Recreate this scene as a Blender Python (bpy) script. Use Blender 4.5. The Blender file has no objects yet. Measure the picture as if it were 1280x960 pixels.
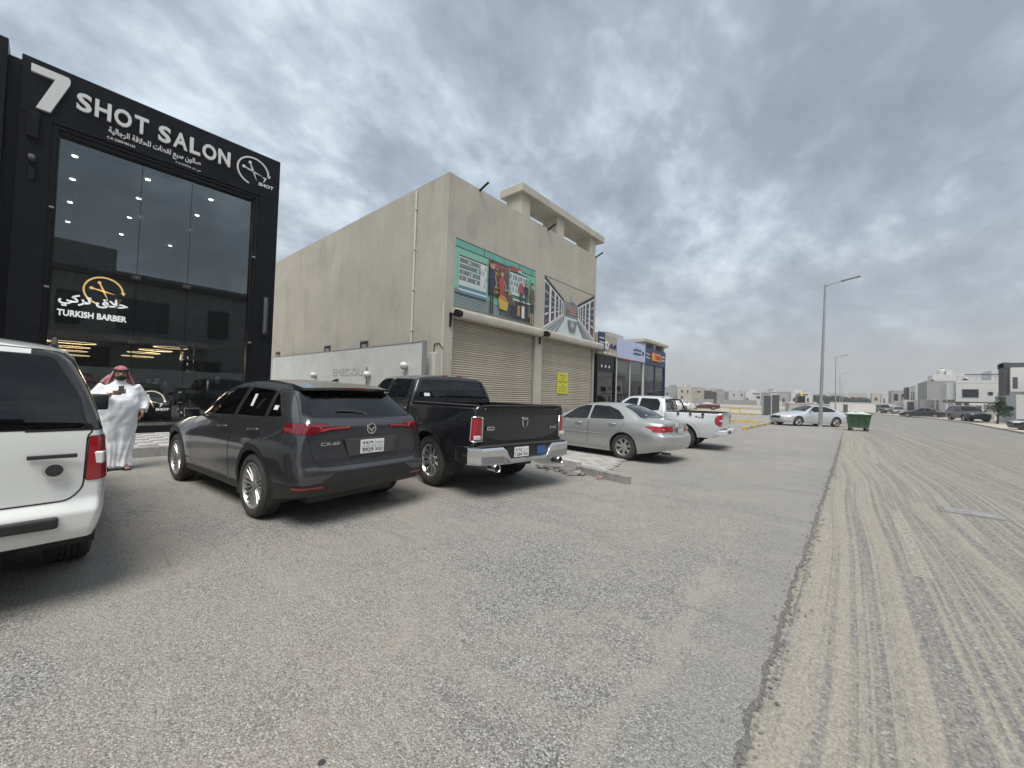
import bpy, bmesh, math, random
import numpy as np
from mathutils import Vector, Matrix
random.seed(7)
PI = math.pi
sc = bpy.context.scene
C = sc.collection

# ------------------------------------------------------------------ camera
F_PX, CAM_H = 495.0, 1.52
YAW, PITCH, ROLL = math.atan2(425, 495), math.radians(1.54), 0.03
cam = bpy.data.cameras.new('camera')
cam.sensor_width = 36.0
cam.lens = 36.0 * F_PX / 1280.0
cam.clip_start = 0.05
cam.clip_end = 6000
cam_o = bpy.data.objects.new('camera', cam)
C.objects.link(cam_o)
_fw = Vector((-math.sin(YAW) * math.cos(PITCH), math.cos(YAW) * math.cos(PITCH), math.sin(PITCH)))
_r = Vector((math.cos(YAW), math.sin(YAW), 0)); _u = _r.cross(_fw)
_r2 = _r * math.cos(ROLL) + _u * math.sin(ROLL)
_u2 = -_r * math.sin(ROLL) + _u * math.cos(ROLL)
_m = Matrix((_r2, _u2, -_fw)).transposed().to_4x4()
_m.translation = Vector((0, 0, CAM_H))
cam_o.matrix_world = _m
sc.camera = cam_o

# ------------------------------------------------------------------ light and exposure
SUN_EL, SUN_AZ = math.radians(62), math.radians(146)
sc.view_settings.view_transform = 'Standard'
sc.view_settings.look = 'None'
sc.view_settings.gamma = 1.0
sc.view_settings.use_curve_mapping = False
sc.view_settings.exposure = 1.32

def N(nt, typ, **kw):
    n = nt.nodes.new(typ)
    for k, v in kw.items():
        if k.startswith('i_'):
            key = k[2:]
            key = int(key) if key.isdigit() else key.replace('_', ' ')
            n.inputs[key].default_value = v
        else:
            setattr(n, k, v)
    return n

def math_n(nt, op, a, b=None, c=None, clamp=False):
    n = nt.nodes.new('ShaderNodeMath'); n.operation = op; n.use_clamp = clamp
    for i, x in enumerate((a, b, c)):
        if x is None: continue
        if isinstance(x, (int, float)): n.inputs[i].default_value = x
        else: nt.links.new(x, n.inputs[i])
    return n.outputs[0]

def ramp(nt, fac, stops, interp='LINEAR'):
    n = nt.nodes.new('ShaderNodeValToRGB'); n.color_ramp.interpolation = interp
    cr = n.color_ramp
    while len(cr.elements) < len(stops): cr.elements.new(0.5)
    for e, (p, c) in zip(cr.elements, stops):
        e.position = p
        if isinstance(c, (int, float)): c = (c, c, c)
        e.color = (c[0], c[1], c[2], 1)
    nt.links.new(fac, n.inputs[0])
    return n.outputs[0]

def mix_c(nt, fac, a, b, blend='MIX'):
    n = nt.nodes.new('ShaderNodeMix'); n.data_type = 'RGBA'; n.blend_type = blend
    for i, x in ((0, fac), (6, a), (7, b)):
        if isinstance(x, (int, float)): n.inputs[i].default_value = x
        elif isinstance(x, tuple): n.inputs[i].default_value = (x[0], x[1], x[2], 1)
        else: nt.links.new(x, n.inputs[i])
    return n.outputs[2]

world = bpy.data.worlds.new('World'); sc.world = world; world.use_nodes = True
def build_sky():
    nt = world.node_tree; L = nt.links
    bg = nt.nodes['Background']; bg.inputs[1].default_value = 0.1
    sky = N(nt, 'ShaderNodeTexSky'); sky.sky_type = 'NISHITA'; sky.sun_disc = False
    sky.sun_elevation = SUN_EL; sky.sun_rotation = SUN_AZ
    sky.air_density = 1.3; sky.dust_density = 3.0
    tc = N(nt, 'ShaderNodeTexCoord')
    sep = N(nt, 'ShaderNodeSeparateXYZ'); L.new(tc.outputs['Generated'], sep.inputs[0])
    zz = math_n(nt, 'MAXIMUM', sep.outputs[2], 0.0)
    den = math_n(nt, 'ADD', zz, 0.40)
    px = math_n(nt, 'DIVIDE', sep.outputs[0], den); py = math_n(nt, 'DIVIDE', sep.outputs[1], den)
    cmb = N(nt, 'ShaderNodeCombineXYZ'); L.new(px, cmb.inputs[0]); L.new(py, cmb.inputs[1])
    def noise(scale, detail, rough, dist, off, rot=0.0, sx=1.0, sy=1.0):
        mp = N(nt, 'ShaderNodeMapping'); L.new(cmb.outputs[0], mp.inputs[0])
        mp.inputs['Location'].default_value = off; mp.inputs['Rotation'].default_value = (0, 0, rot)
        mp.inputs['Scale'].default_value = (sx, sy, 1)
        n = N(nt, 'ShaderNodeTexNoise'); L.new(mp.outputs[0], n.inputs['Vector'])
        n.inputs['Scale'].default_value = scale; n.inputs['Detail'].default_value = detail
        n.inputs['Roughness'].default_value = rough; n.inputs['Distortion'].default_value = dist
        return n.outputs['Fac']
    big = noise(1.0, 3, 0.5, 0.3, (2.2, 9.4, 0), 0.5, 1.0, 0.8)
    mid = noise(3.4, 5, 0.55, 0.25, (0.3, 5.2, 0), 0.75, 1.0, 0.75)
    fine = noise(10.5, 6, 0.6, 0.15, (7.0, 2.2, 0), 0.8, 1.0, 0.8)
    s = math_n(nt, 'MULTIPLY_ADD', big, 0.50, math_n(nt, 'MULTIPLY_ADD', mid, 0.33, math_n(nt, 'MULTIPLY', fine, 0.24)))
    # thin cloud lets more light through
    bright = ramp(nt, s, [(0.37, (1.10, 1.34, 1.64)), (0.45, (1.32, 1.59, 1.93)), (0.505, (1.64, 1.95, 2.32)), (0.55, (2.15, 2.52, 2.90)), (0.61, (3.0, 3.4, 3.75))])
    # a haze veil low on the horizon flattens the clouds
    low = ramp(nt, zz, [(0.0, 1.0), (0.06, 0.84), (0.20, 0.36), (0.40, 0.0)], 'EASE')
    col = mix_c(nt, low, bright, (2.0, 2.03, 2.08))
    out = mix_c(nt, 0.96, sky.outputs[0], col)
    L.new(out, bg.inputs[0])
build_sky()

sun = bpy.data.lights.new('sun', 'SUN'); sun.energy = 1.5; sun.angle = math.radians(35); sun.color = (1, 0.965, 0.91)
sun_o = bpy.data.objects.new('sun', sun); C.objects.link(sun_o)
# diffuse light from behind the camera's right shoulder, high
_d = Vector((math.sin(SUN_AZ) * math.cos(SUN_EL), math.cos(SUN_AZ) * math.cos(SUN_EL), math.sin(SUN_EL)))
sun_o.rotation_euler = (-_d).to_track_quat('-Z', 'Y').to_euler()

# ------------------------------------------------------------------ materials
MATS = {}
def bsdf(name):
    m = bpy.data.materials.new(name); m.use_nodes = True
    return m, m.node_tree, m.node_tree.nodes['Principled BSDF']

def mat(name, col, rough=0.6, metal=0.0, var=0.0, scale=4.0, bump=0.0, bscale=60.0, coat=0.0, emit=None, estr=0.0, spec=0.5, streak=0.0, dust=0.0):
    """plain procedural material: base colour with noise variation, optional bump, vertical streaks and settled dust"""
    if name in MATS: return MATS[name]
    m, nt, b = bsdf(name); L = nt.links
    tc = N(nt, 'ShaderNodeTexCoord')
    c = None
    if var > 0:
        n = N(nt, 'ShaderNodeTexNoise'); n.inputs['Scale'].default_value = scale; n.inputs['Detail'].default_value = 6; n.inputs['Roughness'].default_value = 0.6
        L.new(tc.outputs['Object'], n.inputs['Vector'])
        lo = tuple(max(0, x * (1 - var)) for x in col); hi = tuple(min(1, x * (1 + var)) for x in col)
        c = ramp(nt, n.outputs['Fac'], [(0.3, lo), (0.7, hi)])
    if streak > 0:
        mp = N(nt, 'ShaderNodeMapping'); mp.inputs['Scale'].default_value = (5, 5, 0.35); L.new(tc.outputs['Object'], mp.inputs[0])
        n2 = N(nt, 'ShaderNodeTexNoise'); n2.inputs['Scale'].default_value = 1.4; n2.inputs['Detail'].default_value = 5; L.new(mp.outputs[0], n2.inputs['Vector'])
        f = ramp(nt, n2.outputs['Fac'], [(0.35, 0.0), (0.75, streak)])
        c = mix_c(nt, f, c if c is not None else col, tuple(x * 0.55 for x in col))
    if dust > 0:
        geo = N(nt, 'ShaderNodeNewGeometry'); sp = N(nt, 'ShaderNodeSeparateXYZ'); L.new(geo.outputs['Normal'], sp.inputs[0])
        nd = N(nt, 'ShaderNodeTexNoise'); nd.inputs['Scale'].default_value = 9; nd.inputs['Detail'].default_value = 5; L.new(tc.outputs['Object'], nd.inputs['Vector'])
        up = ramp(nt, sp.outputs[2], [(0.0, 0.05), (0.5, 0.15), (0.95, 1.0)])
        f = math_n(nt, 'MULTIPLY', up, math_n(nt, 'MULTIPLY', math_n(nt, 'ADD', nd.outputs['Fac'], 0.35), dust), clamp=True)
        so = N(nt, 'ShaderNodeSeparateXYZ'); L.new(tc.outputs['Object'], so.inputs[0])
        lowd = ramp(nt, so.outputs[2], [(0.22, 0.75), (0.55, 0.12), (0.75, 0.0)])
        f = math_n(nt, 'MAXIMUM', f, math_n(nt, 'MULTIPLY', lowd, math_n(nt, 'MULTIPLY', nd.outputs['Fac'], min(1.0, dust*2.6))))
        c = mix_c(nt, f, c if c is not None else col, (0.36, 0.33, 0.28))
        r = math_n(nt, 'MULTIPLY_ADD', f, 0.5, rough, clamp=True); L.new(r, b.inputs['Roughness'])
        if coat > 0:
            L.new(math_n(nt, 'MULTIPLY', math_n(nt, 'SUBTRACT', 1.0, f, clamp=True), coat), b.inputs['Coat Weight'])
        L.new(math_n(nt, 'MULTIPLY', math_n(nt, 'SUBTRACT', 1.0, f, clamp=True), metal), b.inputs['Metallic'])
    if c is None: b.inputs['Base Color'].default_value = (*col, 1)
    else: L.new(c, b.inputs['Base Color'])
    if dust == 0:
        b.inputs['Roughness'].default_value = rough; b.inputs['Metallic'].default_value = metal
        b.inputs['Coat Weight'].default_value = coat
    b.inputs['Coat Roughness'].default_value = 0.04
    b.inputs['Specular IOR Level'].default_value = spec
    if bump > 0:
        nb = N(nt, 'ShaderNodeTexNoise'); nb.inputs['Scale'].default_value = bscale; nb.inputs['Detail'].default_value = 5; L.new(tc.outputs['Object'], nb.inputs['Vector'])
        bp = N(nt, 'ShaderNodeBump'); bp.inputs['Strength'].default_value = 1.0; bp.inputs['Distance'].default_value = bump
        L.new(nb.outputs['Fac'], bp.inputs['Height']); L.new(bp.outputs[0], b.inputs['Normal'])
    if emit:
        b.inputs['Emission Color'].default_value = (*emit, 1); b.inputs['Emission Strength'].default_value = estr
    MATS[name] = m
    return m

def glass_mat(name, tint=(0.12, 0.13, 0.13), refl=(1, 1, 1), ior=1.5, rough=0.0, boost=1.0):
    """thin pane: tinted see-through plus a fresnel mirror"""
    if name in MATS: return MATS[name]
    m = bpy.data.materials.new(name); m.use_nodes = True; nt = m.node_tree; nt.nodes.clear(); L = nt.links
    out = N(nt, 'ShaderNodeOutputMaterial'); mx = N(nt, 'ShaderNodeMixShader')
    tr = N(nt, 'ShaderNodeBsdfTransparent'); tr.inputs[0].default_value = (*tint, 1)
    gl = N(nt, 'ShaderNodeBsdfGlossy'); gl.inputs[0].default_value = (*refl, 1); gl.inputs['Roughness'].default_value = rough
    geo = N(nt, 'ShaderNodeNewGeometry')
    fr = N(nt, 'ShaderNodeFresnel'); fr.inputs[0].default_value = ior
    f = math_n(nt, 'MULTIPLY', fr.outputs[0], boost, clamp=True)
    L.new(f, mx.inputs[0]); L.new(tr.outputs[0], mx.inputs[1]); L.new(gl.outputs[0], mx.inputs[2]); L.new(mx.outputs[0], out.inputs[0])
    MATS[name] = m
    return m

# ------------------------------------------------------------------ mesh helpers
class MB:
    def __init__(s): s.v = []; s.f = []; s.m = []
    def add(s, vs, fs, mi=0):
        o = len(s.v); s.v += [tuple(p) for p in vs]; s.f += [tuple(i + o for i in f) for f in fs]; s.m += [mi] * len(fs); return s
    def box(s, a, b, mi=0):
        x0, y0, z0 = (min(a[i], b[i]) for i in range(3)); x1, y1, z1 = (max(a[i], b[i]) for i in range(3))
        return s.add([(x0,y0,z0),(x1,y0,z0),(x1,y1,z0),(x0,y1,z0),(x0,y0,z1),(x1,y0,z1),(x1,y1,z1),(x0,y1,z1)],
                     [(0,3,2,1),(4,5,6,7),(0,1,5,4),(1,2,6,5),(2,3,7,6),(3,0,4,7)], mi)
    def obox(s, c, size, rot=None, mi=0):
        h = [x / 2 for x in size]; r = rot or Matrix.Identity(3); c = Vector(c)
        pts = [c + r @ Vector((x*h[0], y*h[1], z*h[2])) for z in (-1,1) for x, y in ((-1,-1),(1,-1),(1,1),(-1,1))]
        return s.add(pts, [(0,3,2,1),(4,5,6,7),(0,1,5,4),(1,2,6,5),(2,3,7,6),(3,0,4,7)], mi)
    def prism(s, poly, axis, d0, d1, mi=0):
        """poly is 2-D; axis the extrusion axis: 'x' -> (y,z), 'y' -> (x,z), 'z' -> (x,y)"""
        def P(p, d):
            return {'x': (d, p[0], p[1]), 'y': (p[0], d, p[1]), 'z': (p[0], p[1], d)}[axis]
        n = len(poly); vs = [P(p, d0) for p in poly] + [P(p, d1) for p in poly]
        return s.add(vs, [tuple(range(n))[::-1], tuple(range(n, 2*n))] + [(i, (i+1) % n, n + (i+1) % n, n + i) for i in range(n)], mi)
    def poly(s, pts, mi=0): return s.add(pts, [tuple(range(len(pts)))], mi)
    def tube(s, pts, r, n=8, cap=True, mi=0):
        pts = [Vector(p) for p in pts]; rs = r if isinstance(r, (list, tuple)) else [r] * len(pts)
        vs = []; prev = None
        for i, p in enumerate(pts):
            t = ((pts[min(i+1, len(pts)-1)] - pts[max(i-1, 0)])).normalized()
            a = prev if prev is not None else (Vector((0,0,1)) if abs(t.z) < 0.9 else Vector((1,0,0)))
            b = t.cross(a).normalized(); a = b.cross(t).normalized(); prev = a
            for k in range(n):
                q = 2*PI*k/n; vs.append(p + (a*math.cos(q) + b*math.sin(q)) * rs[i])
        fs = []
        for i in range(len(pts)-1):
            for k in range(n):
                fs.append((i*n+k, i*n+(k+1) % n, (i+1)*n+(k+1) % n, (i+1)*n+k))
        if cap:
            fs.append(tuple(range(n))[::-1]); fs.append(tuple((len(pts)-1)*n+k for k in range(n)))
        return s.add(vs, fs, mi)
    def lathe(s, prof, n=24, axis='z', c=(0,0,0), mi=0, a0=0, a1=2*PI):
        """prof: (radius, height) pairs round an axis"""
        full = abs(a1 - a0 - 2*PI) < 1e-6; cols = n if full else n + 1; vs = []
        for k in range(cols):
            q = a0 + (a1-a0)*k/n; cs, sn = math.cos(q), math.sin(q)
            for r, h in prof:
                p = {'z': (r*cs, r*sn, h), 'y': (r*cs, h, r*sn), 'x': (h, r*cs, r*sn)}[axis]
                vs.append((p[0]+c[0], p[1]+c[1], p[2]+c[2]))
        m = len(prof); fs = []
        for k in range(n):
            k2 = (k+1) % cols
            for j in range(m-1): fs.append((k*m+j, k2*m+j, k2*m+j+1, k*m+j+1))
        return s.add(vs, fs, mi)
    def mesh(s, name, mats, smooth=None, bevel=0.0, bseg=1, fix=True):
        me = bpy.data.meshes.new(name); me.from_pydata(s.v, [], s.f)
        mats = mats if isinstance(mats, (list, tuple)) else [mats]
        for m in mats: me.materials.append(m)
        if len(mats) > 1: me.polygons.foreach_set('material_index', s.m)
        bm = bmesh.new(); bm.from_mesh(me)
        if fix: bmesh.ops.recalc_face_normals(bm, faces=bm.faces[:])
        if bevel > 0:
            es = [e for e in bm.edges if len(e.link_faces) == 2 and e.calc_face_angle(0) > 0.5]
            bmesh.ops.bevel(bm, geom=es, offset=bevel, segments=bseg, profile=0.5, affect='EDGES', clamp_overlap=True)
        bm.to_mesh(me); bm.free()
        if smooth is not None:
            me.polygons.foreach_set('use_smooth', [True]*len(me.polygons)); me.set_sharp_from_angle(angle=math.radians(smooth))
        me.update(); return me
    def build(s, name, mats, parent=None, smooth=None, bevel=0.0, bseg=1, fix=True):
        return link(name, s.mesh(name, mats, smooth, bevel, bseg, fix), parent)

def link(name, me, parent=None):
    o = bpy.data.objects.new(name, me); C.objects.link(o)
    if parent is not None: o.parent = parent
    return o
def empty(name, loc=(0,0,0), rz=0.0, parent=None):
    o = bpy.data.objects.new(name, None); C.objects.link(o); o.location = loc; o.rotation_euler = (0,0,rz); o.empty_display_size = 0.2
    if parent is not None: o.parent = parent
    return o
def tag(o, label=None, cat=None, group=None, kind=None):
    if label: o['label'] = label
    if cat: o['category'] = cat
    if group: o['group'] = group
    if kind: o['kind'] = kind
    return o
def copy_tree(o, parent=None):
    c = o.copy(); C.objects.link(c)
    if parent is not None: c.parent = parent
    for ch in list(o.children): copy_tree(ch, c)
    return c
def repaint(o, old, new):
    """give a copied tree its own paint without touching the shared meshes"""
    if o.type == 'MESH':
        for s in o.material_slots:
            if s.material == old: s.link = 'OBJECT'; s.material = new
    for ch in o.children: repaint(ch, old, new)

# ------------------------------------------------------------------ lettering
_AR = {}
for ch, base, dual in [('ا',0xFE8D,0),('ب',0xFE8F,1),('ة',0xFE93,0),('ت',0xFE95,1),('ث',0xFE99,1),('ج',0xFE9D,1),('ح',0xFEA1,1),('خ',0xFEA5,1),('د',0xFEA9,0),('ذ',0xFEAB,0),('ر',0xFEAD,0),('ز',0xFEAF,0),('س',0xFEB1,1),('ش',0xFEB5,1),('ص',0xFEB9,1),('ض',0xFEBD,1),('ط',0xFEC1,1),('ظ',0xFEC5,1),('ع',0xFEC9,1),('غ',0xFECD,1),('ف',0xFED1,1),('ق',0xFED5,1),('ك',0xFED9,1),('ل',0xFEDD,1),('م',0xFEE1,1),('ن',0xFEE5,1),('ه',0xFEE9,1),('و',0xFEED,0),('ى',0xFEEF,0),('ي',0xFEF1,1)]:
    _AR[ch] = (base, dual)
def arabic(s):
    """contextual forms in visual order"""
    out = []; i = 0
    while i < len(s):
        ch = s[i]
        if ch not in _AR: out.append(ch); i += 1; continue
        prev_join = i > 0 and s[i-1] in _AR and _AR[s[i-1]][1]
        if ch == 'ل' and i+1 < len(s) and s[i+1] == 'ا':
            out.append(chr(0xFEFC if prev_join else 0xFEFB)); i += 2; continue
        base, dual = _AR[ch]; nxt = dual and i+1 < len(s) and s[i+1] in _AR
        k = (3 if prev_join else 2) if nxt else (1 if prev_join else 0)
        out.append(chr(base + k)); i += 1
    return ''.join(reversed(out))
def text_mesh(s, width=None, height=None, depth=0.01, bold=0.0, spacing=1.0, res=3):
    """flat lettering as a mesh, lower-left corner at 0,0, scaled to width and/or height"""
    cu = bpy.data.curves.new('lettering', 'FONT'); cu.body = s; cu.resolution_u = res; cu.offset = bold
    cu.space_character = spacing; cu.extrude = 0.05
    o = bpy.data.objects.new('lettering', cu); C.objects.link(o)
    dg = bpy.context.evaluated_depsgraph_get(); me = bpy.data.meshes.new_from_object(o.evaluated_get(dg))
    bpy.data.objects.remove(o); bpy.data.curves.remove(cu)
    co = np.empty(len(me.vertices)*3); me.vertices.foreach_get('co', co); co = co.reshape(-1, 3)
    lo, hi = co.min(0), co.max(0); co -= lo; d = np.maximum(hi-lo, 1e-6)
    sx = width/d[0] if width else None; sy = height/d[1] if height else None
    sx = sx or sy; sy = sy or sx
    co *= np.array([sx, sy, depth/d[2]])
    me.vertices.foreach_set('co', co.ravel()); me.materials.clear(); me.update()
    return me, d[0]*sx, d[1]*sy
FRONT = Matrix(((0,0,1),(1,0,0),(0,1,0)))        # text x -> +Y, y -> Z, facing +X
REAR = Matrix(((0,0,-1),(-1,0,0),(0,1,0)))       # on a car's tail: facing local -x
LEFTS = Matrix(((-1,0,0),(0,0,1),(0,1,0)))       # on a car's left flank: facing local +y
def letter(name, s, loc, m3, mat_, parent=None, center=False, **kw):
    me, w, h = text_mesh(s, **kw); me.materials.append(mat_)
    M = m3.to_4x4(); p = Vector(loc)
    if center: p = p - m3 @ Vector((w/2, h/2, 0))
    me.transform(Matrix.Translation(p) @ M)
    return link(name, me, parent)

def arc_strip(mb, c, r0, r1, a0, a1, n, m3, depth, mi=0):
    """flat annular strip in a plane given by m3 (x right, y up, z out)"""
    vs = []; c = Vector(c)
    for k in range(n+1):
        q = a0 + (a1-a0)*k/n
        for r in (r0, r1):
            for d in (0, depth): vs.append(c + m3 @ Vector((r*math.cos(q), r*math.sin(q), d)))
    fs = []
    for k in range(n):
        a = k*4; b = a+4
        fs += [(a+1,b+1,b+3,a+3),(a,a+2,b+2,b),(a,b,b+1,a+1),(a+2,a+3,b+3,b+2)]
    mb.add(vs, fs, mi)
def flat_poly(mb, c, pts, m3, depth, mi=0, off=0.0):
    c = Vector(c); n = len(pts)
    vs = [c + m3 @ Vector((p[0], p[1], off)) for p in pts] + [c + m3 @ Vector((p[0], p[1], off+depth)) for p in pts]
    mb.add(vs, [tuple(range(n))[::-1], tuple(range(n, 2*n))] + [(i, (i+1) % n, n+(i+1) % n, n+i) for i in range(n)], mi)
# ------------------------------------------------------------------ vehicle bodies
def pchip(pts):
    xs = np.array([p[0] for p in pts], float); ys = np.array([p[1] for p in pts], float)
    h = np.diff(xs); d = np.diff(ys)/h; m = np.zeros(len(xs))
    if len(xs) > 2:
        for i in range(1, len(xs)-1):
            if d[i-1]*d[i] > 0:
                w1 = 2*h[i]+h[i-1]; w2 = h[i]+2*h[i-1]; m[i] = (w1+w2)/(w1/d[i-1]+w2/d[i])
    m[0], m[-1] = d[0], d[-1]
    def f(x):
        x = min(max(x, xs[0]), xs[-1]); i = min(max(int(np.searchsorted(xs, x))-1, 0), len(h)-1)
        t = (x-xs[i])/h[i]; t2 = t*t; t3 = t2*t
        return float((2*t3-3*t2+1)*ys[i]+(t3-2*t2+t)*h[i]*m[i]+(-2*t3+3*t2)*ys[i+1]+(t3-t2)*h[i]*m[i+1])
    return f
def rounded(poly, r, n=3):
    out = []; k = len(poly)
    for i in range(k):
        p = Vector(poly[i]); a = Vector(poly[i-1]); b = Vector(poly[(i+1) % k])
        da = (a-p); db = (b-p); ra = min(r, da.length*0.45); rb = min(r, db.length*0.45)
        p0 = p+da.normalized()*ra; p1 = p+db.normalized()*rb
        for j in range(n+1):
            t = j/n; out.append(tuple(p0*(1-t)**2+p*2*t*(1-t)+p1*t*t))
    return out
def circle(cx, cz, r, n=28): return [(cx+r*math.cos(2*PI*i/n), cz+r*math.sin(2*PI*i/n)) for i in range(n)]
def inpoly(x, y, poly):
    c = False; j = len(poly)-1
    for i in range(len(poly)):
        xi, yi = poly[i]; xj, yj = poly[j]
        if (yi > y) != (yj > y) and x < (xj-xi)*(y-yi)/(yj-yi)+xi: c = not c
        j = i
    return c

def shell(S, dx=0.05, nA=18, nB=9, nC=8, ncap=9):
    """half of a car body (y>=0) as a dense grid: columns run nose - flank - tail, rows sill - belt - roof edge - centre line"""
    Lc = S['L']; P = {k: pchip(S[k]) for k in ('zb','zs','ws','wm','zr','wr','zt')}
    zm = S.get('zm', 0.7); tuck = S.get('tuck', 0.06)
    Xr = pchip(S['Xr']); Xf = pchip(S['Xf'])
    rr, kr = S.get('rr', 0.3), S.get('kr', 0.12); rf, kf = S.get('rf', 0.5), S.get('kf', 0.2)
    fr, ff = S.get('fr', 1.5), S.get('ff', 1.2); br, bf = S.get('br', 0.03), S.get('bf', 0.08)
    st = [rr*(1-math.cos(PI/2*i/7)) for i in range(8)]
    n = max(2, int((Lc-rr-rf)/dx)); st += [rr+(Lc-rr-rf)*(i+1)/n for i in range(n)]
    st += [Lc-rf*(1-math.sin(PI/2*(i+1)/8)) for i in range(8)]
    st = [x if x < Lc-rf else Lc-rf+rf*math.sin(PI/2*(x-(Lc-rf))/rf) if False else x for x in st]
    def section(x):
        zb, zs, ws, wm, zr, wr, zt = (P[k](x) for k in ('zb','zs','ws','wm','zr','wr','zt'))
        zmm = min(max(zm, zb+0.1), zs-0.03)
        A = pchip([(zb, wm-tuck), (zb+(zmm-zb)*0.4, wm-0.012), (zmm, wm), (zs, ws)])
        pts = [(A(zb+(zs-zb)*i/nA), zb+(zs-zb)*i/nA) for i in range(nA+1)]
        bow = S.get('bow', 0.018)
        for i in range(1, nB+1):
            t = i/nB; pts.append((ws+(wr-ws)*t+bow*math.sin(PI*t)*min(1, (zr-zs)/0.3), zs+(zr-zs)*t))
        for i in range(1, nC+1):
            t = i/nC; y = wr*(1-t); pts.append((y, zr+(zt-zr)*(1-(1-t)**2.3)))
        a = np.array(pts)
        for _ in range(S.get('soft', 2)):
            b = a.copy(); b[1:-1] = a[1:-1]*0.5+(a[:-2]+a[2:])*0.25; a = b
        a[-1, 0] = 0
        return a
    cols = []
    def plan(x):
        p = 1.0
        if x < rr: p *= 1-kr*(1-math.sqrt(max(0, 1-(1-x/rr)**2)))
        if x > Lc-rf: p *= 1-kf*(1-math.sqrt(max(0, 1-((x-(Lc-rf))/rf)**2)))
        return p
    def place(x, a, q=1.0, xo=0.0):
        out = []
        for y, z in a:
            X = x+xo
            if x < fr: X += Xr(z)*(1-x/fr)
            if x > Lc-ff: X -= Xf(z)*(1-(Lc-x)/ff)
            out.append((X, y*q, z))
        return out
    a0 = section(0.0); p0 = plan(0.0)
    for i in range(ncap):
        q = math.sin(PI/2*i/ncap); cols.append(place(0.0, a0, p0*q, -br*(1-q*q)))
    for x in st: cols.append(place(x, section(x), plan(x)))
    a1 = section(Lc); p1 = plan(Lc)
    for i in range(1, ncap+1):
        q = math.cos(PI/2*i/ncap); cols.append(place(Lc, a1, p1*q, bf*(1-q*q)))
    bm = bmesh.new(); M = len(cols[0])
    V = [[bm.verts.new(p) for p in c] for c in cols]
    for i in range(len(cols)-1):
        for j in range(M-1):
            try: bm.faces.new((V[i][j], V[i][j+1], V[i+1][j+1], V[i+1][j]))
            except ValueError: pass
    bmesh.ops.remove_doubles(bm, verts=bm.verts[:], dist=0.0008)
    bmesh.ops.dissolve_degenerate(bm, dist=0.0005, edges=bm.edges[:])
    bad = [f for f in bm.faces if f.calc_area() < 1e-7]
    if bad: bmesh.ops.delete(bm, geom=bad, context='FACES')
    bmesh.ops.recalc_face_normals(bm, faces=bm.faces[:])
    s = sum(f.normal.y*f.calc_area() for f in bm.faces)
    if s < 0: bmesh.ops.reverse_faces(bm, faces=bm.faces[:])
    bm.faces.layers.int.new('tag')
    return bm

AX = {'side': (0, 2), 'rear': (1, 2), 'front': (1, 2), 'top': (0, 1)}
def okview(f, view, lim):
    n = f.normal
    return n.y > lim if view == 'side' else n.x < -lim if view == 'rear' else n.x > lim if view == 'front' else n.z > lim
def cut(bm, view, poly, tagid, lim=0.25, zone=None):
    """score the outline into the surface and give the faces inside it a tag"""
    a, b = AX[view]; lay = bm.faces.layers.int['tag']
    x0 = min(p[0] for p in poly)-0.01; x1 = max(p[0] for p in poly)+0.01; y0 = min(p[1] for p in poly)-0.01; y1 = max(p[1] for p in poly)+0.01
    def near(fs, X0, X1, Y0, Y1):
        out = []
        for f in fs:
            cs = [v.co for v in f.verts]; u = [c[a] for c in cs]; w = [c[b] for c in cs]
            if max(u) >= X0 and min(u) <= X1 and max(w) >= Y0 and min(w) <= Y1: out.append(f)
        return out
    cand = [f for f in near(bm.faces, x0, x1, y0, y1) if okview(f, view, lim) and (zone is None or zone(f.calc_center_median()))]
    k = len(poly)
    for i in range(k):
        p, q = poly[i], poly[(i+1) % k]
        dxx, dyy = q[0]-p[0], q[1]-p[1]
        if math.hypot(dxx, dyy) < 1e-6: continue
        cand = [f for f in cand if f.is_valid]
        sub = near(cand, min(p[0], q[0])-0.002, max(p[0], q[0])+0.002, min(p[1], q[1])-0.002, max(p[1], q[1])+0.002)
        if not sub: continue
        no = [0, 0, 0]; no[a] = dyy; no[b] = -dxx; co = [0, 0, 0]; co[a] = p[0]; co[b] = p[1]
        ge = set(sub)
        for f in sub: ge.update(f.edges); ge.update(f.verts)
        r = bmesh.ops.bisect_plane(bm, geom=list(ge), dist=1e-5, plane_co=co, plane_no=no)
        new = [g for g in r['geom'] if isinstance(g, bmesh.types.BMFace)]
        cs = set(f for f in cand if f.is_valid); cs.update(new); cand = list(cs)
    for f in cand:
        if not f.is_valid: continue
        c = f.calc_center_median()
        if inpoly(c[a], c[b], poly) and (zone is None or zone(c)): f[lay] = tagid

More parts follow.
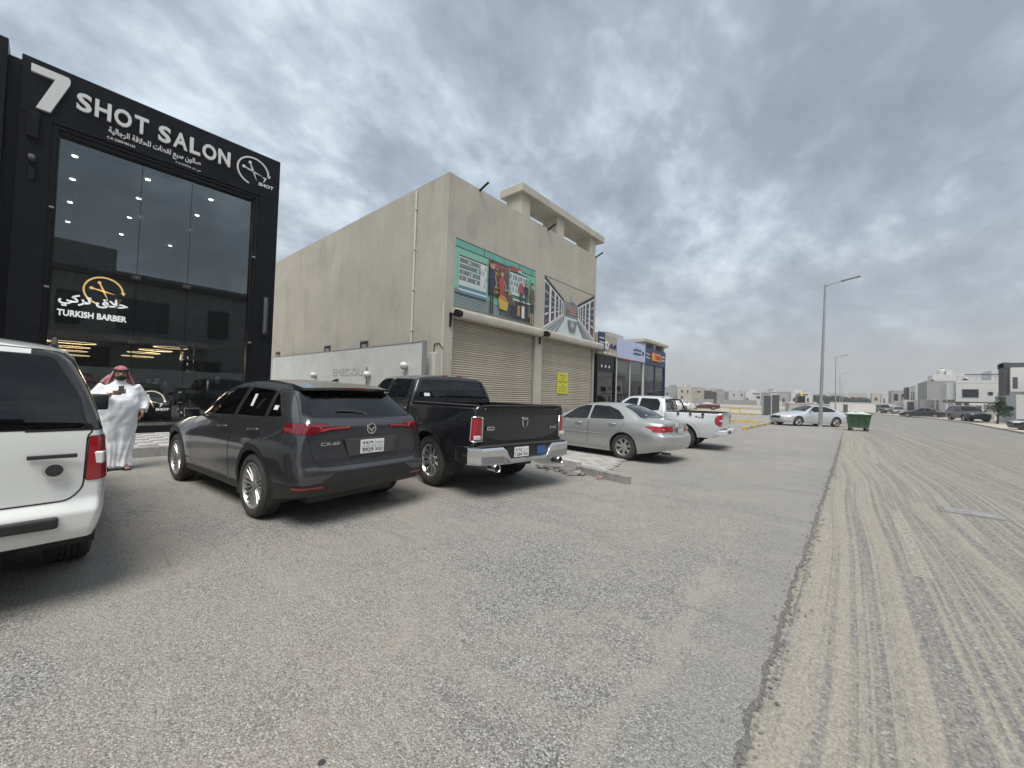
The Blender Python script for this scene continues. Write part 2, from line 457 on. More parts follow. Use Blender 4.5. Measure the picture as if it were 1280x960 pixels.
def emit_parts(bm, parts, root, seam_mat, seam_w=0.006):
    """split a tagged half shell into named parts with mirrored halves; parts: {tag: dict(name, mat, split, inset, parent_of, seam)}"""
    lay = bm.faces.layers.int['tag']; bm.normal_update()
    nrm = {}
    for v in bm.verts:
        n = Vector((0, 0, 0))
        for f in v.link_faces: n += f.normal*f.calc_area()
        if abs(v.co.y) < 1e-4: n.y = 0
        nrm[v] = n.normalized() if n.length > 0 else Vector((0, 0, 1))
    groups = {}
    for f in bm.faces: groups.setdefault(f[lay], []).append(f)
    made = {}
    for t, fs in sorted(groups.items()):
        p = parts.get(t)
        if p is None or p.get('hole'): continue
        inset = p.get('inset', 0.0)
        def make(signs):
            vs = []; ns = []; faces = []; idx = {}
            for sgn in signs:
                for f in fs:
                    ids = []
                    for v in f.verts:
                        key = (v.index, sgn) if abs(v.co.y) > 1e-4 else (v.index, 0)
                        if key not in idx:
                            n = nrm[v]; co = v.co - n*inset; idx[key] = len(vs); vs.append((co.x, co.y*sgn, co.z)); ns.append((n.x, n.y*sgn, n.z))
                        ids.append(idx[key])
                    if len(set(ids)) < 3: continue
                    faces.append(tuple(ids if sgn > 0 else ids[::-1]))
            me = bpy.data.meshes.new(p['name']); me.from_pydata(vs, [], faces); me.materials.append(p['mat'])
            me.polygons.foreach_set('use_smooth', [True]*len(me.polygons)); me.update()
            try: me.normals_split_custom_set_from_vertices(ns)
            except Exception: pass
            return me
        bm.verts.index_update()
        if p.get('split'):
            made[t] = [link(p['name'], make((1,)), root), link(p['name'], make((-1,)), root)]
        else:
            made[t] = [link(p['name'], make((1, -1)), root)]
        if p.get('label'):
            for o in made[t]: o['label'] = p['label']
    # dark shut lines and rubbers
    mb = MB()
    for e in bm.edges:
        if len(e.link_faces) != 2: continue
        t0, t1 = e.link_faces[0][lay], e.link_faces[1][lay]
        if t0 == t1: continue
        p0, p1 = parts.get(t0, {}), parts.get(t1, {})
        if p0.get('hole') or p1.get('hole'): continue
        w = max(p0.get('seam', seam_w), p1.get('seam', seam_w))
        if w <= 0: continue
        a, b = e.verts; t = (b.co-a.co)
        if t.length < 1e-6: continue
        t = t.normalized(); q = []
        for v in (a, b):
            n = nrm[v]; s = n.cross(t).normalized()*w/2; q.append((v.co+n*0.0015, s))
        ext = t*w*0.3
        quad = [q[0][0]-q[0][1]-ext, q[1][0]-q[1][1]+ext, q[1][0]+q[1][1]+ext, q[0][0]+q[0][1]-ext]
        mb.add(quad, [(0, 1, 2, 3)]); mb.add([(c.x, -c.y, c.z) for c in quad], [(3, 2, 1, 0)])
    if mb.f:
        mb.build('panel_seal', seam_mat, root, fix=False)['kind'] = 'stuff'
    return made

# ---- shared vehicle materials
RUBBER = mat('tyre_rubber', (0.016, 0.0155, 0.015), 0.85, var=0.4, scale=12, dust=0.08)
BLACKP = mat('black_plastic', (0.014, 0.014, 0.015), 0.55, dust=0.1)
SEAL = mat('seal_rubber', (0.008, 0.008, 0.009), 0.7)
GLOSSB = mat('gloss_black', (0.008, 0.008, 0.009), 0.12, coat=1.0, dust=0.08)
CHROME = mat('chrome', (0.72, 0.72, 0.73), 0.09, metal=1.0, dust=0.12)
ALLOY = mat('alloy', (0.42, 0.42, 0.43), 0.28, metal=0.9, dust=0.2)
ALLOYD = mat('dark_alloy', (0.06, 0.06, 0.065), 0.35, metal=0.6, dust=0.2)
IRON = mat('brake_iron', (0.06, 0.055, 0.05), 0.7, metal=0.5)
REDL = mat('red_lens', (0.32, 0.006, 0.012), 0.08, coat=1.0)
REDD = mat('dark_red_lens', (0.14, 0.004, 0.008), 0.08, coat=1.0)
CLEARL = mat('clear_lens', (0.62, 0.6, 0.58), 0.1, coat=1.0)
WHITEP = mat('plate_white', (0.75, 0.76, 0.76), 0.35)
INKP = mat('plate_ink', (0.02, 0.02, 0.025), 0.5)
TRIM = mat('interior_trim', (0.03, 0.03, 0.032), 0.8)
TRIMB = mat('interior_beige', (0.22, 0.17, 0.12), 0.8)
CGLASS = glass_mat('car_glass', (0.22, 0.24, 0.235), boost=1.25)
CGLASSD = glass_mat('car_glass_dark', (0.05, 0.055, 0.06), boost=1.2)

def wheel(root, x, y, R, rr, width, spokes, spoke_w, mats, twin=False, side=1, cap=0.07, dish=0.03, twist=0.0, name='wheel'):
    """tyre and rim standing at x,y; side +1 shows its face to +y"""
    w = empty(name, (x, y, R), 0.0, root)
    h = width/2
    tp = [(rr-0.01, -h*0.8), (rr+0.005, -h*0.9), (rr+(R-rr)*0.45, -h), (R-0.035, -h*0.93), (R-0.008, -h*0.78), (R, -h*0.5)]
    for k in range(4):   # circumferential tread grooves
        c = -h*0.5+h*(k+0.5)/4*1.0
        tp += [(R, c-0.007), (R-0.008, c-0.004), (R-0.008, c+0.004), (R, c+0.007)]
    tp += [(R, h*0.5), (R-0.008, h*0.78), (R-0.035, h*0.93), (rr+(R-rr)*0.45, h), (rr+0.005, h*0.9), (rr-0.01, h*0.8)]
    MB().lathe(tp, 40, 'y').build('tyre', RUBBER, w, smooth=40)
    m_face, m_back = mats; f = h*0.86*side
    mb = MB()
    mb.lathe([(rr+0.004, f), (rr-0.012, f+0.004*side), (rr-0.022, f-0.01*side), (rr-0.03, f-0.05*side), (rr-0.035, -f*0.5)], 40, 'y', mi=0)
    mb.lathe([(rr-0.03, f-0.12*side), (0.02, f-0.10*side)], 28, 'y', mi=1)
    mb.lathe([(rr*0.72, f-0.105*side), (rr*0.72, f-0.09*side), (rr*0.3, f-0.09*side)], 28, 'y', mi=2)
    mb.lathe([(cap*1.25, f-0.06*side), (cap*1.2, f-dish*side), (cap, f-(dish-0.008)*side), (0.001, f-(dish-0.012)*side)], 20, 'y', mi=0)
    for k in range(spokes):
        for tw in ((-1, 1) if twin else (0,)):
            q = 2*PI*k/spokes+0.2
            rad = Vector((math.cos(q), 0, math.sin(q))); tan = Vector((-math.sin(q), 0, math.cos(q))); out = Vector((0, side, 0))
            def pt(r, s, d): return rad*r+tan*s+out*(abs(f)-d)
            o1 = tw*spoke_w*0.55; o2 = tw*spoke_w*1.35
            w1 = spoke_w*0.5 if not twin else spoke_w*0.38; w2 = spoke_w*0.62 if not twin else spoke_w*0.42
            r1, r2 = cap*0.9, rr-0.015
            vs = []
            for r, o, ww, d in ((r1, o1, w1, dish+0.002), ((r1+r2)/2, (o1+o2)/2+twist*0.4, (w1+w2)/2*0.9, dish*0.8), (r2, o2+twist, w2, 0.012)):
                vs += [pt(r, o-ww, d+0.004), pt(r, o-ww*0.5, d-0.004), pt(r, o+ww*0.5, d-0.004), pt(r, o+ww, d+0.004), pt(r, o+ww*0.8, d+0.045), pt(r, o-ww*0.8, d+0.045)]
            fs = []
            for i in range(2):
                for j in range(6): fs.append((i*6+j, i*6+(j+1) % 6, (i+1)*6+(j+1) % 6, (i+1)*6+j))
            mb.add(vs, fs, 0)
    mb.build('rim', [m_face, m_back, IRON], w, smooth=35)
    return w

def wheel_wells(root, spec_w, centres, R, ytop, under, sill=0.3):
    """arch liners and underbody in black plastic"""
    mb = MB()
    for x, z in centres:
        for s in (1, -1):
            yo = s*(ytop-0.012); yi = s*(ytop-0.34); n = 16; vs = []
            for i in range(n+1):
                q = -0.35+(PI+0.7)*i/n
                for y in (yo, yi): vs.append((x+R*math.cos(q), y, z+R*math.sin(q)))
            mb.add(vs, [(2*i, 2*i+2, 2*i+3, 2*i+1) for i in range(n)])
            mb.add([(x+R*math.cos(-0.35+(PI+0.7)*i/n), yi, z+R*math.sin(-0.35+(PI+0.7)*i/n)) for i in range(n+1)], [tuple(range(n+1))])
    x0, x1 = under
    mb.box((x0, -ytop+0.36, sill-0.06), (x1, ytop-0.36, sill+0.1))
    xs = sorted(c[0] for c in centres)
    mb.box((xs[0]+R+0.02, -ytop+0.1, sill-0.03), (xs[1]-R-0.02, ytop-0.1, sill+0.1))
    # axle
    for x, z in centres: mb.tube([(x, -ytop+0.3, z), (x, ytop-0.3, z)], 0.05, 8)
    mb.build('underbody', BLACKP, root, fix=False)

def seat(root, x, y, z, m, w=0.5, name='seat'):
    """front seat: cushion, leaned back, headrest"""
    mb = MB(); r = Matrix.Rotation(math.radians(-18), 3, 'Y')
    mb.obox((x+0.1, y, z+0.12), (0.5, w, 0.16)); mb.obox((x-0.17, y, z+0.45), (0.13, w, 0.62), r); mb.obox((x-0.3, y, z+0.84), (0.09, w*0.5, 0.16), r)
    return mb.build(name, m, root, smooth=50, bevel=0.04, bseg=2)

def plate(root, x, y, z, rot=REAR, w=0.32, h=0.16, mats=None, top='٩٩٢٩  د ق ك', bot='9929 KGD', right=True, tilt=0.0):
    """white number plate with two rows of characters"""
    mb = MB(); c = Vector((x, y, z))
    flat_poly(mb, c, [(-w/2, -h/2), (w/2, -h/2), (w/2, h/2), (-w/2, h/2)], rot, 0.008)
    p = mb.build('number_plate', WHITEP, root, bevel=0.002)
    ln = MB()
    flat_poly(ln, c, [(-w/2+0.01, -0.003), (w/2-0.01, -0.003), (w/2-0.01, 0.001), (-w/2+0.01, 0.001)], rot, 0.001, off=0.008)
    flat_poly(ln, c, [(0.032, -h/2+0.01), (0.036, -h/2+0.01), (0.036, h/2-0.01), (0.032, h/2-0.01)], rot, 0.001, off=0.008)
    ln.build('divider', INKP, p)
    def T(s, cx, cy, hh, ww): letter('lettering', s, c+rot @ Vector((cx, cy, 0.008)), rot, INKP, p, center=True, height=hh, width=ww, depth=0.001, bold=0.02)
    T(top[0], -0.065, h*0.24, h*0.28, w*0.46); T(top[1], 0.095, h*0.24, h*0.24, w*0.30)
    T(bot[0], -0.065, -h*0.26, h*0.32, w*0.48); T(bot[1], 0.095, -h*0.26, h*0.26, w*0.30)
    return p
# ------------------------------------------------------------------ dark grey crossover
def build_crossover():
    PAINT = mat('grey_metallic_paint', (0.066, 0.067, 0.072), 0.2, metal=0.6, coat=1.0, dust=0.07)
    root = empty('parked_crossover', (-4.40, 2.56, 0), PI+0.078)
    tag(root, 'dark grey crossover with dusty roof, parked nose-in between white SUV and black pickup', 'car', 'vehicles parked outside the shops')
    S = dict(L=4.745, zm=0.80, tuck=0.05, soft=2, bow=0.012,
        zb=[(0,0.36),(0.35,0.31),(0.6,0.27),(3.9,0.25),(4.4,0.24),(4.745,0.26)],
        zs=[(0,1.14),(0.6,1.15),(1.5,1.13),(2.6,1.09),(3.25,1.05),(3.8,1.0),(4.3,0.92),(4.745,0.78)],
        ws=[(0,0.80),(0.6,0.85),(1.5,0.865),(2.6,0.865),(3.3,0.85),(4.0,0.82),(4.745,0.74)],
        wm=[(0,0.90),(0.4,0.925),(0.97,0.945),(1.6,0.93),(2.6,0.925),(3.4,0.94),(3.84,0.945),(4.3,0.92),(4.745,0.86)],
        zr=[(0,1.49),(0.4,1.52),(1.0,1.56),(1.8,1.585),(2.2,1.57),(2.5,1.51),(2.9,1.30),(3.25,1.08),(3.5,1.035),(4.2,0.95),(4.745,0.80)],
        wr=[(0,0.60),(0.5,0.615),(1.2,0.625),(2.0,0.63),(2.5,0.655),(2.9,0.71),(3.3,0.78),(3.6,0.77),(4.745,0.64)],
        zt=[(0,1.56),(0.4,1.60),(1.0,1.635),(1.7,1.65),(2.1,1.64),(2.45,1.565),(2.9,1.35),(3.25,1.14),(3.5,1.09),(4.2,1.02),(4.6,0.93),(4.745,0.85)],
        Xr=[(0.28,0.12),(0.40,0.05),(0.50,0.0),(0.60,0.0),(0.68,0.035),(0.80,0.055),(1.0,0.075),(1.10,0.085),(1.17,0.12),(1.24,0.20),(1.48,0.50),(1.56,0.58),(1.66,0.62)],
        Xf=[(0.25,0.12),(0.4,0.02),(0.6,0.0),(0.8,0.05),(0.95,0.2),(1.1,0.3)],
        rr=0.32, kr=0.13, rf=0.6, kf=0.25, fr=1.5, ff=1.2, br=0.05)
    bm = shell(S, 0.05)
    T = {}
    # panels, then what lies on them
    cut(bm, 'side', rounded([(3.22,1.065),(3.14,0.80),(3.12,0.37),(1.735,0.37),(1.72,1.125)], 0.05), 2)
    cut(bm, 'side', rounded([(1.70,1.125),(1.71,0.37),(1.44,0.37),(1.33,0.62),(1.15,0.83),(0.80,0.99),(0.66,1.145)], 0.05), 3)
    cut(bm, 'rear', rounded([(-0.2,0.665),(0.58,0.665),(0.69,0.74),(0.74,0.98),(0.79,1.10),(0.735,1.24),(0.615,1.50),(0.58,1.535),(-0.2,1.56)], 0.03), 4, 0.1)
    cut(bm, 'rear', rounded([(-0.2,0.60),(0.46,0.595),(0.62,0.50),(0.97,0.485),(0.97,0.2),(-0.2,0.2)], 0.02), 5, 0.05)
    cut(bm, 'side', [(-0.1,0.50),(0.40,0.47),(0.40,0.2),(-0.1,0.2)], 5, 0.1)
    cut(bm, 'side', [(1.2,0.355),(3.5,0.345),(3.5,0.2),(1.2,0.2)], 5, 0.1)
    cut(bm, 'side', circle(0.97,0.37,0.485), 6, 0.1, zone=lambda c: c.y > 0.5)
    cut(bm, 'side', circle(3.84,0.37,0.485), 18, 0.1, zone=lambda c: c.y > 0.5)
    cut(bm, 'side', circle(0.97,0.37,0.42), 7, 0.05, zone=lambda c: c.y > 0.5)
    cut(bm, 'side', circle(3.84,0.37,0.42), 7, 0.05, zone=lambda c: c.y > 0.5)
    # rear glass, lamps
    cut(bm, 'rear', rounded([(-0.2,1.185),(0.66,1.20),(0.73,1.225),(0.615,1.45),(0.585,1.49),(-0.2,1.51)], 0.03), 8, 0.1)
    cut(bm, 'rear', [(0.97,1.13),(0.97,1.05),(0.72,1.015),(0.58,1.04),(0.26,1.075),(0.25,1.09),(0.56,1.10),(0.72,1.125)], 9, 0.1, zone=lambda c: c.x < 0.5)
    cut(bm, 'side', [(-0.1,1.04),(0.12,1.05),(0.38,1.125),(0.16,1.135),(-0.1,1.13)], 9, 0.1, zone=lambda c: c.x < 0.6)
    cut(bm, 'rear', rounded([(0.56,0.435),(0.60,0.47),(0.87,0.475),(0.86,0.435)], 0.01), 10, 0.05)
    # side glass
    cut(bm, 'side', rounded([(3.02,1.10),(1.77,1.145),(1.79,1.525),(2.16,1.515),(2.44,1.455)], 0.03), 11)
    cut(bm, 'side', rounded([(1.68,1.15),(0.88,1.165),(1.00,1.48),(1.12,1.50),(1.70,1.525)], 0.03), 12)
    cut(bm, 'side', rounded([(0.82,1.17),(0.50,1.19),(0.86,1.44),(0.94,1.47)], 0.03), 13)
    # windscreen, bonnet, head lamps
    cut(bm, 'top', rounded([(3.27,-0.2),(3.22,0.70),(2.55,0.60),(2.48,-0.2)], 0.03), 14, 0.1, zone=lambda c: c.z > 1.1)
    cut(bm, 'top', rounded([(3.34,-0.2),(3.34,0.70),(4.45,0.62),(4.58,-0.2)], 0.05), 15, 0.3, zone=lambda c: c.z < 1.2)
    cut(bm, 'front', [(0.88,0.82),(0.50,0.78),(0.50,0.70),(0.85,0.70)], 16, 0.1)
    cut(bm, 'front', [(-0.1,0.74),(0.5,0.74),(0.45,0.42),(-0.1,0.42)], 17, 0.1)
    T = {0: dict(name='body', mat=PAINT), 2: dict(name='door', mat=PAINT, split=1), 3: dict(name='door', mat=PAINT, split=1),
         4: dict(name='tailgate', mat=PAINT, seam=0.009), 5: dict(name='lower_cladding', mat=BLACKP, seam=0.0), 6: dict(name='arch_cladding', mat=BLACKP, split=1, seam=0.003),
         18: dict(name='arch_cladding', mat=BLACKP, split=1, seam=0.003),
         7: dict(hole=1), 8: dict(name='rear_window', mat=CGLASS, inset=0.004, seam=0.022), 9: dict(name='tail_lamp', mat=REDD, split=1, inset=-0.004, seam=0.008),
         10: dict(name='reflector', mat=REDL, split=1), 11: dict(name='side_window', mat=CGLASS, split=1, inset=0.004, seam=0.024), 12: dict(name='side_window', mat=CGLASSD, split=1, inset=0.004, seam=0.024),
         13: dict(name='side_window', mat=CGLASSD, split=1, inset=0.004, seam=0.02), 14: dict(name='windscreen', mat=CGLASS, inset=0.004, seam=0.03), 15: dict(name='bonnet', mat=PAINT),
         16: dict(name='head_lamp', mat=CLEARL, split=1), 17: dict(name='grille', mat=BLACKP)}
    made = emit_parts(bm, T, root, SEAL); bm.free()
    wheel_wells(root, None, [(0.97,0.37),(3.84,0.37)], 0.43, 0.93, (0.35,4.5), 0.27)
    for x in (0.97, 3.84):
        for s in (1, -1): wheel(root, x, s*0.815, 0.372, 0.268, 0.235, 10, 0.026, (ALLOY, ALLOYD), twin=True, side=s, cap=0.055, dish=0.03)
    for y in (0.37, -0.37): seat(root, 2.35, y, 0.45, TRIM)
    rs = MB(); rs.obox((1.05,0,0.62),(0.55,1.3,0.18)); rs.obox((0.85,0,0.95),(0.16,1.3,0.62), Matrix.Rotation(math.radians(-14),3,'Y'))
    for y in (0.4,-0.4): rs.obox((0.72,y,1.3),(0.09,0.26,0.15))
    rs.build('rear_bench', TRIM, root, bevel=0.03, smooth=50)
    MB().box((3.0,-0.75,0.9),(3.35,0.75,1.03)).build('dashboard', TRIM, root, bevel=0.03)
    sw = MB(); sw.lathe([(0.18,-0.015),(0.195,0),(0.18,0.015),(0.165,0),(0.18,-0.015)],24,'x',(2.86,0.37,1.0)); sw.build('steering_wheel', TRIM, root, smooth=60)
    # roof spoiler
    sp = MB(); pts = []
    for y, x0 in ((0,0.40),(0.3,0.405),(0.5,0.43),(0.60,0.50)):
        pts.append([(x0+0.30,y,1.60-0.06*y*y*1.2+0.006),(x0,y,1.545-0.05*y*y),(x0+0.01,y,1.515-0.05*y*y),(x0+0.22,y,1.50-0.03*y*y)])
    for s in (1,-1):
        for i in range(3):
            a, b = pts[i], pts[i+1]
            for j in range(4):
                k = (j+1) % 4; sp.add([(p[0],p[1]*s,p[2]) for p in (a[j],a[k],b[k],b[j])], [(0,1,2,3)])
        sp.add([(p[0],p[1]*s,p[2]) for p in pts[3]], [(0,1,2,3)])
    sp.build('roof_spoiler', PAINT, root, smooth=40)
    brk = MB(); brk.box((0.398,-0.16,1.522),(0.41,0.16,1.536)); brk.build('brake_lamp', REDD, root)
    # wiper
    wp = MB(); wp.tube([(0.135,0.0,1.215),(0.17,0.05,1.235)],0.02,8); wp.tube([(0.15,0.02,1.235),(0.175,0.20,1.262),(0.185,0.36,1.268)],[0.016,0.011,0.008],6)
    wp.build('rear_wiper', BLACKP, root, smooth=50)
    # mirrors and handles
    for s in (1,-1):
        mm = MB(); mm.obox((2.90,s*0.99,1.13),(0.10,0.17,0.12)); mm.obox((2.92,s*0.90,1.09),(0.05,0.12,0.03))
        mr = mm.build('wing_mirror', GLOSSB, root, bevel=0.045, bseg=3, smooth=60)
        for x, z in ((1.92,1.0),(0.98,1.025)):
            h = MB(); h.tube([(x+0.11,s*0.915,z),(x+0.08,s*0.955,z+0.003),(x-0.08,s*0.957,z+0.006),(x-0.11,s*0.915,z+0.006)],0.013,6); h.build('door_handle', PAINT, root, smooth=60)
    # lamp graphics: bright inner bars on the smoked lens
    for s in (1,-1):
        b = MB()
        def P(y,z,x): return (x, s*y, z)
        b.tube([P(0.28,1.083,0.035),P(0.50,1.076,0.050),P(0.58,1.058,0.058),P(0.70,1.05,0.105)],0.014,6)
        b.tube([P(0.58,1.058,0.058),P(0.62,1.10,0.072),P(0.69,1.11,0.11)],0.012,6)
        b.build('lamp_bar', REDL, root, smooth=60)
    # emblem: ring with a winged v
    em = MB(); c = (0.028,0.0,1.06)
    arc_strip(em, c, 0.052, 0.064, 0, 2*PI, 28, REAR, 0.012)
    flat_poly(em, c, [(-0.054,0.022),(-0.022,0.012),(0,-0.018),(0.022,0.012),(0.054,0.022),(0.05,0.008),(0.028,-0.004),(0,-0.042),(-0.028,-0.004),(-0.05,0.008)], REAR, 0.012)
    em.build('emblem', CHROME, root)
    letter('lettering', 'CX-60', (0.032,0.62,0.895), REAR, CHROME, root, width=0.22, height=0.038, depth=0.006, bold=0.015)
    # recessed plate panel
    rp = MB(); flat_poly(rp, (-0.001,0,0.86), [(-0.30,-0.10),(0.30,-0.10),(0.36,0.10),(-0.36,0.10)], REAR, 0.006); rp.build('plate_recess', PAINT, root, bevel=0.003)
    plate(root, -0.009, 0.0, 0.855, top=('٩٩٢٩', arabic('د ق ك')), bot=('9929','KGD'))
    # stickers left on the quarter glass
    st = MB(); st.obox((0.70,0.80,1.29),(0.10,0.004,0.055),Matrix.Rotation(0.38,3,'X')); st.build('window_sticker', WHITEP, root)
    st = MB(); st.obox((1.32,0.795,1.36),(0.07,0.004,0.16),Matrix.Rotation(0.36,3,'X'))
    st.build('window_sticker', WHITEP, root)
    ant = MB(); ant.prism([(0.80,1.62),(0.98,1.63),(0.83,1.665),(0.81,1.665)],'y',-0.012,0.012); ant.build('roof_antenna', PAINT, root, bevel=0.006)
    return root
crossover = build_crossover()
# ------------------------------------------------------------------ pickups
def bed_and_cab(root, D, PAINT, gate_mat=None):
    """cargo bed and cab shells of a pickup; D holds its measures"""
    # bed
    W = D['W']/2; zr_ = D['rail']; Lb = D['bedL']; zb = D['sill']
    S = dict(L=Lb, zm=D.get('zm',0.9), tuck=0.05, soft=1, bow=0.0,
        zb=[(0,zb+0.06),(0.4,zb),(Lb,zb)], zs=[(0,zr_-0.045),(Lb,zr_-0.045)], ws=[(0,W-0.02),(Lb,W-0.02)],
        wm=[(0,W-0.01),(D['xw'],W+D.get('flare',0.0)),(Lb,W-0.01)],
        zr=[(0,zr_),(Lb,zr_)], wr=[(0,W-0.06),(Lb,W-0.06)], zt=[(0,zr_),(Lb,zr_)],
        Xr=D['bedXr'], Xf=[(0,0.0),(2,0.0)], rr=0.10, kr=0.06, rf=0.05, kf=0.01, fr=1.0, ff=0.5, br=D.get('br',0.015), bf=0.0)
    bm = shell(S, 0.05)
    xw, R = D['xw'], D['R']; aw = D['arch']
    cut(bm, 'side', circle(xw, R, aw+0.075), 6, 0.1, zone=lambda c: c.y > 0.5)
    cut(bm, 'side', circle(xw, R, aw), 7, 0.05, zone=lambda c: c.y > 0.5)
    g0, g1, gw = D['gate']
    cut(bm, 'rear', [(-0.2,g0),(gw,g0),(gw,g1-0.02),(-0.2,g1-0.02)], 4, 0.5)
    cut(bm, 'rear', D['lamp_rear'], 9, 0.5, zone=lambda c: c.x < 0.2)
    cut(bm, 'side', D['lamp_side'], 9, 0.1, zone=lambda c: c.x < 0.5)
    cut(bm, 'top', [(0.09,-0.2),(0.09,W-0.14),(Lb-0.03,W-0.14),(Lb-0.03,-0.2)], 7, 0.5, zone=lambda c: c.z > zr_-0.02)
    if D.get('fuel'):
        cut(bm, 'side', circle(*D['fuel'], 14), 12, 0.3)
    fm = D.get('flare_mat', PAINT)
    T = {0: dict(name='bed', mat=PAINT), 4: dict(name='tailgate', mat=gate_mat or PAINT, seam=0.012), 6: dict(name='arch_flare', mat=fm, split=1, inset=-0.012, seam=0.003), 7: dict(hole=1),
         9: dict(name='tail_lamp', mat=REDL, split=1, inset=-0.008, seam=0.012), 12: dict(name='fuel_flap', mat=PAINT, split=1)}
    emit_parts(bm, T, root, SEAL); bm.free()
    mb = MB(); wi = W-0.14; fl = zb+0.22
    mb.add([(0.06,-wi,fl),(Lb,-wi,fl),(Lb,wi,fl),(0.06,wi,fl),(0.06,-wi,zr_),(Lb,-wi,zr_),(Lb,wi,zr_),(0.06,wi,zr_)], [(0,1,2,3),(0,4,5,1),(2,6,7,3),(1,5,6,2),(3,7,4,0)])
    mb.build('bed_liner', BLACKP, root, fix=False)
    rl = MB()
    for s in (1,-1): rl.box((0.10,s*(W-0.15),zr_-0.005),(Lb-0.03,s*(W-0.03),zr_+0.018))
    rl.box((0.02,-gw+0.01,zr_-0.005),(0.10,gw-0.01,zr_+0.016))
    for s, nm in ((1,'bed_rail'),(-1,'bed_rail')):
        MB().box((0.10,s*(W-0.15),zr_-0.005),(Lb-0.03,s*(W-0.03),zr_+0.018)).build(nm, BLACKP, root, bevel=0.008)
    MB().box((0.02,-gw+0.01,zr_-0.005),(0.10,gw-0.01,zr_+0.016)).build('gate_cap', BLACKP, root, bevel=0.008)
    # cab
    x0 = D['cab0']; Lc = D['L']-x0; zs_ = D['belt']; zt_ = D['roof']; zbC = D['sill']
    hood = D['hood']; ws0, ws1 = D['ws']      # windscreen base and top, from the cab's rear
    Wr = D['wroof']
    S = dict(L=Lc, zm=0.95, tuck=0.05, soft=1, bow=0.015,
        zb=[(0,zbC),(Lc,zbC)], zs=[(0,zs_),(ws0-0.2,zs_-0.02),(ws0+0.1,hood-0.03),(Lc-0.3,hood-0.10),(Lc,hood-0.22)],
        ws=[(0,W-0.06),(ws0,W-0.05),(Lc,W-0.12)], wm=[(0,W-0.01),(ws0,W-0.01),(Lc-0.6,W),(Lc,W-0.05)],
        zr=[(0,zt_-0.09),(0.5,zt_-0.06),(ws1,zt_-0.08),(ws1+0.15,zt_-0.15),(ws0,hood+0.0),(ws0+0.2,hood-0.02),(Lc,hood-0.18)],
        wr=[(0,Wr),(ws1,Wr),(ws0,W-0.13),(Lc,W-0.2)],
        zt=[(0,zt_-0.03),(0.3,zt_-0.005),(0.8,zt_),(ws1,zt_-0.02),(ws1+0.15,zt_-0.08),(ws0,hood+0.09),(ws0+0.2,hood+0.05),(Lc-0.2,hood-0.02),(Lc,hood-0.1)],
        Xr=[(0,0.0),(zs_,0.0),(zt_-0.1,D.get('cablean',0.07)),(zt_,D.get('cablean',0.07)+0.06)], Xf=[(0.3,0.1),(0.6,0.0),(hood,0.06),(zt_,0.1)],
        rr=0.10, kr=0.05, rf=0.4, kf=0.16, fr=0.8, ff=1.0, br=0.03, bf=0.08)
    bm = shell(S, 0.055)
    xwf = D['xwf']-x0
    cut(bm, 'side', circle(xwf, R, aw+0.075), 6, 0.1, zone=lambda c: c.y > 0.5)
    cut(bm, 'side', circle(xwf, R, aw), 7, 0.05, zone=lambda c: c.y > 0.5)
    cut(bm, 'rear', rounded(D['rwin'], 0.04), 8, 0.1)
    dm = D['bpil']
    cut(bm, 'side', rounded([(0.09,zs_+0.03),(0.07,zbC+0.32),(0.22,zbC+0.10),(dm-0.01,zbC+0.10),(dm-0.01,zs_+0.02)], 0.05), 2)
    cut(bm, 'side', rounded([(dm+0.01,zs_+0.02),(dm+0.01,zbC+0.10),(ws0-0.04,zbC+0.10),(ws0-0.02,zs_-0.02)], 0.05), 3)
    cut(bm, 'side', rounded([(x-x0 if False else x, z) for x, z in D['win_rear']], 0.05), 11)
    cut(bm, 'side', rounded(D['win_front'], 0.05), 13)
    cut(bm, 'top', rounded([(ws0+0.02,-0.2),(ws0-0.05,W-0.18),(ws1+0.13,Wr-0.05),(ws1+0.06,-0.2)], 0.03), 14, 0.1, zone=lambda c: c.z > hood+0.02)
    cut(bm, 'top', rounded([(ws0+0.15,-0.2),(ws0+0.15,W-0.2),(Lc-0.15,W-0.28),(Lc-0.05,-0.2)], 0.05), 15, 0.3, zone=lambda c: c.z < hood+0.1)
    cut(bm, 'front', [(W,hood-0.12),(W-0.4,hood-0.12),(W-0.4,hood-0.30),(W,hood-0.30)], 16, 0.1)
    cut(bm, 'front', [(-0.1,hood-0.1),(W-0.42,hood-0.1),(W-0.42,0.62),(-0.1,0.62)], 17, 0.1)
    T = {0: dict(name='cab', mat=PAINT), 2: dict(name='door', mat=PAINT, split=1), 3: dict(name='door', mat=PAINT, split=1), 6: dict(name='arch_flare', mat=fm, split=1, inset=-0.012, seam=0.003), 7: dict(hole=1),
         8: dict(name='rear_window', mat=D['glass'], inset=0.006, seam=0.03), 11: dict(name='side_window', mat=D['glass'], split=1, inset=0.006, seam=0.025), 13: dict(name='side_window', mat=D['glass'], split=1, inset=0.006, seam=0.025),
         14: dict(name='windscreen', mat=CGLASS, inset=0.006, seam=0.03), 15: dict(name='bonnet', mat=PAINT), 16: dict(name='head_lamp', mat=CLEARL, split=1), 17: dict(name='grille', mat=CHROME)}
    made = emit_parts(bm, T, root, SEAL); bm.free()
    for os_ in made.values():
        for o in os_: o.location.x = x0
    for o in root.children:
        if o.name.startswith('panel_seal') and o.location.x == 0 and o.get('cabseal') is None: last = o
    last.location.x = x0
    wheel_wells(root, None, [(xw,R),(D['xwf'],R)], aw+0.01, W-0.03, (0.3,D['L']-0.4), D['sill']+0.05)
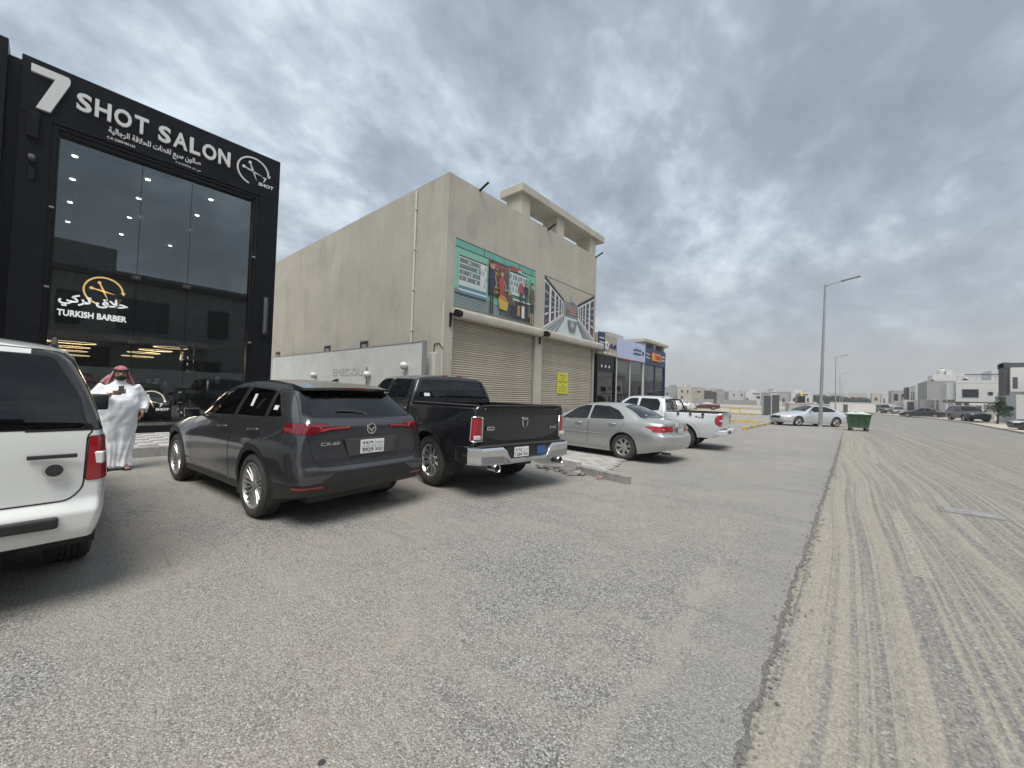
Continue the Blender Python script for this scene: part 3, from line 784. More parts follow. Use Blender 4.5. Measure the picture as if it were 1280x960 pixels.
    for x in (xw, D['xwf']):
        for s in (1,-1): wheel(root, x, s*(W-D['tyre_w']/2-0.03), R, D['rim'], D['tyre_w'], D['spokes'], D['spoke_w'], D['rim_m'], twin=D.get('twin',False), side=s, cap=0.075, dish=D.get('dish',0.05))
    for y in (0.42,-0.42):
        seat(root, x0+ws0-0.75, y, D['sill']+0.35, TRIM); seat(root, x0+0.5, y, D['sill']+0.35, TRIM)
    MB().box((x0+ws0-0.15,-0.8,hood-0.25),(x0+ws0+0.2,0.8,hood-0.02)).build('dashboard', TRIM, root, bevel=0.03)
    for s in (1,-1):
        mm = MB(); mm.obox((x0+ws0-0.28,s*(W+0.16),zs_+0.09),(0.10,0.20,0.24)); mm.obox((x0+ws0-0.26,s*(W+0.0),zs_+0.03),(0.05,0.22,0.04))
        mm.build('wing_mirror', D.get('mirror',BLACKP), root, bevel=0.035, bseg=2, smooth=60)
        for x in (0.22, dm+0.14):
            h = MB(); xx = x0+x; zz = zs_-0.12; h.tube([(xx-0.11,s*(W-0.035),zz),(xx-0.08,s*(W+0.02),zz),(xx+0.08,s*(W+0.02),zz),(xx+0.11,s*(W-0.035),zz)],0.015,6); h.build('door_handle', D.get('handle',PAINT), root, smooth=60)

def build_black_pickup():
    PAINT = mat('black_pickup_paint', (0.011, 0.012, 0.016), 0.2, metal=0.2, coat=1.0, dust=0.07)
    root = empty('parked_pickup', (-3.87, 4.88, 0), PI-0.11); root.scale = (0.985,)*3
    tag(root, 'black crew-cab pickup with chrome bumper and twin exhausts beside the grey crossover', 'pickup truck', 'vehicles parked outside the shops')
    W = 2.02
    D = dict(W=W, L=5.85, rail=1.36, bedL=1.98, sill=0.46, xw=1.28, xwf=4.86, R=0.42, arch=0.49, cab0=2.0, zm=0.95, flare=0.03, br=0.02,
        bedXr=[(0.4,0.10),(0.75,0.10),(0.80,0.08),(1.36,0.05),(1.5,0.05)], gate=(0.775,1.36,0.845),
        lamp_rear=[(0.862,1.19),(1.2,1.19),(1.2,0.87),(0.862,0.86)], lamp_side=rounded([(-0.1,1.19),(0.105,1.19),(0.125,0.87),(-0.1,0.87)],0.02), fuel=(1.72,1.17,0.09),
        belt=1.36, roof=1.90, hood=1.25, ws=(2.15,1.45), wroof=0.76, cablean=0.10, rwin=[(-0.2,1.43),(0.80,1.43),(0.80,1.50),(0.70,1.775),(-0.2,1.785)],
        bpil=1.03, win_rear=[(0.18,1.42),(0.24,1.78),(0.92,1.80),(0.98,1.40)], win_front=[(1.08,1.40),(1.06,1.80),(1.45,1.79),(1.90,1.42),(1.92,1.38)],
        glass=CGLASSD, tyre_w=0.28, rim=0.262, spokes=10, spoke_w=0.052, rim_m=(CHROME, ALLOYD), dish=0.045)
    bed_and_cab(root, D, PAINT)
    # chrome bumper with a plate well
    bp = MB(); rows = []
    ys = [-1.06,-1.03,-0.95,-0.55,-0.47,-0.40,0.40,0.47,0.55,0.95,1.03,1.06]
    for y in ys:
        a = abs(y); x = -0.10 if a < 0.6 else -0.10+0.02*(a-0.6)/0.35 if a <= 0.95 else -0.08+(a-0.95)*1.7
        top = 0.76 if a > 0.5 else 0.70 if a > 0.44 else 0.575; zb = 0.52 if a > 0.6 else 0.50
        rows.append([(x+0.12,y,top+0.012),(x+0.015,y,top),(x,y,top-0.03 if top > 0.6 else top-0.01),(x+0.012,y,(top+zb)/2),(x,y,zb+0.03),(x+0.03,y,zb),(x+0.15,y,zb)])
    for i in range(len(rows)-1):
        for j in range(6): bp.add([rows[i][j],rows[i][j+1],rows[i+1][j+1],rows[i+1][j]], [(0,1,2,3)])
    for s, r in ((1,rows[-1]),(-1,rows[0])):
        y = r[0][1]; bp.add([(p[0],y,p[2]) for p in r]+[(0.42,y+s*0.0,0.56),(0.42,y,0.74)], [tuple(range(9))])
        bp.add([(0.06,y,0.772),(0.06,y-s*0.06,0.772),(0.42,y-s*0.06,0.75),(0.42,y,0.74)], [(0,1,2,3)])
    bp.build('rear_bumper', CHROME, root, smooth=40, fix=False)
    MB().box((-0.055,-0.93,0.765),(0.14,0.93,0.785)).build('bumper_step', BLACKP, root, bevel=0.008)
    MB().box((-0.045,-0.46,0.56),(0.05,0.46,0.765)).build('plate_well', BLACKP, root)
    MB().box((-0.053,-0.40,0.60),(-0.045,-0.22,0.73)).build('blue_sticker', mat('blue_sticker',(0.02,0.10,0.30),0.4), root)
    plate(root, -0.052, 0.14, 0.665, top=('١٢٨٤', arabic('ا ب ر')), bot=('1284','RBA'), w=0.31, h=0.15)
    for s in (1,-1):
        e = MB(); y = s*0.70; e.lathe([(0.05,0.0),(0.058,-0.01),(0.06,0.0),(0.06,0.16),(0.05,0.16),(0.05,0.0)],20,'x',(-0.13,y,0.47)); e.build('exhaust_tip', CHROME, root, smooth=40)
        MB().lathe([(0.05,0.03),(0.001,0.03)],16,'x',(-0.13,y,0.47)).build('exhaust_bore', SEAL, root)
    # lamps: chrome frame and reversing lens
    for s in (1,-1):
        fr = MB(); y0, y1 = s*0.855, s*1.03
        pts = [(0.030,y0,0.85),(0.028,y0,1.20),(0.045,y1-s*0.02,1.205),(0.10,y1+s*0.018,1.20)]
        fr.tube([(0.05,y0,0.85),(0.042,y0,1.20),(0.06,y1-s*0.04,1.205),(0.10,y1-s*0.02,1.20),(0.13,y1-s*0.02,0.86),(0.085,y1-s*0.05,0.85),(0.05,y0,0.85)],0.011,6)
        fr.build('lamp_frame', CHROME, root, smooth=60)
        MB().obox((0.058,s*0.935,0.905),(0.02,0.13,0.06),Matrix.Rotation(s*0.1,3,'Z')).build('reversing_lamp', CLEARL, root, bevel=0.006)
    # tailgate: centre crease, handle, badges
    hd = MB(); hd.box((0.022,-0.13,1.235),(0.05,0.13,1.265)); 
    MB().box((0.024,-0.83,1.305),(0.06,0.83,1.335)).build('gate_lip', PAINT, root, bevel=0.01)
    em = MB(); c = (0.032,0.0,1.10)
    flat_poly(em, c, [(-0.065,0.085),(-0.07,0.0),(-0.045,-0.06),(0,-0.09),(0.045,-0.06),(0.07,0.0),(0.065,0.085)], REAR, 0.012)
    e_ = em.build('emblem', CHROME, root, bevel=0.004)
    e2 = MB(); flat_poly(e2, c, [(-0.025,-0.065),(-0.03,-0.01),(-0.012,0.03),(-0.02,0.045),(0.02,0.045),(0.012,0.03),(0.03,-0.01),(0.025,-0.065),(0,-0.08)], REAR, 0.006, off=0.012)
    for s in (1,-1): arc_strip(e2, Vector(c)+REAR @ Vector((s*0.036,0.02,0.012)), 0.012, 0.026, 0.3 if s > 0 else PI-0.3, (0.3 if s > 0 else PI-0.3)+s*4.6, 12, REAR, 0.006)
    e2.build('emblem_relief', ALLOYD, e_)
    bd = MB(); flat_poly(bd, (0.032,0.715,1.035), rounded([(-0.075,-0.028),(0.075,-0.028),(0.075,0.028),(-0.075,0.028)],0.02), REAR, 0.008); b_ = bd.build('badge', CHROME, root)
    letter('lettering', 'LARAMIE', (0.023,0.715,1.035), REAR, INKP, b_, center=True, width=0.12, height=0.026, depth=0.002)
    letter('lettering', '4X4', (0.03,-0.58,0.99), REAR, CHROME, root, width=0.17, height=0.045, depth=0.006, bold=0.02)
    # high brake lamp, sliding pane lines, decal
    MB().box((2.115,-0.24,1.84),(2.20,0.24,1.885)).build('brake_lamp', REDL, root, bevel=0.01)
    MB().box((2.11,-0.10,1.85),(2.12,0.10,1.878)).build('cargo_lamp', CLEARL, root)
    for s in (1,-1): MB().obox((2.03,s*0.24,1.60),(0.012,0.025,0.36),Matrix.Rotation(math.radians(16),3,'Y')).build('window_bar', SEAL, root)
    MB().obox((2.0,0.62,1.50),(0.004,0.12,0.06),Matrix.Rotation(math.radians(16),3,'Y')).build('window_sticker', WHITEP, root)
    return root
black_pickup = build_black_pickup()

def build_silver_pickup():
    PAINT = mat('white_pickup_paint', (0.62, 0.64, 0.66), 0.3, metal=0.25, coat=1.0, dust=0.15)
    root = empty('parked_pickup', (-2.98, 13.95, 0), PI+0.066); root.scale = (0.96,)*3
    tag(root, 'white double-cab pickup with 4x4 decal and black bed knobs behind the silver sedan', 'pickup truck', 'vehicles parked outside the shops')
    W = 1.90
    D = dict(W=W, L=5.3, rail=1.19, bedL=1.72, sill=0.40, xw=1.17, xwf=4.27, R=0.39, arch=0.46, cab0=1.74, zm=0.85, flare=0.05, br=0.03,
        bedXr=[(0.3,0.14),(0.62,0.12),(0.70,0.06),(1.19,0.02),(1.3,0.02)], gate=(0.62,1.17,0.70),
        lamp_rear=rounded([(0.74,1.12),(1.1,1.14),(1.1,0.78),(0.76,0.80)],0.03), lamp_side=rounded([(-0.1,1.14),(0.10,1.13),(0.19,1.05),(0.21,0.95),(0.19,0.86),(0.10,0.79),(-0.1,0.78)],0.04),
        belt=1.16, roof=1.70, hood=1.08, ws=(2.0,1.32), wroof=0.66, cablean=0.09, rwin=[(-0.2,1.24),(0.68,1.24),(0.60,1.57),(-0.2,1.58)],
        bpil=0.96, win_rear=[(0.22,1.21),(0.20,1.45),(0.30,1.585),(0.86,1.60),(0.90,1.20)], win_front=[(1.00,1.20),(0.97,1.60),(1.25,1.59),(1.70,1.24),(1.72,1.18)],
        glass=CGLASSD, tyre_w=0.25, rim=0.22, spokes=6, spoke_w=0.07, rim_m=(ALLOY, ALLOYD), mirror=PAINT)
    bed_and_cab(root, D, PAINT)
    # step bumper
    bp = MB()
    for s in (1,-1): bp.box((-0.14,s*0.28,0.50),(0.16,s*0.90,0.66))
    for s in (1,-1): MB().prism([(-0.14,0.52),(-0.12,0.66),(0.12,0.66),(0.75-0.1,0.60),(0.62,0.50),(0.0,0.49)],'y',s*0.30,s*0.92).build('bumper_corner', PAINT, root, bevel=0.02, smooth=40)
    MB().box((-0.11,-0.30,0.50),(0.14,0.30,0.60)).build('bumper_step', BLACKP, root, bevel=0.01)
    MB().box((-0.16,0.34,0.545),(-0.12,0.52,0.625)).build('bumper_light', BLACKP, root, bevel=0.01)
    plate(root, -0.122, 0.0, 0.56, top=('٤٧٣١', arabic('ح ل ب')), bot=('4731','BLJ'), w=0.30, h=0.09)
    for x in (0.55,0.92,1.30):
        k = MB(); k.lathe([(0.001,0.05),(0.035,0.05),(0.042,0.03),(0.03,0.0)],14,'y',(x,0.945,1.135)); k.build('tie_down_knob', BLACKP, root, smooth=50)
    letter('lettering', '4x4', (0.80,0.955,1.00), LEFTS, mat('decal_grey',(0.05,0.06,0.10),0.4), root, width=0.28, height=0.085, depth=0.004, bold=0.02)
    # reversing band across the lens
    for s in (1,-1): MB().obox((0.11,s*0.915,0.955),(0.26,0.03,0.05),Matrix.Rotation(-s*0.32,3,'Z')).build('reversing_lamp', CLEARL, root, bevel=0.01)
    MB().box((0.0,-0.12,0.98),(0.03,0.12,1.05)).build('gate_handle', BLACKP, root, bevel=0.01)
    # roll bar behind the cab
    rb = MB()
    for s in (1,-1): rb.tube([(1.48,s*0.80,1.19),(1.60,s*0.78,1.45),(1.66,s*0.70,1.58)],0.025,8)
    rb.tube([(1.66,0.70,1.58),(1.66,0,1.60),(1.66,-0.70,1.58)],0.025,8); rb.build('roll_bar', BLACKP, root, smooth=60)
    return root
silver_pickup = build_silver_pickup()
# ------------------------------------------------------------------ sedans
def sedan(root, S, PAINT, D):
    bm = shell(S, D.get('dx', 0.05)); R = D['R']; aw = D['arch']
    for poly, t in ((D['door_f'],2),(D['door_r'],3)): cut(bm, 'side', rounded(poly,0.05), t)
    cut(bm, 'top', rounded(D['boot'],0.05), 4, 0.25, zone=lambda c: c.x < 1.2 and c.z < S['zt'][2][1]+0.3 and c.z > 0.8)
    if D.get('boot_r'): cut(bm, 'rear', rounded(D['boot_r'],0.04), 4, 0.1, zone=lambda c: c.x < 0.5)
    cut(bm, 'rear', D['lamp_rear'], 9, 0.3, zone=lambda c: c.x < 0.5)
    cut(bm, 'side', D['lamp_side'], 9, 0.1, zone=lambda c: c.x < 1.0)
    for x in (D['xw'], D['xwf']): cut(bm, 'side', circle(x,R,aw), 7, 0.05, zone=lambda c: c.y > 0.5)
    cut(bm, 'side', rounded(D['win_f'],0.03), 11); cut(bm, 'side', rounded(D['win_r'],0.03), 12)
    if D.get('win_q'): cut(bm, 'side', rounded(D['win_q'],0.02), 13)
    cut(bm, 'top', rounded(D['rglass'],0.04), 8, 0.1, zone=lambda c: c.x < S['L']/2)
    cut(bm, 'top', rounded(D['wind'],0.04), 14, 0.1, zone=lambda c: c.x > S['L']/2)
    cut(bm, 'top', rounded(D['bonnet'],0.05), 15, 0.3, zone=lambda c: c.x > S['L']/2)
    cut(bm, 'front', D['head'], 16, 0.1); cut(bm, 'side', D['head_s'], 16, 0.1)
    cut(bm, 'front', D['grille'], 17, 0.1)
    G = D.get('glass', CGLASS)
    T = {0: dict(name='body', mat=PAINT), 2: dict(name='door', mat=PAINT, split=1), 3: dict(name='door', mat=PAINT, split=1), 4: dict(name='boot_lid', mat=PAINT, seam=0.008), 7: dict(hole=1),
         8: dict(name='rear_window', mat=G, inset=0.005, seam=0.03), 9: dict(name='tail_lamp', mat=D.get('lampm',REDL), split=1, inset=-0.004), 11: dict(name='side_window', mat=G, split=1, inset=0.005, seam=0.024), 12: dict(name='side_window', mat=G, split=1, inset=0.005, seam=0.024),
         13: dict(name='side_window', mat=G, split=1, inset=0.005, seam=0.02), 14: dict(name='windscreen', mat=CGLASS, inset=0.005, seam=0.03), 15: dict(name='bonnet', mat=PAINT), 16: dict(name='head_lamp', mat=CLEARL, split=1, inset=-0.003), 17: dict(name='grille', mat=BLACKP)}
    emit_parts(bm, T, root, SEAL); bm.free()
    W = max(w for _, w in S['wm'])
    wheel_wells(root, None, [(D['xw'],R),(D['xwf'],R)], aw+0.01, W-0.015, (0.62,S['L']-0.4), 0.26)
    for x in (D['xw'], D['xwf']):
        for s in (1,-1): wheel(root, x, s*(W-D['tw']/2-0.025), R, D['rim'], D['tw'], D['spokes'], D['sw'], (ALLOY,ALLOYD), twin=D.get('twin',False), side=s, cap=0.06, dish=0.03)
    for y in (0.36,-0.36): seat(root, D['seat'], y, 0.32, D.get('trim',TRIM), 0.5)
    rs = MB(); x = D['seat']-1.0; rs.obox((x+0.1,0,0.5),(0.5,1.25,0.18)); rs.obox((x-0.12,0,0.8),(0.14,1.25,0.5), Matrix.Rotation(math.radians(-20),3,'Y')); rs.build('rear_bench', D.get('trim',TRIM), root, bevel=0.03, smooth=50)
    MB().box((D['seat']+0.75,-0.7,0.75),(D['seat']+1.05,0.7,0.90)).build('dashboard', TRIM, root, bevel=0.03)
    for s in (1,-1):
        mm = MB(); xm, zm_ = D['mirror']; mm.obox((xm,s*(W+0.06),zm_),(0.09,0.18,0.11)); mm.obox((xm+0.02,s*(W-0.04),zm_-0.03),(0.04,0.12,0.03)); mm.build('wing_mirror', PAINT, root, bevel=0.03, bseg=2, smooth=60)
        for x, z in D['handles']:
            yo = s*(W-0.02); h = MB(); h.tube([(x+0.10,yo-s*0.02,z),(x+0.07,yo+s*0.018,z+0.002),(x-0.07,yo+s*0.018,z+0.004),(x-0.10,yo-s*0.02,z+0.004)],0.013,6); h.build('door_handle', PAINT, root, smooth=60)

def build_silver_sedan():
    PAINT = mat('silver_green_paint', (0.41, 0.42, 0.405), 0.3, metal=0.55, coat=0.9, dust=0.2)
    root = empty('parked_sedan', (-3.15, 9.93, 0), PI-0.08); root.scale = (0.97,)*3
    tag(root, 'silver-green sedan with red tail lamps parked between the two pickups', 'car', 'vehicles parked outside the shops')
    S = dict(L=4.80, zm=0.68, tuck=0.06, soft=2, bow=0.012,
        zb=[(0,0.34),(0.4,0.25),(0.7,0.2),(4.2,0.19),(4.8,0.22)],
        zs=[(0,0.95),(0.5,0.985),(1.2,0.99),(2.2,0.955),(3.2,0.91),(3.7,0.87),(4.4,0.76),(4.8,0.62)],
        ws=[(0,0.78),(0.6,0.83),(1.5,0.85),(2.5,0.85),(3.4,0.84),(4.2,0.80),(4.8,0.70)],
        wm=[(0,0.86),(0.4,0.90),(1.05,0.91),(2.0,0.905),(3.0,0.90),(3.82,0.91),(4.4,0.88),(4.8,0.80)],
        zr=[(0,1.0),(0.35,1.03),(0.62,1.06),(0.9,1.20),(1.25,1.335),(1.7,1.385),(2.2,1.38),(2.6,1.30),(3.0,1.12),(3.35,0.95),(3.6,0.915),(4.3,0.82),(4.8,0.65)],
        wr=[(0,0.66),(0.5,0.70),(0.7,0.70),(1.0,0.63),(1.3,0.575),(1.8,0.57),(2.3,0.585),(2.8,0.66),(3.3,0.75),(3.7,0.74),(4.8,0.6)],
        zt=[(0,1.035),(0.3,1.055),(0.55,1.07),(0.9,1.24),(1.25,1.39),(1.7,1.44),(2.15,1.44),(2.55,1.37),(2.95,1.18),(3.35,1.0),(3.6,0.97),(4.3,0.90),(4.65,0.80),(4.8,0.72)],
        Xr=[(0.2,0.12),(0.36,0.03),(0.50,0.0),(0.66,0.005),(0.70,0.05),(0.80,0.075),(0.98,0.10),(1.02,0.13),(1.1,0.15)],
        Xf=[(0.2,0.1),(0.4,0.0),(0.6,0.02),(0.8,0.1),(1.0,0.2)], rr=0.45, kr=0.17, rf=0.6, kf=0.25, fr=1.0, ff=1.0, br=0.07)
    D = dict(R=0.333, arch=0.375, xw=1.06, xwf=3.83, rim=0.215, tw=0.21, spokes=7, sw=0.066, seat=2.35, mirror=(3.05,1.02), handles=((1.38,0.90),(2.42,0.87)), glass=glass_mat('sedan_glass',(0.13,0.145,0.14),boost=1.3),
        door_f=[(3.30,0.93),(3.25,0.60),(3.22,0.28),(2.13,0.28),(2.12,0.97)], door_r=[(2.10,0.97),(2.11,0.28),(1.52,0.28),(1.42,0.50),(1.22,0.68),(1.10,0.80),(1.04,0.99)],
        boot=[(0.60,-0.2),(0.60,0.66),(0.10,0.62),(-0.05,-0.2)], boot_r=[(-0.2,0.70),(0.45,0.70),(0.50,0.86),(0.64,0.98),(0.62,1.05),(-0.2,1.05)],
        lamp_rear=rounded([(0.44,0.86),(0.42,0.79),(0.86,0.765),(0.9,0.90),(0.66,0.905)],0.02), lamp_side=rounded([(-0.1,0.77),(0.25,0.80),(0.50,0.885),(0.40,0.905),(-0.1,0.90)],0.02),
        win_f=[(3.02,0.965),(2.17,1.0),(2.17,1.345),(2.38,1.335),(2.60,1.265)], win_r=[(2.08,1.005),(1.12,1.03),(1.08,1.06),(1.32,1.24),(1.62,1.335),(2.08,1.35)],
        rglass=[(0.62,-0.2),(0.68,0.60),(1.20,0.50),(1.28,-0.2)], wind=[(3.30,-0.2),(3.22,0.66),(2.62,0.55),(2.52,-0.2)], bonnet=[(3.42,-0.2),(3.42,0.66),(4.5,0.56),(4.66,-0.2)],
        head=[(0.82,0.72),(0.45,0.68),(0.45,0.58),(0.82,0.58)], head_s=[(4.85,0.60),(4.35,0.70),(4.35,0.76),(4.85,0.74)], grille=[(-0.1,0.66),(0.4,0.66),(0.4,0.52),(-0.1,0.52)])
    sedan(root, S, PAINT, D)
    for s in (1,-1): MB().obox((0.115,s*0.60,0.835),(0.04,0.26,0.028),Matrix.Rotation(s*0.22,3,'Z')).build('lamp_band', CLEARL, root, bevel=0.008)
    plate(root, -0.02, 0.0, 0.80, top=('٢٦٤٧', arabic('ن ر ا')), bot=('2647','ARN'), w=0.30, h=0.13)
    ch = MB(); ch.box((-0.04,-0.36,0.875),(0.0,0.36,0.905)); ch.build('chrome_strip', CHROME, root, bevel=0.006)
    arc = MB(); arc_strip(arc, (0.0,0,0.955), 0.035, 0.045, 0, 2*PI, 20, REAR, 0.012); arc.build('emblem', CHROME, root)
    e = MB(); e.lathe([(0.025,-0.02),(0.032,-0.02),(0.032,0.2),(0.025,0.2)],12,'x',(0.02,0.5,0.25)); e.build('exhaust_tip', ALLOYD, root, smooth=40)
    MB().obox((0.82,0.2,1.13),(0.10,0.10,0.03)).build('shelf_item', WHITEP, root, bevel=0.01)
    for s in (1,-1): MB().obox((2.35,s*0.905,0.62),(1.9,0.010,0.022)).build('side_moulding', PAINT, root, bevel=0.005)
    return root
silver_sedan = build_silver_sedan()

SEDAN_PAINT = mat('light_silver_paint', (0.60, 0.63, 0.66), 0.28, metal=0.4, coat=1.0, dust=0.15)
def build_far_sedan():
    root = empty('parked_sedan', (-0.95, 38.0, 0), PI+0.0)
    S = dict(L=4.64, zm=0.66, tuck=0.06, soft=2, bow=0.012,
        zb=[(0,0.32),(0.4,0.22),(4.1,0.18),(4.64,0.22)],
        zs=[(0,0.94),(0.6,0.97),(1.2,0.965),(2.2,0.93),(3.0,0.89),(3.5,0.84),(4.2,0.74),(4.64,0.60)],
        ws=[(0,0.76),(0.6,0.81),(1.5,0.83),(2.5,0.83),(3.4,0.82),(4.1,0.78),(4.64,0.68)],
        wm=[(0,0.84),(0.4,0.88),(1.05,0.90),(2.0,0.89),(3.0,0.89),(3.72,0.90),(4.3,0.87),(4.64,0.78)],
        zr=[(0,0.97),(0.35,1.0),(0.6,1.05),(1.0,1.22),(1.5,1.345),(2.0,1.37),(2.4,1.32),(2.8,1.16),(3.2,0.93),(3.45,0.885),(4.2,0.79),(4.64,0.63)],
        wr=[(0,0.64),(0.5,0.68),(1.0,0.60),(1.4,0.56),(1.9,0.56),(2.4,0.58),(2.8,0.65),(3.2,0.73),(3.6,0.72),(4.64,0.58)],
        zt=[(0,1.0),(0.3,1.025),(0.55,1.07),(1.0,1.27),(1.5,1.41),(1.95,1.435),(2.35,1.39),(2.75,1.23),(3.2,0.99),(3.45,0.945),(4.1,0.88),(4.5,0.78),(4.64,0.70)],
        Xr=[(0.2,0.12),(0.4,0.0),(0.62,0.0),(0.72,0.05),(0.92,0.06),(0.98,0.02),(1.05,0.05)],
        Xf=[(0.2,0.1),(0.4,0.0),(0.6,0.02),(0.8,0.1),(1.0,0.2)], rr=0.4, kr=0.15, rf=0.6, kf=0.25, fr=1.0, ff=1.0, br=0.06)
    D = dict(R=0.325, arch=0.365, xw=1.0, xwf=3.72, rim=0.225, tw=0.21, spokes=5, sw=0.05, twin=True, seat=2.25, mirror=(2.9,1.0), handles=((1.30,0.88),(2.34,0.85)), glass=CGLASSD, lampm=REDD, dx=0.07,
        door_f=[(3.15,0.90),(3.12,0.60),(3.08,0.27),(2.04,0.27),(2.03,0.95)], door_r=[(2.01,0.95),(2.02,0.27),(1.45,0.27),(1.36,0.48),(1.16,0.66),(1.02,0.80),(0.96,0.97)],
        boot=[(0.56,-0.2),(0.56,0.64),(0.10,0.60),(-0.05,-0.2)], boot_r=[(-0.2,0.68),(0.48,0.68),(0.58,0.96),(0.58,1.02),(-0.2,1.02)],
        lamp_rear=rounded([(0.30,0.90),(0.30,0.83),(0.86,0.79),(0.9,0.91)],0.02), lamp_side=rounded([(-0.1,0.80),(0.2,0.82),(0.42,0.90),(0.3,0.92),(-0.1,0.91)],0.02),
        win_f=[(2.95,0.945),(2.08,0.975),(2.08,1.33),(2.30,1.315),(2.48,1.255)], win_r=[(1.98,0.98),(1.10,1.0),(0.92,1.03),(1.15,1.18),(1.55,1.31),(1.98,1.335)],
        rglass=[(0.60,-0.2),(0.66,0.60),(1.38,0.48),(1.48,-0.2)], wind=[(3.15,-0.2),(3.08,0.64),(2.45,0.53),(2.36,-0.2)], bonnet=[(3.28,-0.2),(3.28,0.64),(4.35,0.54),(4.5,-0.2)],
        head=[(0.80,0.72),(0.42,0.68),(0.42,0.60),(0.80,0.60)], head_s=[(4.70,0.62),(4.20,0.69),(4.15,0.74),(4.70,0.72)], grille=[(-0.1,0.66),(0.4,0.66),(0.4,0.50),(-0.1,0.50)])
    sedan(root, S, SEDAN_PAINT, D)
    return root
far_sedan = build_far_sedan()
tag(far_sedan, 'light silver sedan in side view, parked behind the near street lamp and green skip', 'car', 'cars parked along the far street')
# ------------------------------------------------------------------ white SUV at the left edge
SUV_PAINT = mat('white_suv_paint', (0.70, 0.71, 0.68), 0.3, coat=1.0, dust=0.1)
def build_white_suv():
    PAINT = SUV_PAINT
    root = empty('parked_suv', (-3.98, -0.69, 0), PI)
    tag(root, 'white SUV with red and clear tail lamp cut off by the left edge', 'car', 'vehicles parked outside the shops')
    W = 1.0
    S = dict(L=5.2, zm=0.82, tuck=0.05, soft=1, bow=0.02,
        zb=[(0,0.46),(0.5,0.40),(4.5,0.38),(5.2,0.42)], zs=[(0,1.17),(2.5,1.17),(3.4,1.14),(3.9,1.10),(4.8,1.02),(5.2,0.9)],
        ws=[(0,0.96),(3.5,0.96),(4.6,0.93),(5.2,0.85)], wm=[(0,0.98),(1.1,1.0),(4.0,1.0),(4.8,0.98),(5.2,0.92)],
        zr=[(0,1.72),(0.4,1.76),(1.5,1.80),(2.4,1.79),(2.8,1.72),(3.2,1.45),(3.6,1.16),(3.9,1.12),(5.2,0.95)],
        wr=[(0,0.76),(0.5,0.78),(2.5,0.78),(2.9,0.80),(3.6,0.88),(5.2,0.76)],
        zt=[(0,1.79),(0.3,1.82),(1.2,1.86),(2.3,1.86),(2.75,1.78),(3.2,1.51),(3.6,1.23),(3.9,1.18),(4.9,1.12),(5.2,1.0)],
        Xr=[(0.4,0.06),(0.52,0.0),(0.66,0.0),(0.70,0.06),(1.0,0.07),(1.18,0.09),(1.72,0.30),(1.86,0.36)],
        Xf=[(0.4,0.05),(0.6,0.0),(1.0,0.1),(1.2,0.2)], rr=0.18, kr=0.05, rf=0.5, kf=0.2, fr=1.2, ff=1.0, br=0.06)
    bm = shell(S, 0.06)
    cut(bm, 'rear', rounded([(-0.2,0.715),(0.80,0.715),(0.865,0.79),(0.875,1.15),(0.90,1.17),(0.72,1.735),(-0.2,1.77)],0.04), 4, 0.1)
    cut(bm, 'rear', [(0.6,1.185),(1.1,1.185),(1.1,1.735),(0.6,1.735)], 10, 0.03, zone=lambda c: c.x < 0.42)
    cut(bm, 'rear', rounded([(-0.2,1.20),(0.865,1.20),(0.825,1.42),(0.70,1.69),(-0.2,1.715)],0.04), 8, 0.1)
    cut(bm, 'rear', rounded([(0.885,1.14),(0.875,0.84),(1.1,0.84),(1.1,1.14)],0.015), 9, 0.02, zone=lambda c: c.x < 0.25)
    cut(bm, 'side', rounded([(-0.1,1.135),(0.20,1.13),(0.22,0.85),(-0.1,0.845)],0.02), 9, 0.1, zone=lambda c: c.y > 0.885)
    cut(bm, 'side', rounded([(0.42,1.22),(1.15,1.22),(1.15,1.68),(0.62,1.66)],0.05), 11); cut(bm, 'side', rounded([(1.25,1.22),(2.15,1.22),(2.15,1.69),(1.25,1.69)],0.05), 12)
    cut(bm, 'side', rounded([(2.25,1.22),(3.2,1.20),(2.75,1.66),(2.25,1.69)],0.05), 13)
    cut(bm, 'top', rounded([(3.62,-0.2),(3.55,0.80),(2.9,0.70),(2.82,-0.2)],0.03), 14, 0.1, zone=lambda c: c.z > 1.2)
    cut(bm, 'side', rounded([(2.22,1.17),(2.22,0.5),(1.75,0.5),(1.55,0.85),(1.2,1.0),(1.2,1.18)],0.05), 2); cut(bm, 'side', rounded([(2.24,1.17),(2.24,0.5),(3.4,0.5),(3.45,1.15)],0.05), 3)
    for x in (1.15,4.15): cut(bm, 'side', circle(x,0.40,0.47), 7, 0.05, zone=lambda c: c.y > 0.5)
    T = {0: dict(name='body', mat=PAINT), 2: dict(name='door', mat=PAINT, split=1), 3: dict(name='door', mat=PAINT, split=1), 4: dict(name='tailgate', mat=PAINT, seam=0.009), 7: dict(hole=1), 8: dict(name='rear_window', mat=CGLASSD, inset=-0.004, seam=0.02),
         10: dict(name='pillar_garnish', mat=GLOSSB, split=1, seam=0.006), 9: dict(name='tail_lamp', mat=REDL, split=1, inset=-0.008, seam=0.006), 11: dict(name='side_window', mat=CGLASSD, split=1, seam=0.03), 12: dict(name='side_window', mat=CGLASSD, split=1, seam=0.03), 13: dict(name='side_window', mat=CGLASSD, split=1, seam=0.03), 14: dict(name='windscreen', mat=CGLASS, inset=0.005, seam=0.03)}
    emit_parts(bm, T, root, SEAL, 0.008); bm.free()
    wheel_wells(root, None, [(1.15,0.40),(4.15,0.40)], 0.48, 0.985, (0.35,4.8), 0.42)
    for x in (1.15,4.15):
        for s in (1,-1): wheel(root, x, s*0.84, 0.40, 0.235, 0.275, 6, 0.075, (ALLOY,ALLOYD), side=s, cap=0.07)
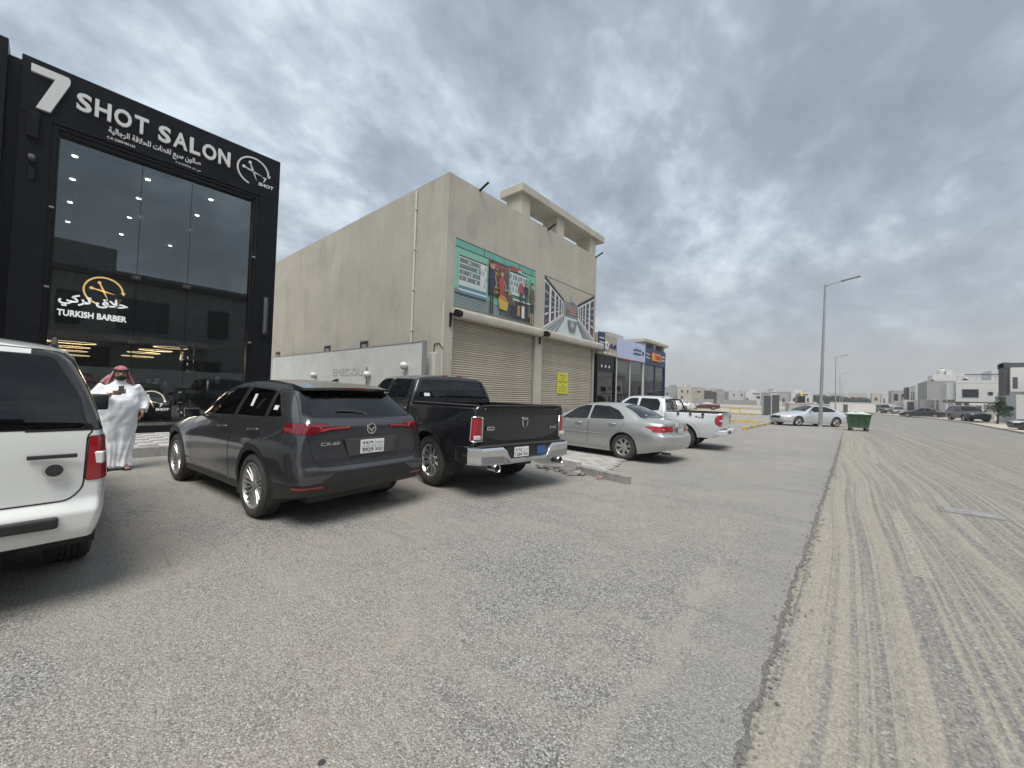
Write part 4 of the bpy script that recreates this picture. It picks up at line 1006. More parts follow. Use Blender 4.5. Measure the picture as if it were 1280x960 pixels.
    # black D-pillar garnish, roof rack, lamp inner lenses, bumper pad, badges
    for s in (1,-1):
        MB().obox((0.085,s*0.925,0.99),(0.05,0.08,0.085),Matrix.Rotation(s*0.3,3,'Z')).build('reversing_lamp', CLEARL, root, bevel=0.006)
        rk = MB(); rk.tube([(1.15,s*0.70,1.81),(1.25,s*0.70,1.86),(1.40,s*0.70,1.895),(2.6,s*0.70,1.92),(2.75,s*0.70,1.84)],[0.024,0.02,0.016,0.016,0.024],8); rk.build('roof_rail', BLACKP, root, smooth=60)
        mm = MB(); mm.obox((3.35,s*1.10,1.27),(0.13,0.18,0.20)); mm.obox((3.38,s*1.0,1.2),(0.06,0.14,0.05)); mm.build('wing_mirror', BLACKP, root, bevel=0.04, bseg=2, smooth=60)
    pad = MB(); pad.box((-0.075,-0.76,0.56),(-0.01,0.76,0.632)); pad.build('bumper_pad', BLACKP, root, bevel=0.015, bseg=2)
    em = MB(); arc_strip(em, (0.015,-0.73,0.93), 0.0, 0.055, 0, 2*PI, 24, REAR, 0.012); em.build('badge', CHROME, root)
    em = MB(); arc_strip(em, (0.004,-0.73,0.93), 0.0, 0.04, 0, 2*PI, 24, REAR, 0.002); em.build('badge_face', ALLOYD, root)
    bar = MB(); bar.obox((0.02,-0.72,1.02),(0.014,0.22,0.028)); bar.build('name_badge', ALLOYD, root, bevel=0.004)
    for y in (0.4,-0.4): seat(root, 2.6, y, 0.6, TRIM); seat(root, 1.5, y, 0.6, TRIM)
    return root
white_suv = build_white_suv()
# ------------------------------------------------------------------ ground, road, pavements
def ground_mats():
    # exposed-aggregate asphalt with wind-blown sand
    m, nt, b = bsdf('worn_asphalt'); L = nt.links
    tc = N(nt, 'ShaderNodeTexCoord'); co = tc.outputs['Object']
    def noise(s, d=4, r=0.55, dist=0.0, sc_=None):
        n = N(nt, 'ShaderNodeTexNoise'); n.inputs['Scale'].default_value = s; n.inputs['Detail'].default_value = d; n.inputs['Roughness'].default_value = r; n.inputs['Distortion'].default_value = dist
        if sc_:
            mp = N(nt, 'ShaderNodeMapping'); mp.inputs['Scale'].default_value = sc_; L.new(co, mp.inputs[0]); L.new(mp.outputs[0], n.inputs['Vector'])
        else: L.new(co, n.inputs['Vector'])
        return n.outputs['Fac']
    def voro(s):
        v = N(nt, 'ShaderNodeTexVoronoi'); v.inputs['Scale'].default_value = s; L.new(co, v.inputs['Vector'])
        sp = N(nt, 'ShaderNodeSeparateColor'); L.new(v.outputs['Color'], sp.inputs[0]); return v.outputs['Distance'], sp.outputs[0], sp.outputs[1]
    d1, r1, g1 = voro(104.0); d2, r2, g2 = voro(210.0)
    stone = ramp(nt, r1, [(0.0, (0.055,0.053,0.05)), (0.2, (0.13,0.126,0.118)), (0.40, (0.32,0.308,0.287)), (0.72, (0.465,0.448,0.418)), (0.92, (0.63,0.612,0.58)), (1.0, (0.80,0.785,0.755))])
    grit = ramp(nt, r2, [(0.0, (0.06,0.058,0.055)), (0.3, (0.22,0.214,0.202)), (0.7, (0.40,0.388,0.365)), (1.0, (0.72,0.71,0.68))])
    pit = ramp(nt, d1, [(0.25, 0.0), (0.62, 0.75)])
    base = mix_c(nt, 0.28, stone, grit)
    base = mix_c(nt, math_n(nt, 'MULTIPLY', pit, 0.6), base, (0.07,0.066,0.06))
    # newer, smoother surface farther along the lot
    sx = N(nt, 'ShaderNodeSeparateXYZ'); L.new(co, sx.inputs[0])
    edge = math_n(nt, 'MULTIPLY_ADD', sx.outputs[0], 0.8, sx.outputs[1])
    edge = math_n(nt, 'MULTIPLY_ADD', noise(0.9, 5), 2.2, edge)
    newer = ramp(nt, math_n(nt, 'MULTIPLY', edge, 0.1), [(0.60, 0.0), (0.80, 0.8)])
    fine = ramp(nt, noise(60, 6, 0.8), [(0.33, (0.13,0.127,0.122)), (0.67, (0.42,0.41,0.392))])
    base = mix_c(nt, newer, base, fine)
    # sand patches
    sm = math_n(nt, 'MULTIPLY_ADD', noise(0.55, 7, 0.62, 0.4), 0.75, math_n(nt, 'MULTIPLY', noise(4.0, 5, 0.6), 0.25))
    smask = ramp(nt, sm, [(0.42, 0.0), (0.54, 0.5), (0.66, 0.85)])
    sandc = ramp(nt, noise(75, 6, 0.8), [(0.33, (0.22,0.198,0.168)), (0.67, (0.50,0.458,0.395))])
    hold = ramp(nt, d1, [(0.12, 0.30), (0.5, 0.9)])    # stones stand out of thin sand
    base = mix_c(nt, math_n(nt, 'MULTIPLY', smask, hold), base, sandc)
    # reddish soil stain and dark oil spots
    oil = ramp(nt, noise(0.8, 5, 0.6, 0.6), [(0.64, 0.0), (0.78, 0.25)])
    base = mix_c(nt, oil, base, (0.07,0.068,0.066))
    # a curved drift of dust near the lot's edge, and greyer, newer tar beside it
    cx = math_n(nt, 'MULTIPLY_ADD', math_n(nt, 'SINE', math_n(nt, 'MULTIPLY', sx.outputs[1], 0.9)), 0.07, -0.90)
    dd = math_n(nt, 'ABSOLUTE', math_n(nt, 'SUBTRACT', math_n(nt, 'MULTIPLY_ADD', noise(2.0, 6, 0.7), 0.5, math_n(nt, 'SUBTRACT', sx.outputs[0], 0.25)), cx))
    dm = math_n(nt, 'MULTIPLY', ramp(nt, dd, [(0.01, 0.8), (0.10, 0.0)]), ramp(nt, math_n(nt, 'MULTIPLY', sx.outputs[1], 0.1), [(0.10, 0.0), (0.14, 1.0), (0.34, 1.0), (0.5, 0.0)]))
    gb = ramp(nt, math_n(nt, 'ADD', math_n(nt, 'MULTIPLY_ADD', noise(1.2, 5, 0.6), 0.8, sx.outputs[0]), 0.75), [(0.28, 0.0), (0.52, 0.45)])
    base = mix_c(nt, gb, base, fine)
    base = mix_c(nt, math_n(nt, 'MULTIPLY', dm, hold), base, sandc)
    rust = ramp(nt, noise(0.42, 5, 0.6, 0.3), [(0.56, 0.0), (0.68, 0.35)])
    base = mix_c(nt, math_n(nt, 'MULTIPLY', rust, hold), base, (0.40,0.315,0.25))
    # long soft streaks of blown sand and faint tyre scuffs
    stv = ramp(nt, noise(1.0, 5, 0.6, 0.5, (0.5, 2.6, 1)), [(0.54, 0.0), (0.66, 0.55)])
    base = mix_c(nt, math_n(nt, 'MULTIPLY', stv, hold), base, sandc)
    scf = ramp(nt, noise(1.0, 5, 0.65, 0.3, (0.35, 5.0, 1)), [(0.60, 0.0), (0.70, 0.3)])
    base = mix_c(nt, scf, base, (0.12,0.116,0.11))
    L.new(base, b.inputs['Base Color']); b.inputs['Roughness'].default_value = 0.88; b.inputs['Specular IOR Level'].default_value = 0.35
    hgt = math_n(nt, 'SUBTRACT', math_n(nt, 'MULTIPLY', d2, 0.35), d1)
    bp = N(nt, 'ShaderNodeBump'); bp.inputs['Strength'].default_value = 0.9; bp.inputs['Distance'].default_value = 0.009; L.new(hgt, bp.inputs['Height']); L.new(bp.outputs[0], b.inputs['Normal'])
    MATS['asphalt'] = m

    # road with tyre tracks through the sand
    m, nt, b = bsdf('sanded_road'); L = nt.links
    tc = N(nt, 'ShaderNodeTexCoord'); co = tc.outputs['Object']
    sep = N(nt, 'ShaderNodeSeparateXYZ'); L.new(co, sep.inputs[0]); X, Y = sep.outputs[0], sep.outputs[1]
    def noise2(s, d=4, r=0.55, vec=None, sc_=None, dist=0.0):
        n = N(nt, 'ShaderNodeTexNoise'); n.inputs['Scale'].default_value = s; n.inputs['Detail'].default_value = d; n.inputs['Roughness'].default_value = r; n.inputs['Distortion'].default_value = dist
        v = vec or co
        if sc_:
            mp = N(nt, 'ShaderNodeMapping'); mp.inputs['Scale'].default_value = sc_; L.new(v, mp.inputs[0]); v = mp.outputs[0]
        L.new(v, n.inputs['Vector']); return n.outputs['Fac']
    # tracks wander a little and drift apart with distance
    wx = math_n(nt, 'MULTIPLY_ADD', noise2(0.05, 2), 1.6, X)
    wx = math_n(nt, 'MULTIPLY_ADD', math_n(nt, 'MULTIPLY', Y, Y), 0.0006, wx)
    cmb = N(nt, 'ShaderNodeCombineXYZ'); L.new(wx, cmb.inputs[0]); L.new(math_n(nt, 'MULTIPLY', Y, 1.0), cmb.inputs[1])
    tv = cmb.outputs[0]
    wide = noise2(1.0, 3, 0.5, tv, (3.2, 0.035, 1))
    thin = noise2(1.0, 3, 0.55, tv, (19.0, 0.06, 1))
    # a second set of tracks swings across the first
    w3 = math_n(nt, 'MULTIPLY_ADD', Y, 0.055, math_n(nt, 'MULTIPLY_ADD', math_n(nt, 'MULTIPLY', Y, Y), 0.0011, X)); cm3 = N(nt, 'ShaderNodeCombineXYZ'); L.new(w3, cm3.inputs[0]); L.new(Y, cm3.inputs[1])
    thin3 = noise2(1.0, 3, 0.55, cm3.outputs[0], (13.0, 0.05, 1)); pick = ramp(nt, noise2(1.0, 3, 0.5, cm3.outputs[0], (1.1, 0.05, 1)), [(0.46, 0.0), (0.56, 0.75)])
    thin = math_n(nt, 'ADD', math_n(nt, 'MULTIPLY', thin, math_n(nt, 'SUBTRACT', 1.0, pick)), math_n(nt, 'MULTIPLY', thin3, pick))
    vthin = noise2(1.0, 3, 0.6, tv, (42.0, 0.20, 1))
    brk = noise2(1.0, 6, 0.7, tv, (7.0, 1.3, 1))
    tread = noise2(1.0, 3, 0.7, tv, (46.0, 17.0, 1))
    t = math_n(nt, 'MULTIPLY_ADD', wide, 0.12, math_n(nt, 'MULTIPLY_ADD', thin, 0.46, math_n(nt, 'MULTIPLY_ADD', vthin, 0.16, math_n(nt, 'MULTIPLY_ADD', brk, 0.14, math_n(nt, 'MULTIPLY', tread, 0.20)))))
    # a thick drift of sand lies along the lot's edge
    drift = ramp(nt, math_n(nt, 'ADD', math_n(nt, 'MULTIPLY', X, 0.25), 0.5), [(0.40, 0.05), (0.52, 0.03), (0.66, 0.0), (1.0, -0.0)])
    t = math_n(nt, 'ADD', t, drift)
    far = ramp(nt, math_n(nt, 'MULTIPLY', Y, 0.01), [(0.15, 0.0), (0.42, 1.0)])
    t = math_n(nt, 'MULTIPLY_ADD', far, -0.035, t)
    smask = ramp(nt, math_n(nt, 'SUBTRACT', t, 0.027), [(0.47, 0.0), (0.51, 0.45), (0.545, 0.95)])
    asph = ramp(nt, noise2(70, 6, 0.75), [(0.3, (0.12,0.117,0.112)), (0.7, (0.29,0.282,0.268))])
    sand = ramp(nt, noise2(60, 6, 0.8), [(0.33, (0.20,0.18,0.148)), (0.67, (0.455,0.415,0.348))])
    sand = mix_c(nt, ramp(nt, tread, [(0.5, 0.0), (0.72, 0.45)]), sand, (0.15,0.13,0.105))
    # lumps of sand pressed off the tyre blocks, and coarse chippings in the bare lanes
    fl = noise2(1.0, 3, 0.65, tv, (24.0, 9.0, 1)); lane = ramp(nt, t, [(0.50, 1.0), (0.60, 0.0)])
    sand = mix_c(nt, math_n(nt, 'MULTIPLY', ramp(nt, fl, [(0.55, 0.0), (0.63, 0.8)]), lane), sand, (0.11,0.10,0.088))
    chip = N(nt, 'ShaderNodeTexVoronoi'); chip.inputs['Scale'].default_value = 70; L.new(co, chip.inputs['Vector']); cs_ = N(nt, 'ShaderNodeSeparateColor'); L.new(chip.outputs['Color'], cs_.inputs[0])
    asph = mix_c(nt, 0.55, asph, ramp(nt, cs_.outputs[0], [(0.0, (0.075,0.074,0.073)), (0.6, (0.19,0.185,0.178)), (0.9, (0.36,0.35,0.33)), (1.0, (0.5,0.49,0.46))]))
    asph = mix_c(nt, math_n(nt, 'MULTIPLY', ramp(nt, fl, [(0.52, 0.0), (0.62, 0.7)]), 0.8), asph, sand)
    col = mix_c(nt, smask, asph, sand)
    L.new(col, b.inputs['Base Color']); b.inputs['Roughness'].default_value = 0.9; b.inputs['Specular IOR Level'].default_value = 0.3
    bp = N(nt, 'ShaderNodeBump'); bp.inputs['Strength'].default_value = 0.8; bp.inputs['Distance'].default_value = 0.02
    hh = math_n(nt, 'MULTIPLY_ADD', tread, 0.5, math_n(nt, 'MULTIPLY_ADD', t, 1.2, math_n(nt, 'MULTIPLY', noise2(90, 4), 0.3)))
    L.new(hh, bp.inputs['Height']); L.new(bp.outputs[0], b.inputs['Normal'])
    MATS['road'] = m
ground_mats()
SAND = mat('desert_sand', (0.40, 0.345, 0.27), 0.95, var=0.22, scale=0.15, bump=0.02, bscale=3)
CONC = mat('kerb_concrete', (0.27, 0.26, 0.24), 0.85, var=0.25, scale=7, bump=0.004, bscale=80)
CONCD = mat('dark_concrete', (0.2, 0.19, 0.175), 0.9, var=0.3, scale=6, bump=0.005, bscale=70)

g = MB()
nseg = 24
g.add([(-2500,-2500,-0.09),(2500,-2500,-0.09),(2500,4000,-0.09),(-2500,4000,-0.09)], [(0,1,2,3)])
tag(g.build('ground', SAND), kind='structure')
# road: runs north, then bends away to the left beyond the houses
rd = MB(); RP = [(-60,-9,9.2),(0,-9,8.6),(38,-9,8.2),(60,-9,8.9),(75,-9,8.2),(85,-9,6.0),(95,-12,1.8),(105,-40,-3.0),(125,-70,-6.0)]
RZ = -0.010
for (y0,a0,b0),(y1,a1,b1) in zip(RP, RP[1:]): rd.add([(a0,y0,RZ),(b0,y0,RZ),(b1,y1,RZ),(a1,y1,RZ)], [(0,1,2,3)])
tag(rd.build('road', MATS['road']), kind='structure')
# cross street beyond
MB().add([(-140,128,-0.05),(60,112,-0.05),(60,124,-0.05),(-140,142,-0.05)], [(0,1,2,3)]).build('side_street', MATS['road'])['kind'] = 'structure'

# parking lot slab with a crumbled edge along the road
random.seed(3)
lot = MB(); n = 1500; xs = []
ys = [-14+ (62+14)*i/n for i in range(n+1)]
w1 = w2 = 0
for y in ys:
    w1 = w1*0.5+random.uniform(-0.010,0.010); w2 = w2*0.985+random.uniform(-0.003,0.003)
    drift = -0.34 if y < 28 else -0.34-(y-28)*0.10
    xs.append(drift+w1+w2*0.8)
vs = []; fs = []
for y, x in zip(ys, xs): vs += [(-11.6,y,0),(x,y,0),(x+0.006+random.uniform(0,0.02),y,RZ-0.01)]
for i in range(n):
    a = i*3; fs += [(a,a+1,a+4,a+3),(a+1,a+2,a+5,a+4)]
lot.add(vs, fs)
tag(lot.build('parking_lot', MATS['asphalt'], fix=True), kind='structure')
# dark ravelled band of old tar along the break
tb_ = MB(); vs = []; random.seed(13)
for y, x in zip(ys, xs): vs += [(x-0.006-random.uniform(0,0.016),y,0.003),(x-0.002,y,0.004),(x+0.006+random.uniform(0,0.02),y,RZ+0.004)]
tb_.add(vs,[f for i in range(n) for f in ((i*3,i*3+1,i*3+4,i*3+3),(i*3+1,i*3+2,i*3+5,i*3+4))])
tag(tb_.build('tar_edge', mat('ravelled_tar',(0.15,0.144,0.134),0.95,var=0.6,scale=60,bump=0.01,bscale=90)), kind='structure')
# crumbs of asphalt and small stones lying about
def pebble_mesh(name, m, seed):
    random.seed(seed); bm = bmesh.new(); bmesh.ops.create_icosphere(bm, subdivisions=1, radius=1.0)
    for v in bm.verts: v.co *= random.uniform(0.7,1.15); v.co.z *= 0.62
    me = bpy.data.meshes.new(name); bm.to_mesh(me); bm.free(); me.materials.append(m); return me
random.seed(11)
cr = MB()
def crumb(x, y, z, s):
    q = random.uniform(0,2*PI); pts = []
    for k in range(5): a = q+2*PI*k/5; r = s*random.uniform(0.7,1.2); pts.append((x+r*math.cos(a),y+r*math.sin(a),z))
    top = [(x+(p[0]-x)*0.6,y+(p[1]-y)*0.6,z+s*random.uniform(0.5,0.9)) for p in pts]
    cr.add(pts+top, [(5,6,7,8,9)]+[(k,(k+1)%5,5+(k+1)%5,5+k) for k in range(5)])
for _ in range(9000):
    i = random.randrange(n); y = ys[i]+random.uniform(0,0.18)
    if y < 0.5 or y > 22: continue
    crumb(xs[i]+random.gauss(0.0,0.035), y, RZ+0.002 if random.random() < 0.7 else 0.001, random.uniform(0.004,0.013))
for _ in range(900):
    x, y = random.uniform(-9,-0.4), random.uniform(0.3,9); crumb(x, y, 0.0, random.choice((0.004,0.005,0.006,0.009)))
for _ in range(700):
    x, y = random.uniform(-0.3,4), random.uniform(1.0,10); crumb(x, y, RZ, random.choice((0.004,0.005,0.007)))
tag(cr.build('loose_grit', CONCD), 'loose asphalt crumbs and grit scattered on the lot', 'grit', kind='stuff')

# salon pavement: kerb stones, slab, tiles laid in two greys
SW0, SW1 = -14.25, -11.05
pv = MB(); pv.box((SW0,-12,-0.08),(SW1-0.16,41,0.19)); pv_o = tag(pv.build('pavement', CONCD), kind='structure')
kb = MB().box((-0.075,-0.485,-0.05),(0.075,0.485,0.21)); km = kb.mesh('kerb_stone', CONC, bevel=0.018)
for i in range(53):
    k = link('kerb_stone', km, pv_o); k.location = (SW1-0.08,-11.5+i,random.uniform(-0.006,0.006)); k.rotation_euler = (0,0,random.uniform(-0.006,0.006))
TA = mat('tile_pale', (0.47,0.455,0.43), 0.75, var=0.18, scale=3, bump=0.002); TB = mat('tile_grey', (0.235,0.225,0.215), 0.8, var=0.2, scale=3, bump=0.002)
t0 = MB().box((-0.148,-0.148,0.0),(0.148,0.148,0.022)); ta = t0.mesh('tile', TA, bevel=0.006); tb = t0.mesh('tile', TB, bevel=0.006)
for i in range(10):
    for j in range(22):
        t_ = link('tile', ta if (i+j) % 2 else tb, pv_o); t_.location = (SW1-0.33-0.302*i,-1.6+0.302*j,0.188+random.uniform(0,0.003))

# low kerb between the pickup's bay and the sedan's, broken at its end
ang = math.atan2(0.26,-1.19)
def kerb_piece(name, x, y, rz, ln, h=0.15, w=0.15, m=CONC, tilt=0.0, label=None):
    k = MB().box((-ln/2,-w/2,-0.03),(ln/2,w/2,h)).build(name, m, None, bevel=0.016)
    k.location = (x,y,0); k.rotation_euler = (tilt,0,rz)
    tag(k, label, 'kerb stone', 'kerb stones of the bay divider'); return k
kerb_piece('kerb_stone', -3.28, 6.79, ang, 0.62, label='loose kerb stone end nearest the road, beside the silver sedan')
kerb_piece('kerb_stone', -3.88, 6.92, ang, 0.60, label='kerb stone second from the road in the low bay divider')
kerb_piece('kerb_stone', -4.52, 7.16, ang+0.06, 0.62, h=0.20, m=mat('pale_concrete',(0.46,0.44,0.41),0.8,var=0.15,scale=6,bump=0.003), label='pale kerb stone behind the rubble at the pickup bumper')
kerb_piece('kerb_stone', -5.15, 7.26, ang, 0.62, h=0.19, label='kerb stone half hidden under the black pickup bumper')
b_ = MB().box((-0.05,-0.04,0),(0.05,0.04,0.07)).build('broken_brick', mat('brick_pink',(0.3,0.22,0.19),0.9,var=0.2,scale=9), None, bevel=0.008); b_.location = (-3.52,6.66,0); b_.rotation_euler = (0,0,0.4)
tag(b_, 'small pinkish broken brick leaning on the loose kerb stone', 'brick')
# rubble heap
random.seed(5); pm = [pebble_mesh('rubble_stone', (CONC, CONCD, CONC)[i], 20+i) for i in range(3)]
rub = empty('rubble_heap', (-4.55,6.75,0)); tag(rub, 'heap of broken concrete lumps under the pickup exhaust', 'rubble')
for i in range(20):
    s_ = random.choice((0.03,0.04,0.05,0.075,0.10)); o = link('rubble_stone', random.choice(pm), rub); o.scale = (s_*random.uniform(0.8,1.5),s_,s_*random.uniform(0.6,1.0)); o.location = (random.gauss(0,0.36),random.gauss(0,0.13),s_*0.3); o.rotation_euler = (random.uniform(-0.4,0.4),random.uniform(-0.4,0.4),random.uniform(0,6))
for (x,y,rz,l) in ((-0.15,0.12,0.3,0.5),(0.25,0.02,-0.2,0.36)):
    o = MB().box((-l/2,-0.09,0),(l/2,0.09,0.06)).build('broken_slab', CONCD, rub, bevel=0.01); o.location = (x,y,0.03); o.rotation_euler = (0.12,-0.08,rz)
# interlocking block paving in the sedan's bay
bp_ = MB().prism([(-6.4,7.25),(-3.72,7.25),(-4.32,9.75),(-6.4,9.75)],'z',-0.03,0.008).build('block_paving', mat('joint_sand',(0.33,0.30,0.25),0.95,var=0.2,scale=9)); tag(bp_, kind='structure')
BL = [mat('block_grey_a',(0.40,0.385,0.36),0.85,var=0.15,scale=8,bump=0.002), mat('block_grey_b',(0.31,0.30,0.28),0.85,var=0.15,scale=8,bump=0.002)]
bmn = [MB().box((-0.097,-0.047,0),(0.097,0.047,0.02)).mesh('paving_block', m_, bevel=0.006) for m_ in BL]
random.seed(9); cnt = 0
for i in range(24):
    for j in range(13):
        x = -6.3+0.2*j+(0.1 if i % 2 else 0); y = 7.36+0.1*i
        if x > -3.75-(y-7.3)*0.25 or cnt >= 290: continue
        cnt += 1; o = link('paving_block', random.choice(bmn), bp_); o.location = (x,y,0.010+random.uniform(0,0.003))

# worn lane paint, iron cover, patched strip
def worn(name, col):
    m, nt, b = bsdf(name); L = nt.links; tc = N(nt,'ShaderNodeTexCoord'); n1 = N(nt,'ShaderNodeTexNoise'); n1.inputs['Scale'].default_value = 30; n1.inputs['Detail'].default_value = 7; n1.inputs['Roughness'].default_value = 0.7; L.new(tc.outputs['Object'],n1.inputs['Vector'])
    b.inputs['Base Color'].default_value = (*col,1); b.inputs['Roughness'].default_value = 0.85
    L.new(ramp(nt,n1.outputs['Fac'],[(0.36,0.0),(0.58,0.75)]), b.inputs['Alpha']); return m
WORN = worn('worn_lane_paint', (0.46,0.42,0.36))
for (y0,y1) in ((5.15,8.1),(14.2,16.8)):
    o = MB().add([(0.42,y0,RZ+0.004),(0.56,y0,RZ+0.004),(0.55,y1,RZ+0.004),(0.43,y1,RZ+0.004)],[(0,1,2,3)]).build('lane_marking', WORN); tag(o, kind='structure')
mh = empty('utility_cover',(1.35,8.85,RZ)); tag(mh,'flat rectangular grey service cover set in the sandy road','cover')
MB().box((-0.34,-0.24,-0.01),(0.34,0.24,0.006)).build('frame', CONCD, mh); MB().box((-0.29,-0.19,0.004),(0.29,0.19,0.012)).build('lid', mat('cover_steel',(0.25,0.245,0.235),0.75,var=0.35,scale=9), mh, bevel=0.004)
o = MB().lathe([(0.001,0.006),(0.012,0.005),(0.016,0.0)],12,'z').build('flat_stone', mat('dark_stone',(0.05,0.048,0.046),0.85), None, smooth=40); o.location = (-1.63,0.78,0); tag(o,'small dark round stone on the asphalt in the foreground','stone')

# yellow and black kerbs of the far bays
YEL = mat('yellow_paint',(0.50,0.36,0.07),0.7,var=0.25,scale=4); BLK = mat('black_paint',(0.04,0.04,0.04),0.7)
ym = [MB().box((-0.48,-0.09,-0.02),(0.48,0.09,0.15)).mesh('painted_kerb', m_, bevel=0.02) for m_ in (YEL, CONC, YEL)]
def yellow_row(name, label, a, b, alt=True):
    a, b = Vector(a), Vector(b); d = b-a; n_ = max(2,int(d.length)); r = empty(name,(a.x,a.y,0)); tag(r,label,'kerb','yellow kerbs in the far bays')
    for i in range(n_):
        k = link('kerb_stone', ym[0] if (i % 2 == 0 or not alt) else ym[1], r); p = d*((i+0.5)/n_); k.location = (p.x,p.y,0); k.rotation_euler = (0,0,math.atan2(d.y,d.x))
yellow_row('painted_kerb','yellow and grey painted kerb island running toward the silver far sedan',(-4.43,24.6),(-4.3,34.8))
yellow_row('painted_kerb','yellow painted kerb left of the striped island',(-6.9,33.3),(-5.3,34.2),False)
yellow_row('painted_kerb','long yellow kerb at the edge of the sand lot',(-13.5,56.0),(-8.2,53.2),False)
tag(MB().add([(-30,50,-0.055),(-13.6,56.2,-0.055),(-7.0,52.6,-0.055),(-3.2,60,-0.055),(-3.2,120,-0.055),(-60,120,-0.055)],[(0,1,2,3,4,5)]).build('sand_lot', SAND), kind='structure')
# ------------------------------------------------------------------ salon
BLKP = mat('black_cladding',(0.008,0.009,0.013),0.4,var=0.2,scale=1.2,spec=0.12)
BLKM = mat('black_metal',(0.007,0.007,0.008),0.35,spec=0.25)
LET = mat('letter_white',(0.60,0.60,0.59),0.45); LETG = mat('letter_side',(0.2,0.2,0.2),0.5)
GOLD = mat('lit_gold',(0.8,0.55,0.2),0.4,emit=(1.0,0.62,0.22),estr=0.7); GOLDW = mat('lit_warm_white',(0.9,0.85,0.7),0.4,emit=(1.0,0.86,0.62),estr=0.7); LITW = mat('lit_white',(0.8,0.8,0.8),0.4,emit=(1,1,1),estr=0.7)
SHOPG = glass_mat('shop_glass',(0.40,0.42,0.42),refl=(0.88,0.97,1.0),boost=4.2)
INT_D = mat('interior_dark',(0.045,0.043,0.042),0.7); INT_F = mat('interior_floor',(0.05,0.048,0.046),0.3); INT_C = mat('interior_ceiling',(0.10,0.10,0.10),0.8)
BRONZE = mat('bronze_trim',(0.20,0.15,0.10),0.35,metal=0.7); WOODB = mat('brown_panel',(0.16,0.09,0.055),0.5)
SPOT = mat('downlight',(1,1,1),0.3,emit=(1.0,0.93,0.78),estr=5.0); RINGL = mat('ring_light',(1,0.8,0.5),0.3,emit=(1.0,0.74,0.40),estr=0.8)
FX = -14.3
def clock_logo(parent, c, r, mats, depth, txt=True, rot=FRONT):
    """open ring ending in an arrow, crossed scissors, a 7"""
    ring, sci, num = mats; w = r*0.07
    m_ = MB(); arc_strip(m_, c, r-w, r+w*0.4, math.radians(-105), math.radians(-105)-math.radians(253), 44, rot, depth)
    e = math.radians(2); ex, ey = r*math.cos(e), r*math.sin(e)
    flat_poly(m_, c, [(ex-r*0.13,ey+0.02*r),(ex+r*0.13,ey+0.06*r),(ex+r*0.03,ey-r*0.16)], rot, depth); m_.build('logo_ring', ring, parent)
    s = MB()
    for a, l0, l1 in ((math.radians(-12),-0.62,0.62),(math.radians(-68),-0.62,0.62)):
        d = Vector((math.cos(a),math.sin(a))); p = Vector((-d.y,d.x))
        P = [d*(l0*r)+p*r*0.035, d*(0.0)+p*r*0.055, d*(l1*r), d*0.0-p*r*0.055, d*(l0*r)-p*r*0.035]
        flat_poly(s, c, [tuple(q) for q in P][::-1], rot, depth*0.7)
        arc_strip(s, Vector(c)+rot @ Vector((d.x*l0*r,d.y*l0*r,0)), 0.0, r*0.10, 0, 2*PI, 14, rot, depth)
    s.build('scissors', sci, parent)
    if txt:
        C0 = Vector(c)
        letter('numeral','7',C0+rot @ Vector((r*0.62,-r*0.52,0)),rot,num,parent,height=r*0.36,depth=depth,bold=0.03)
        letter('lettering','SHOT',C0+rot @ Vector((r*0.36,-r*0.86,0)),rot,num,parent,width=r*0.98,height=r*0.24,depth=depth,bold=0.03)

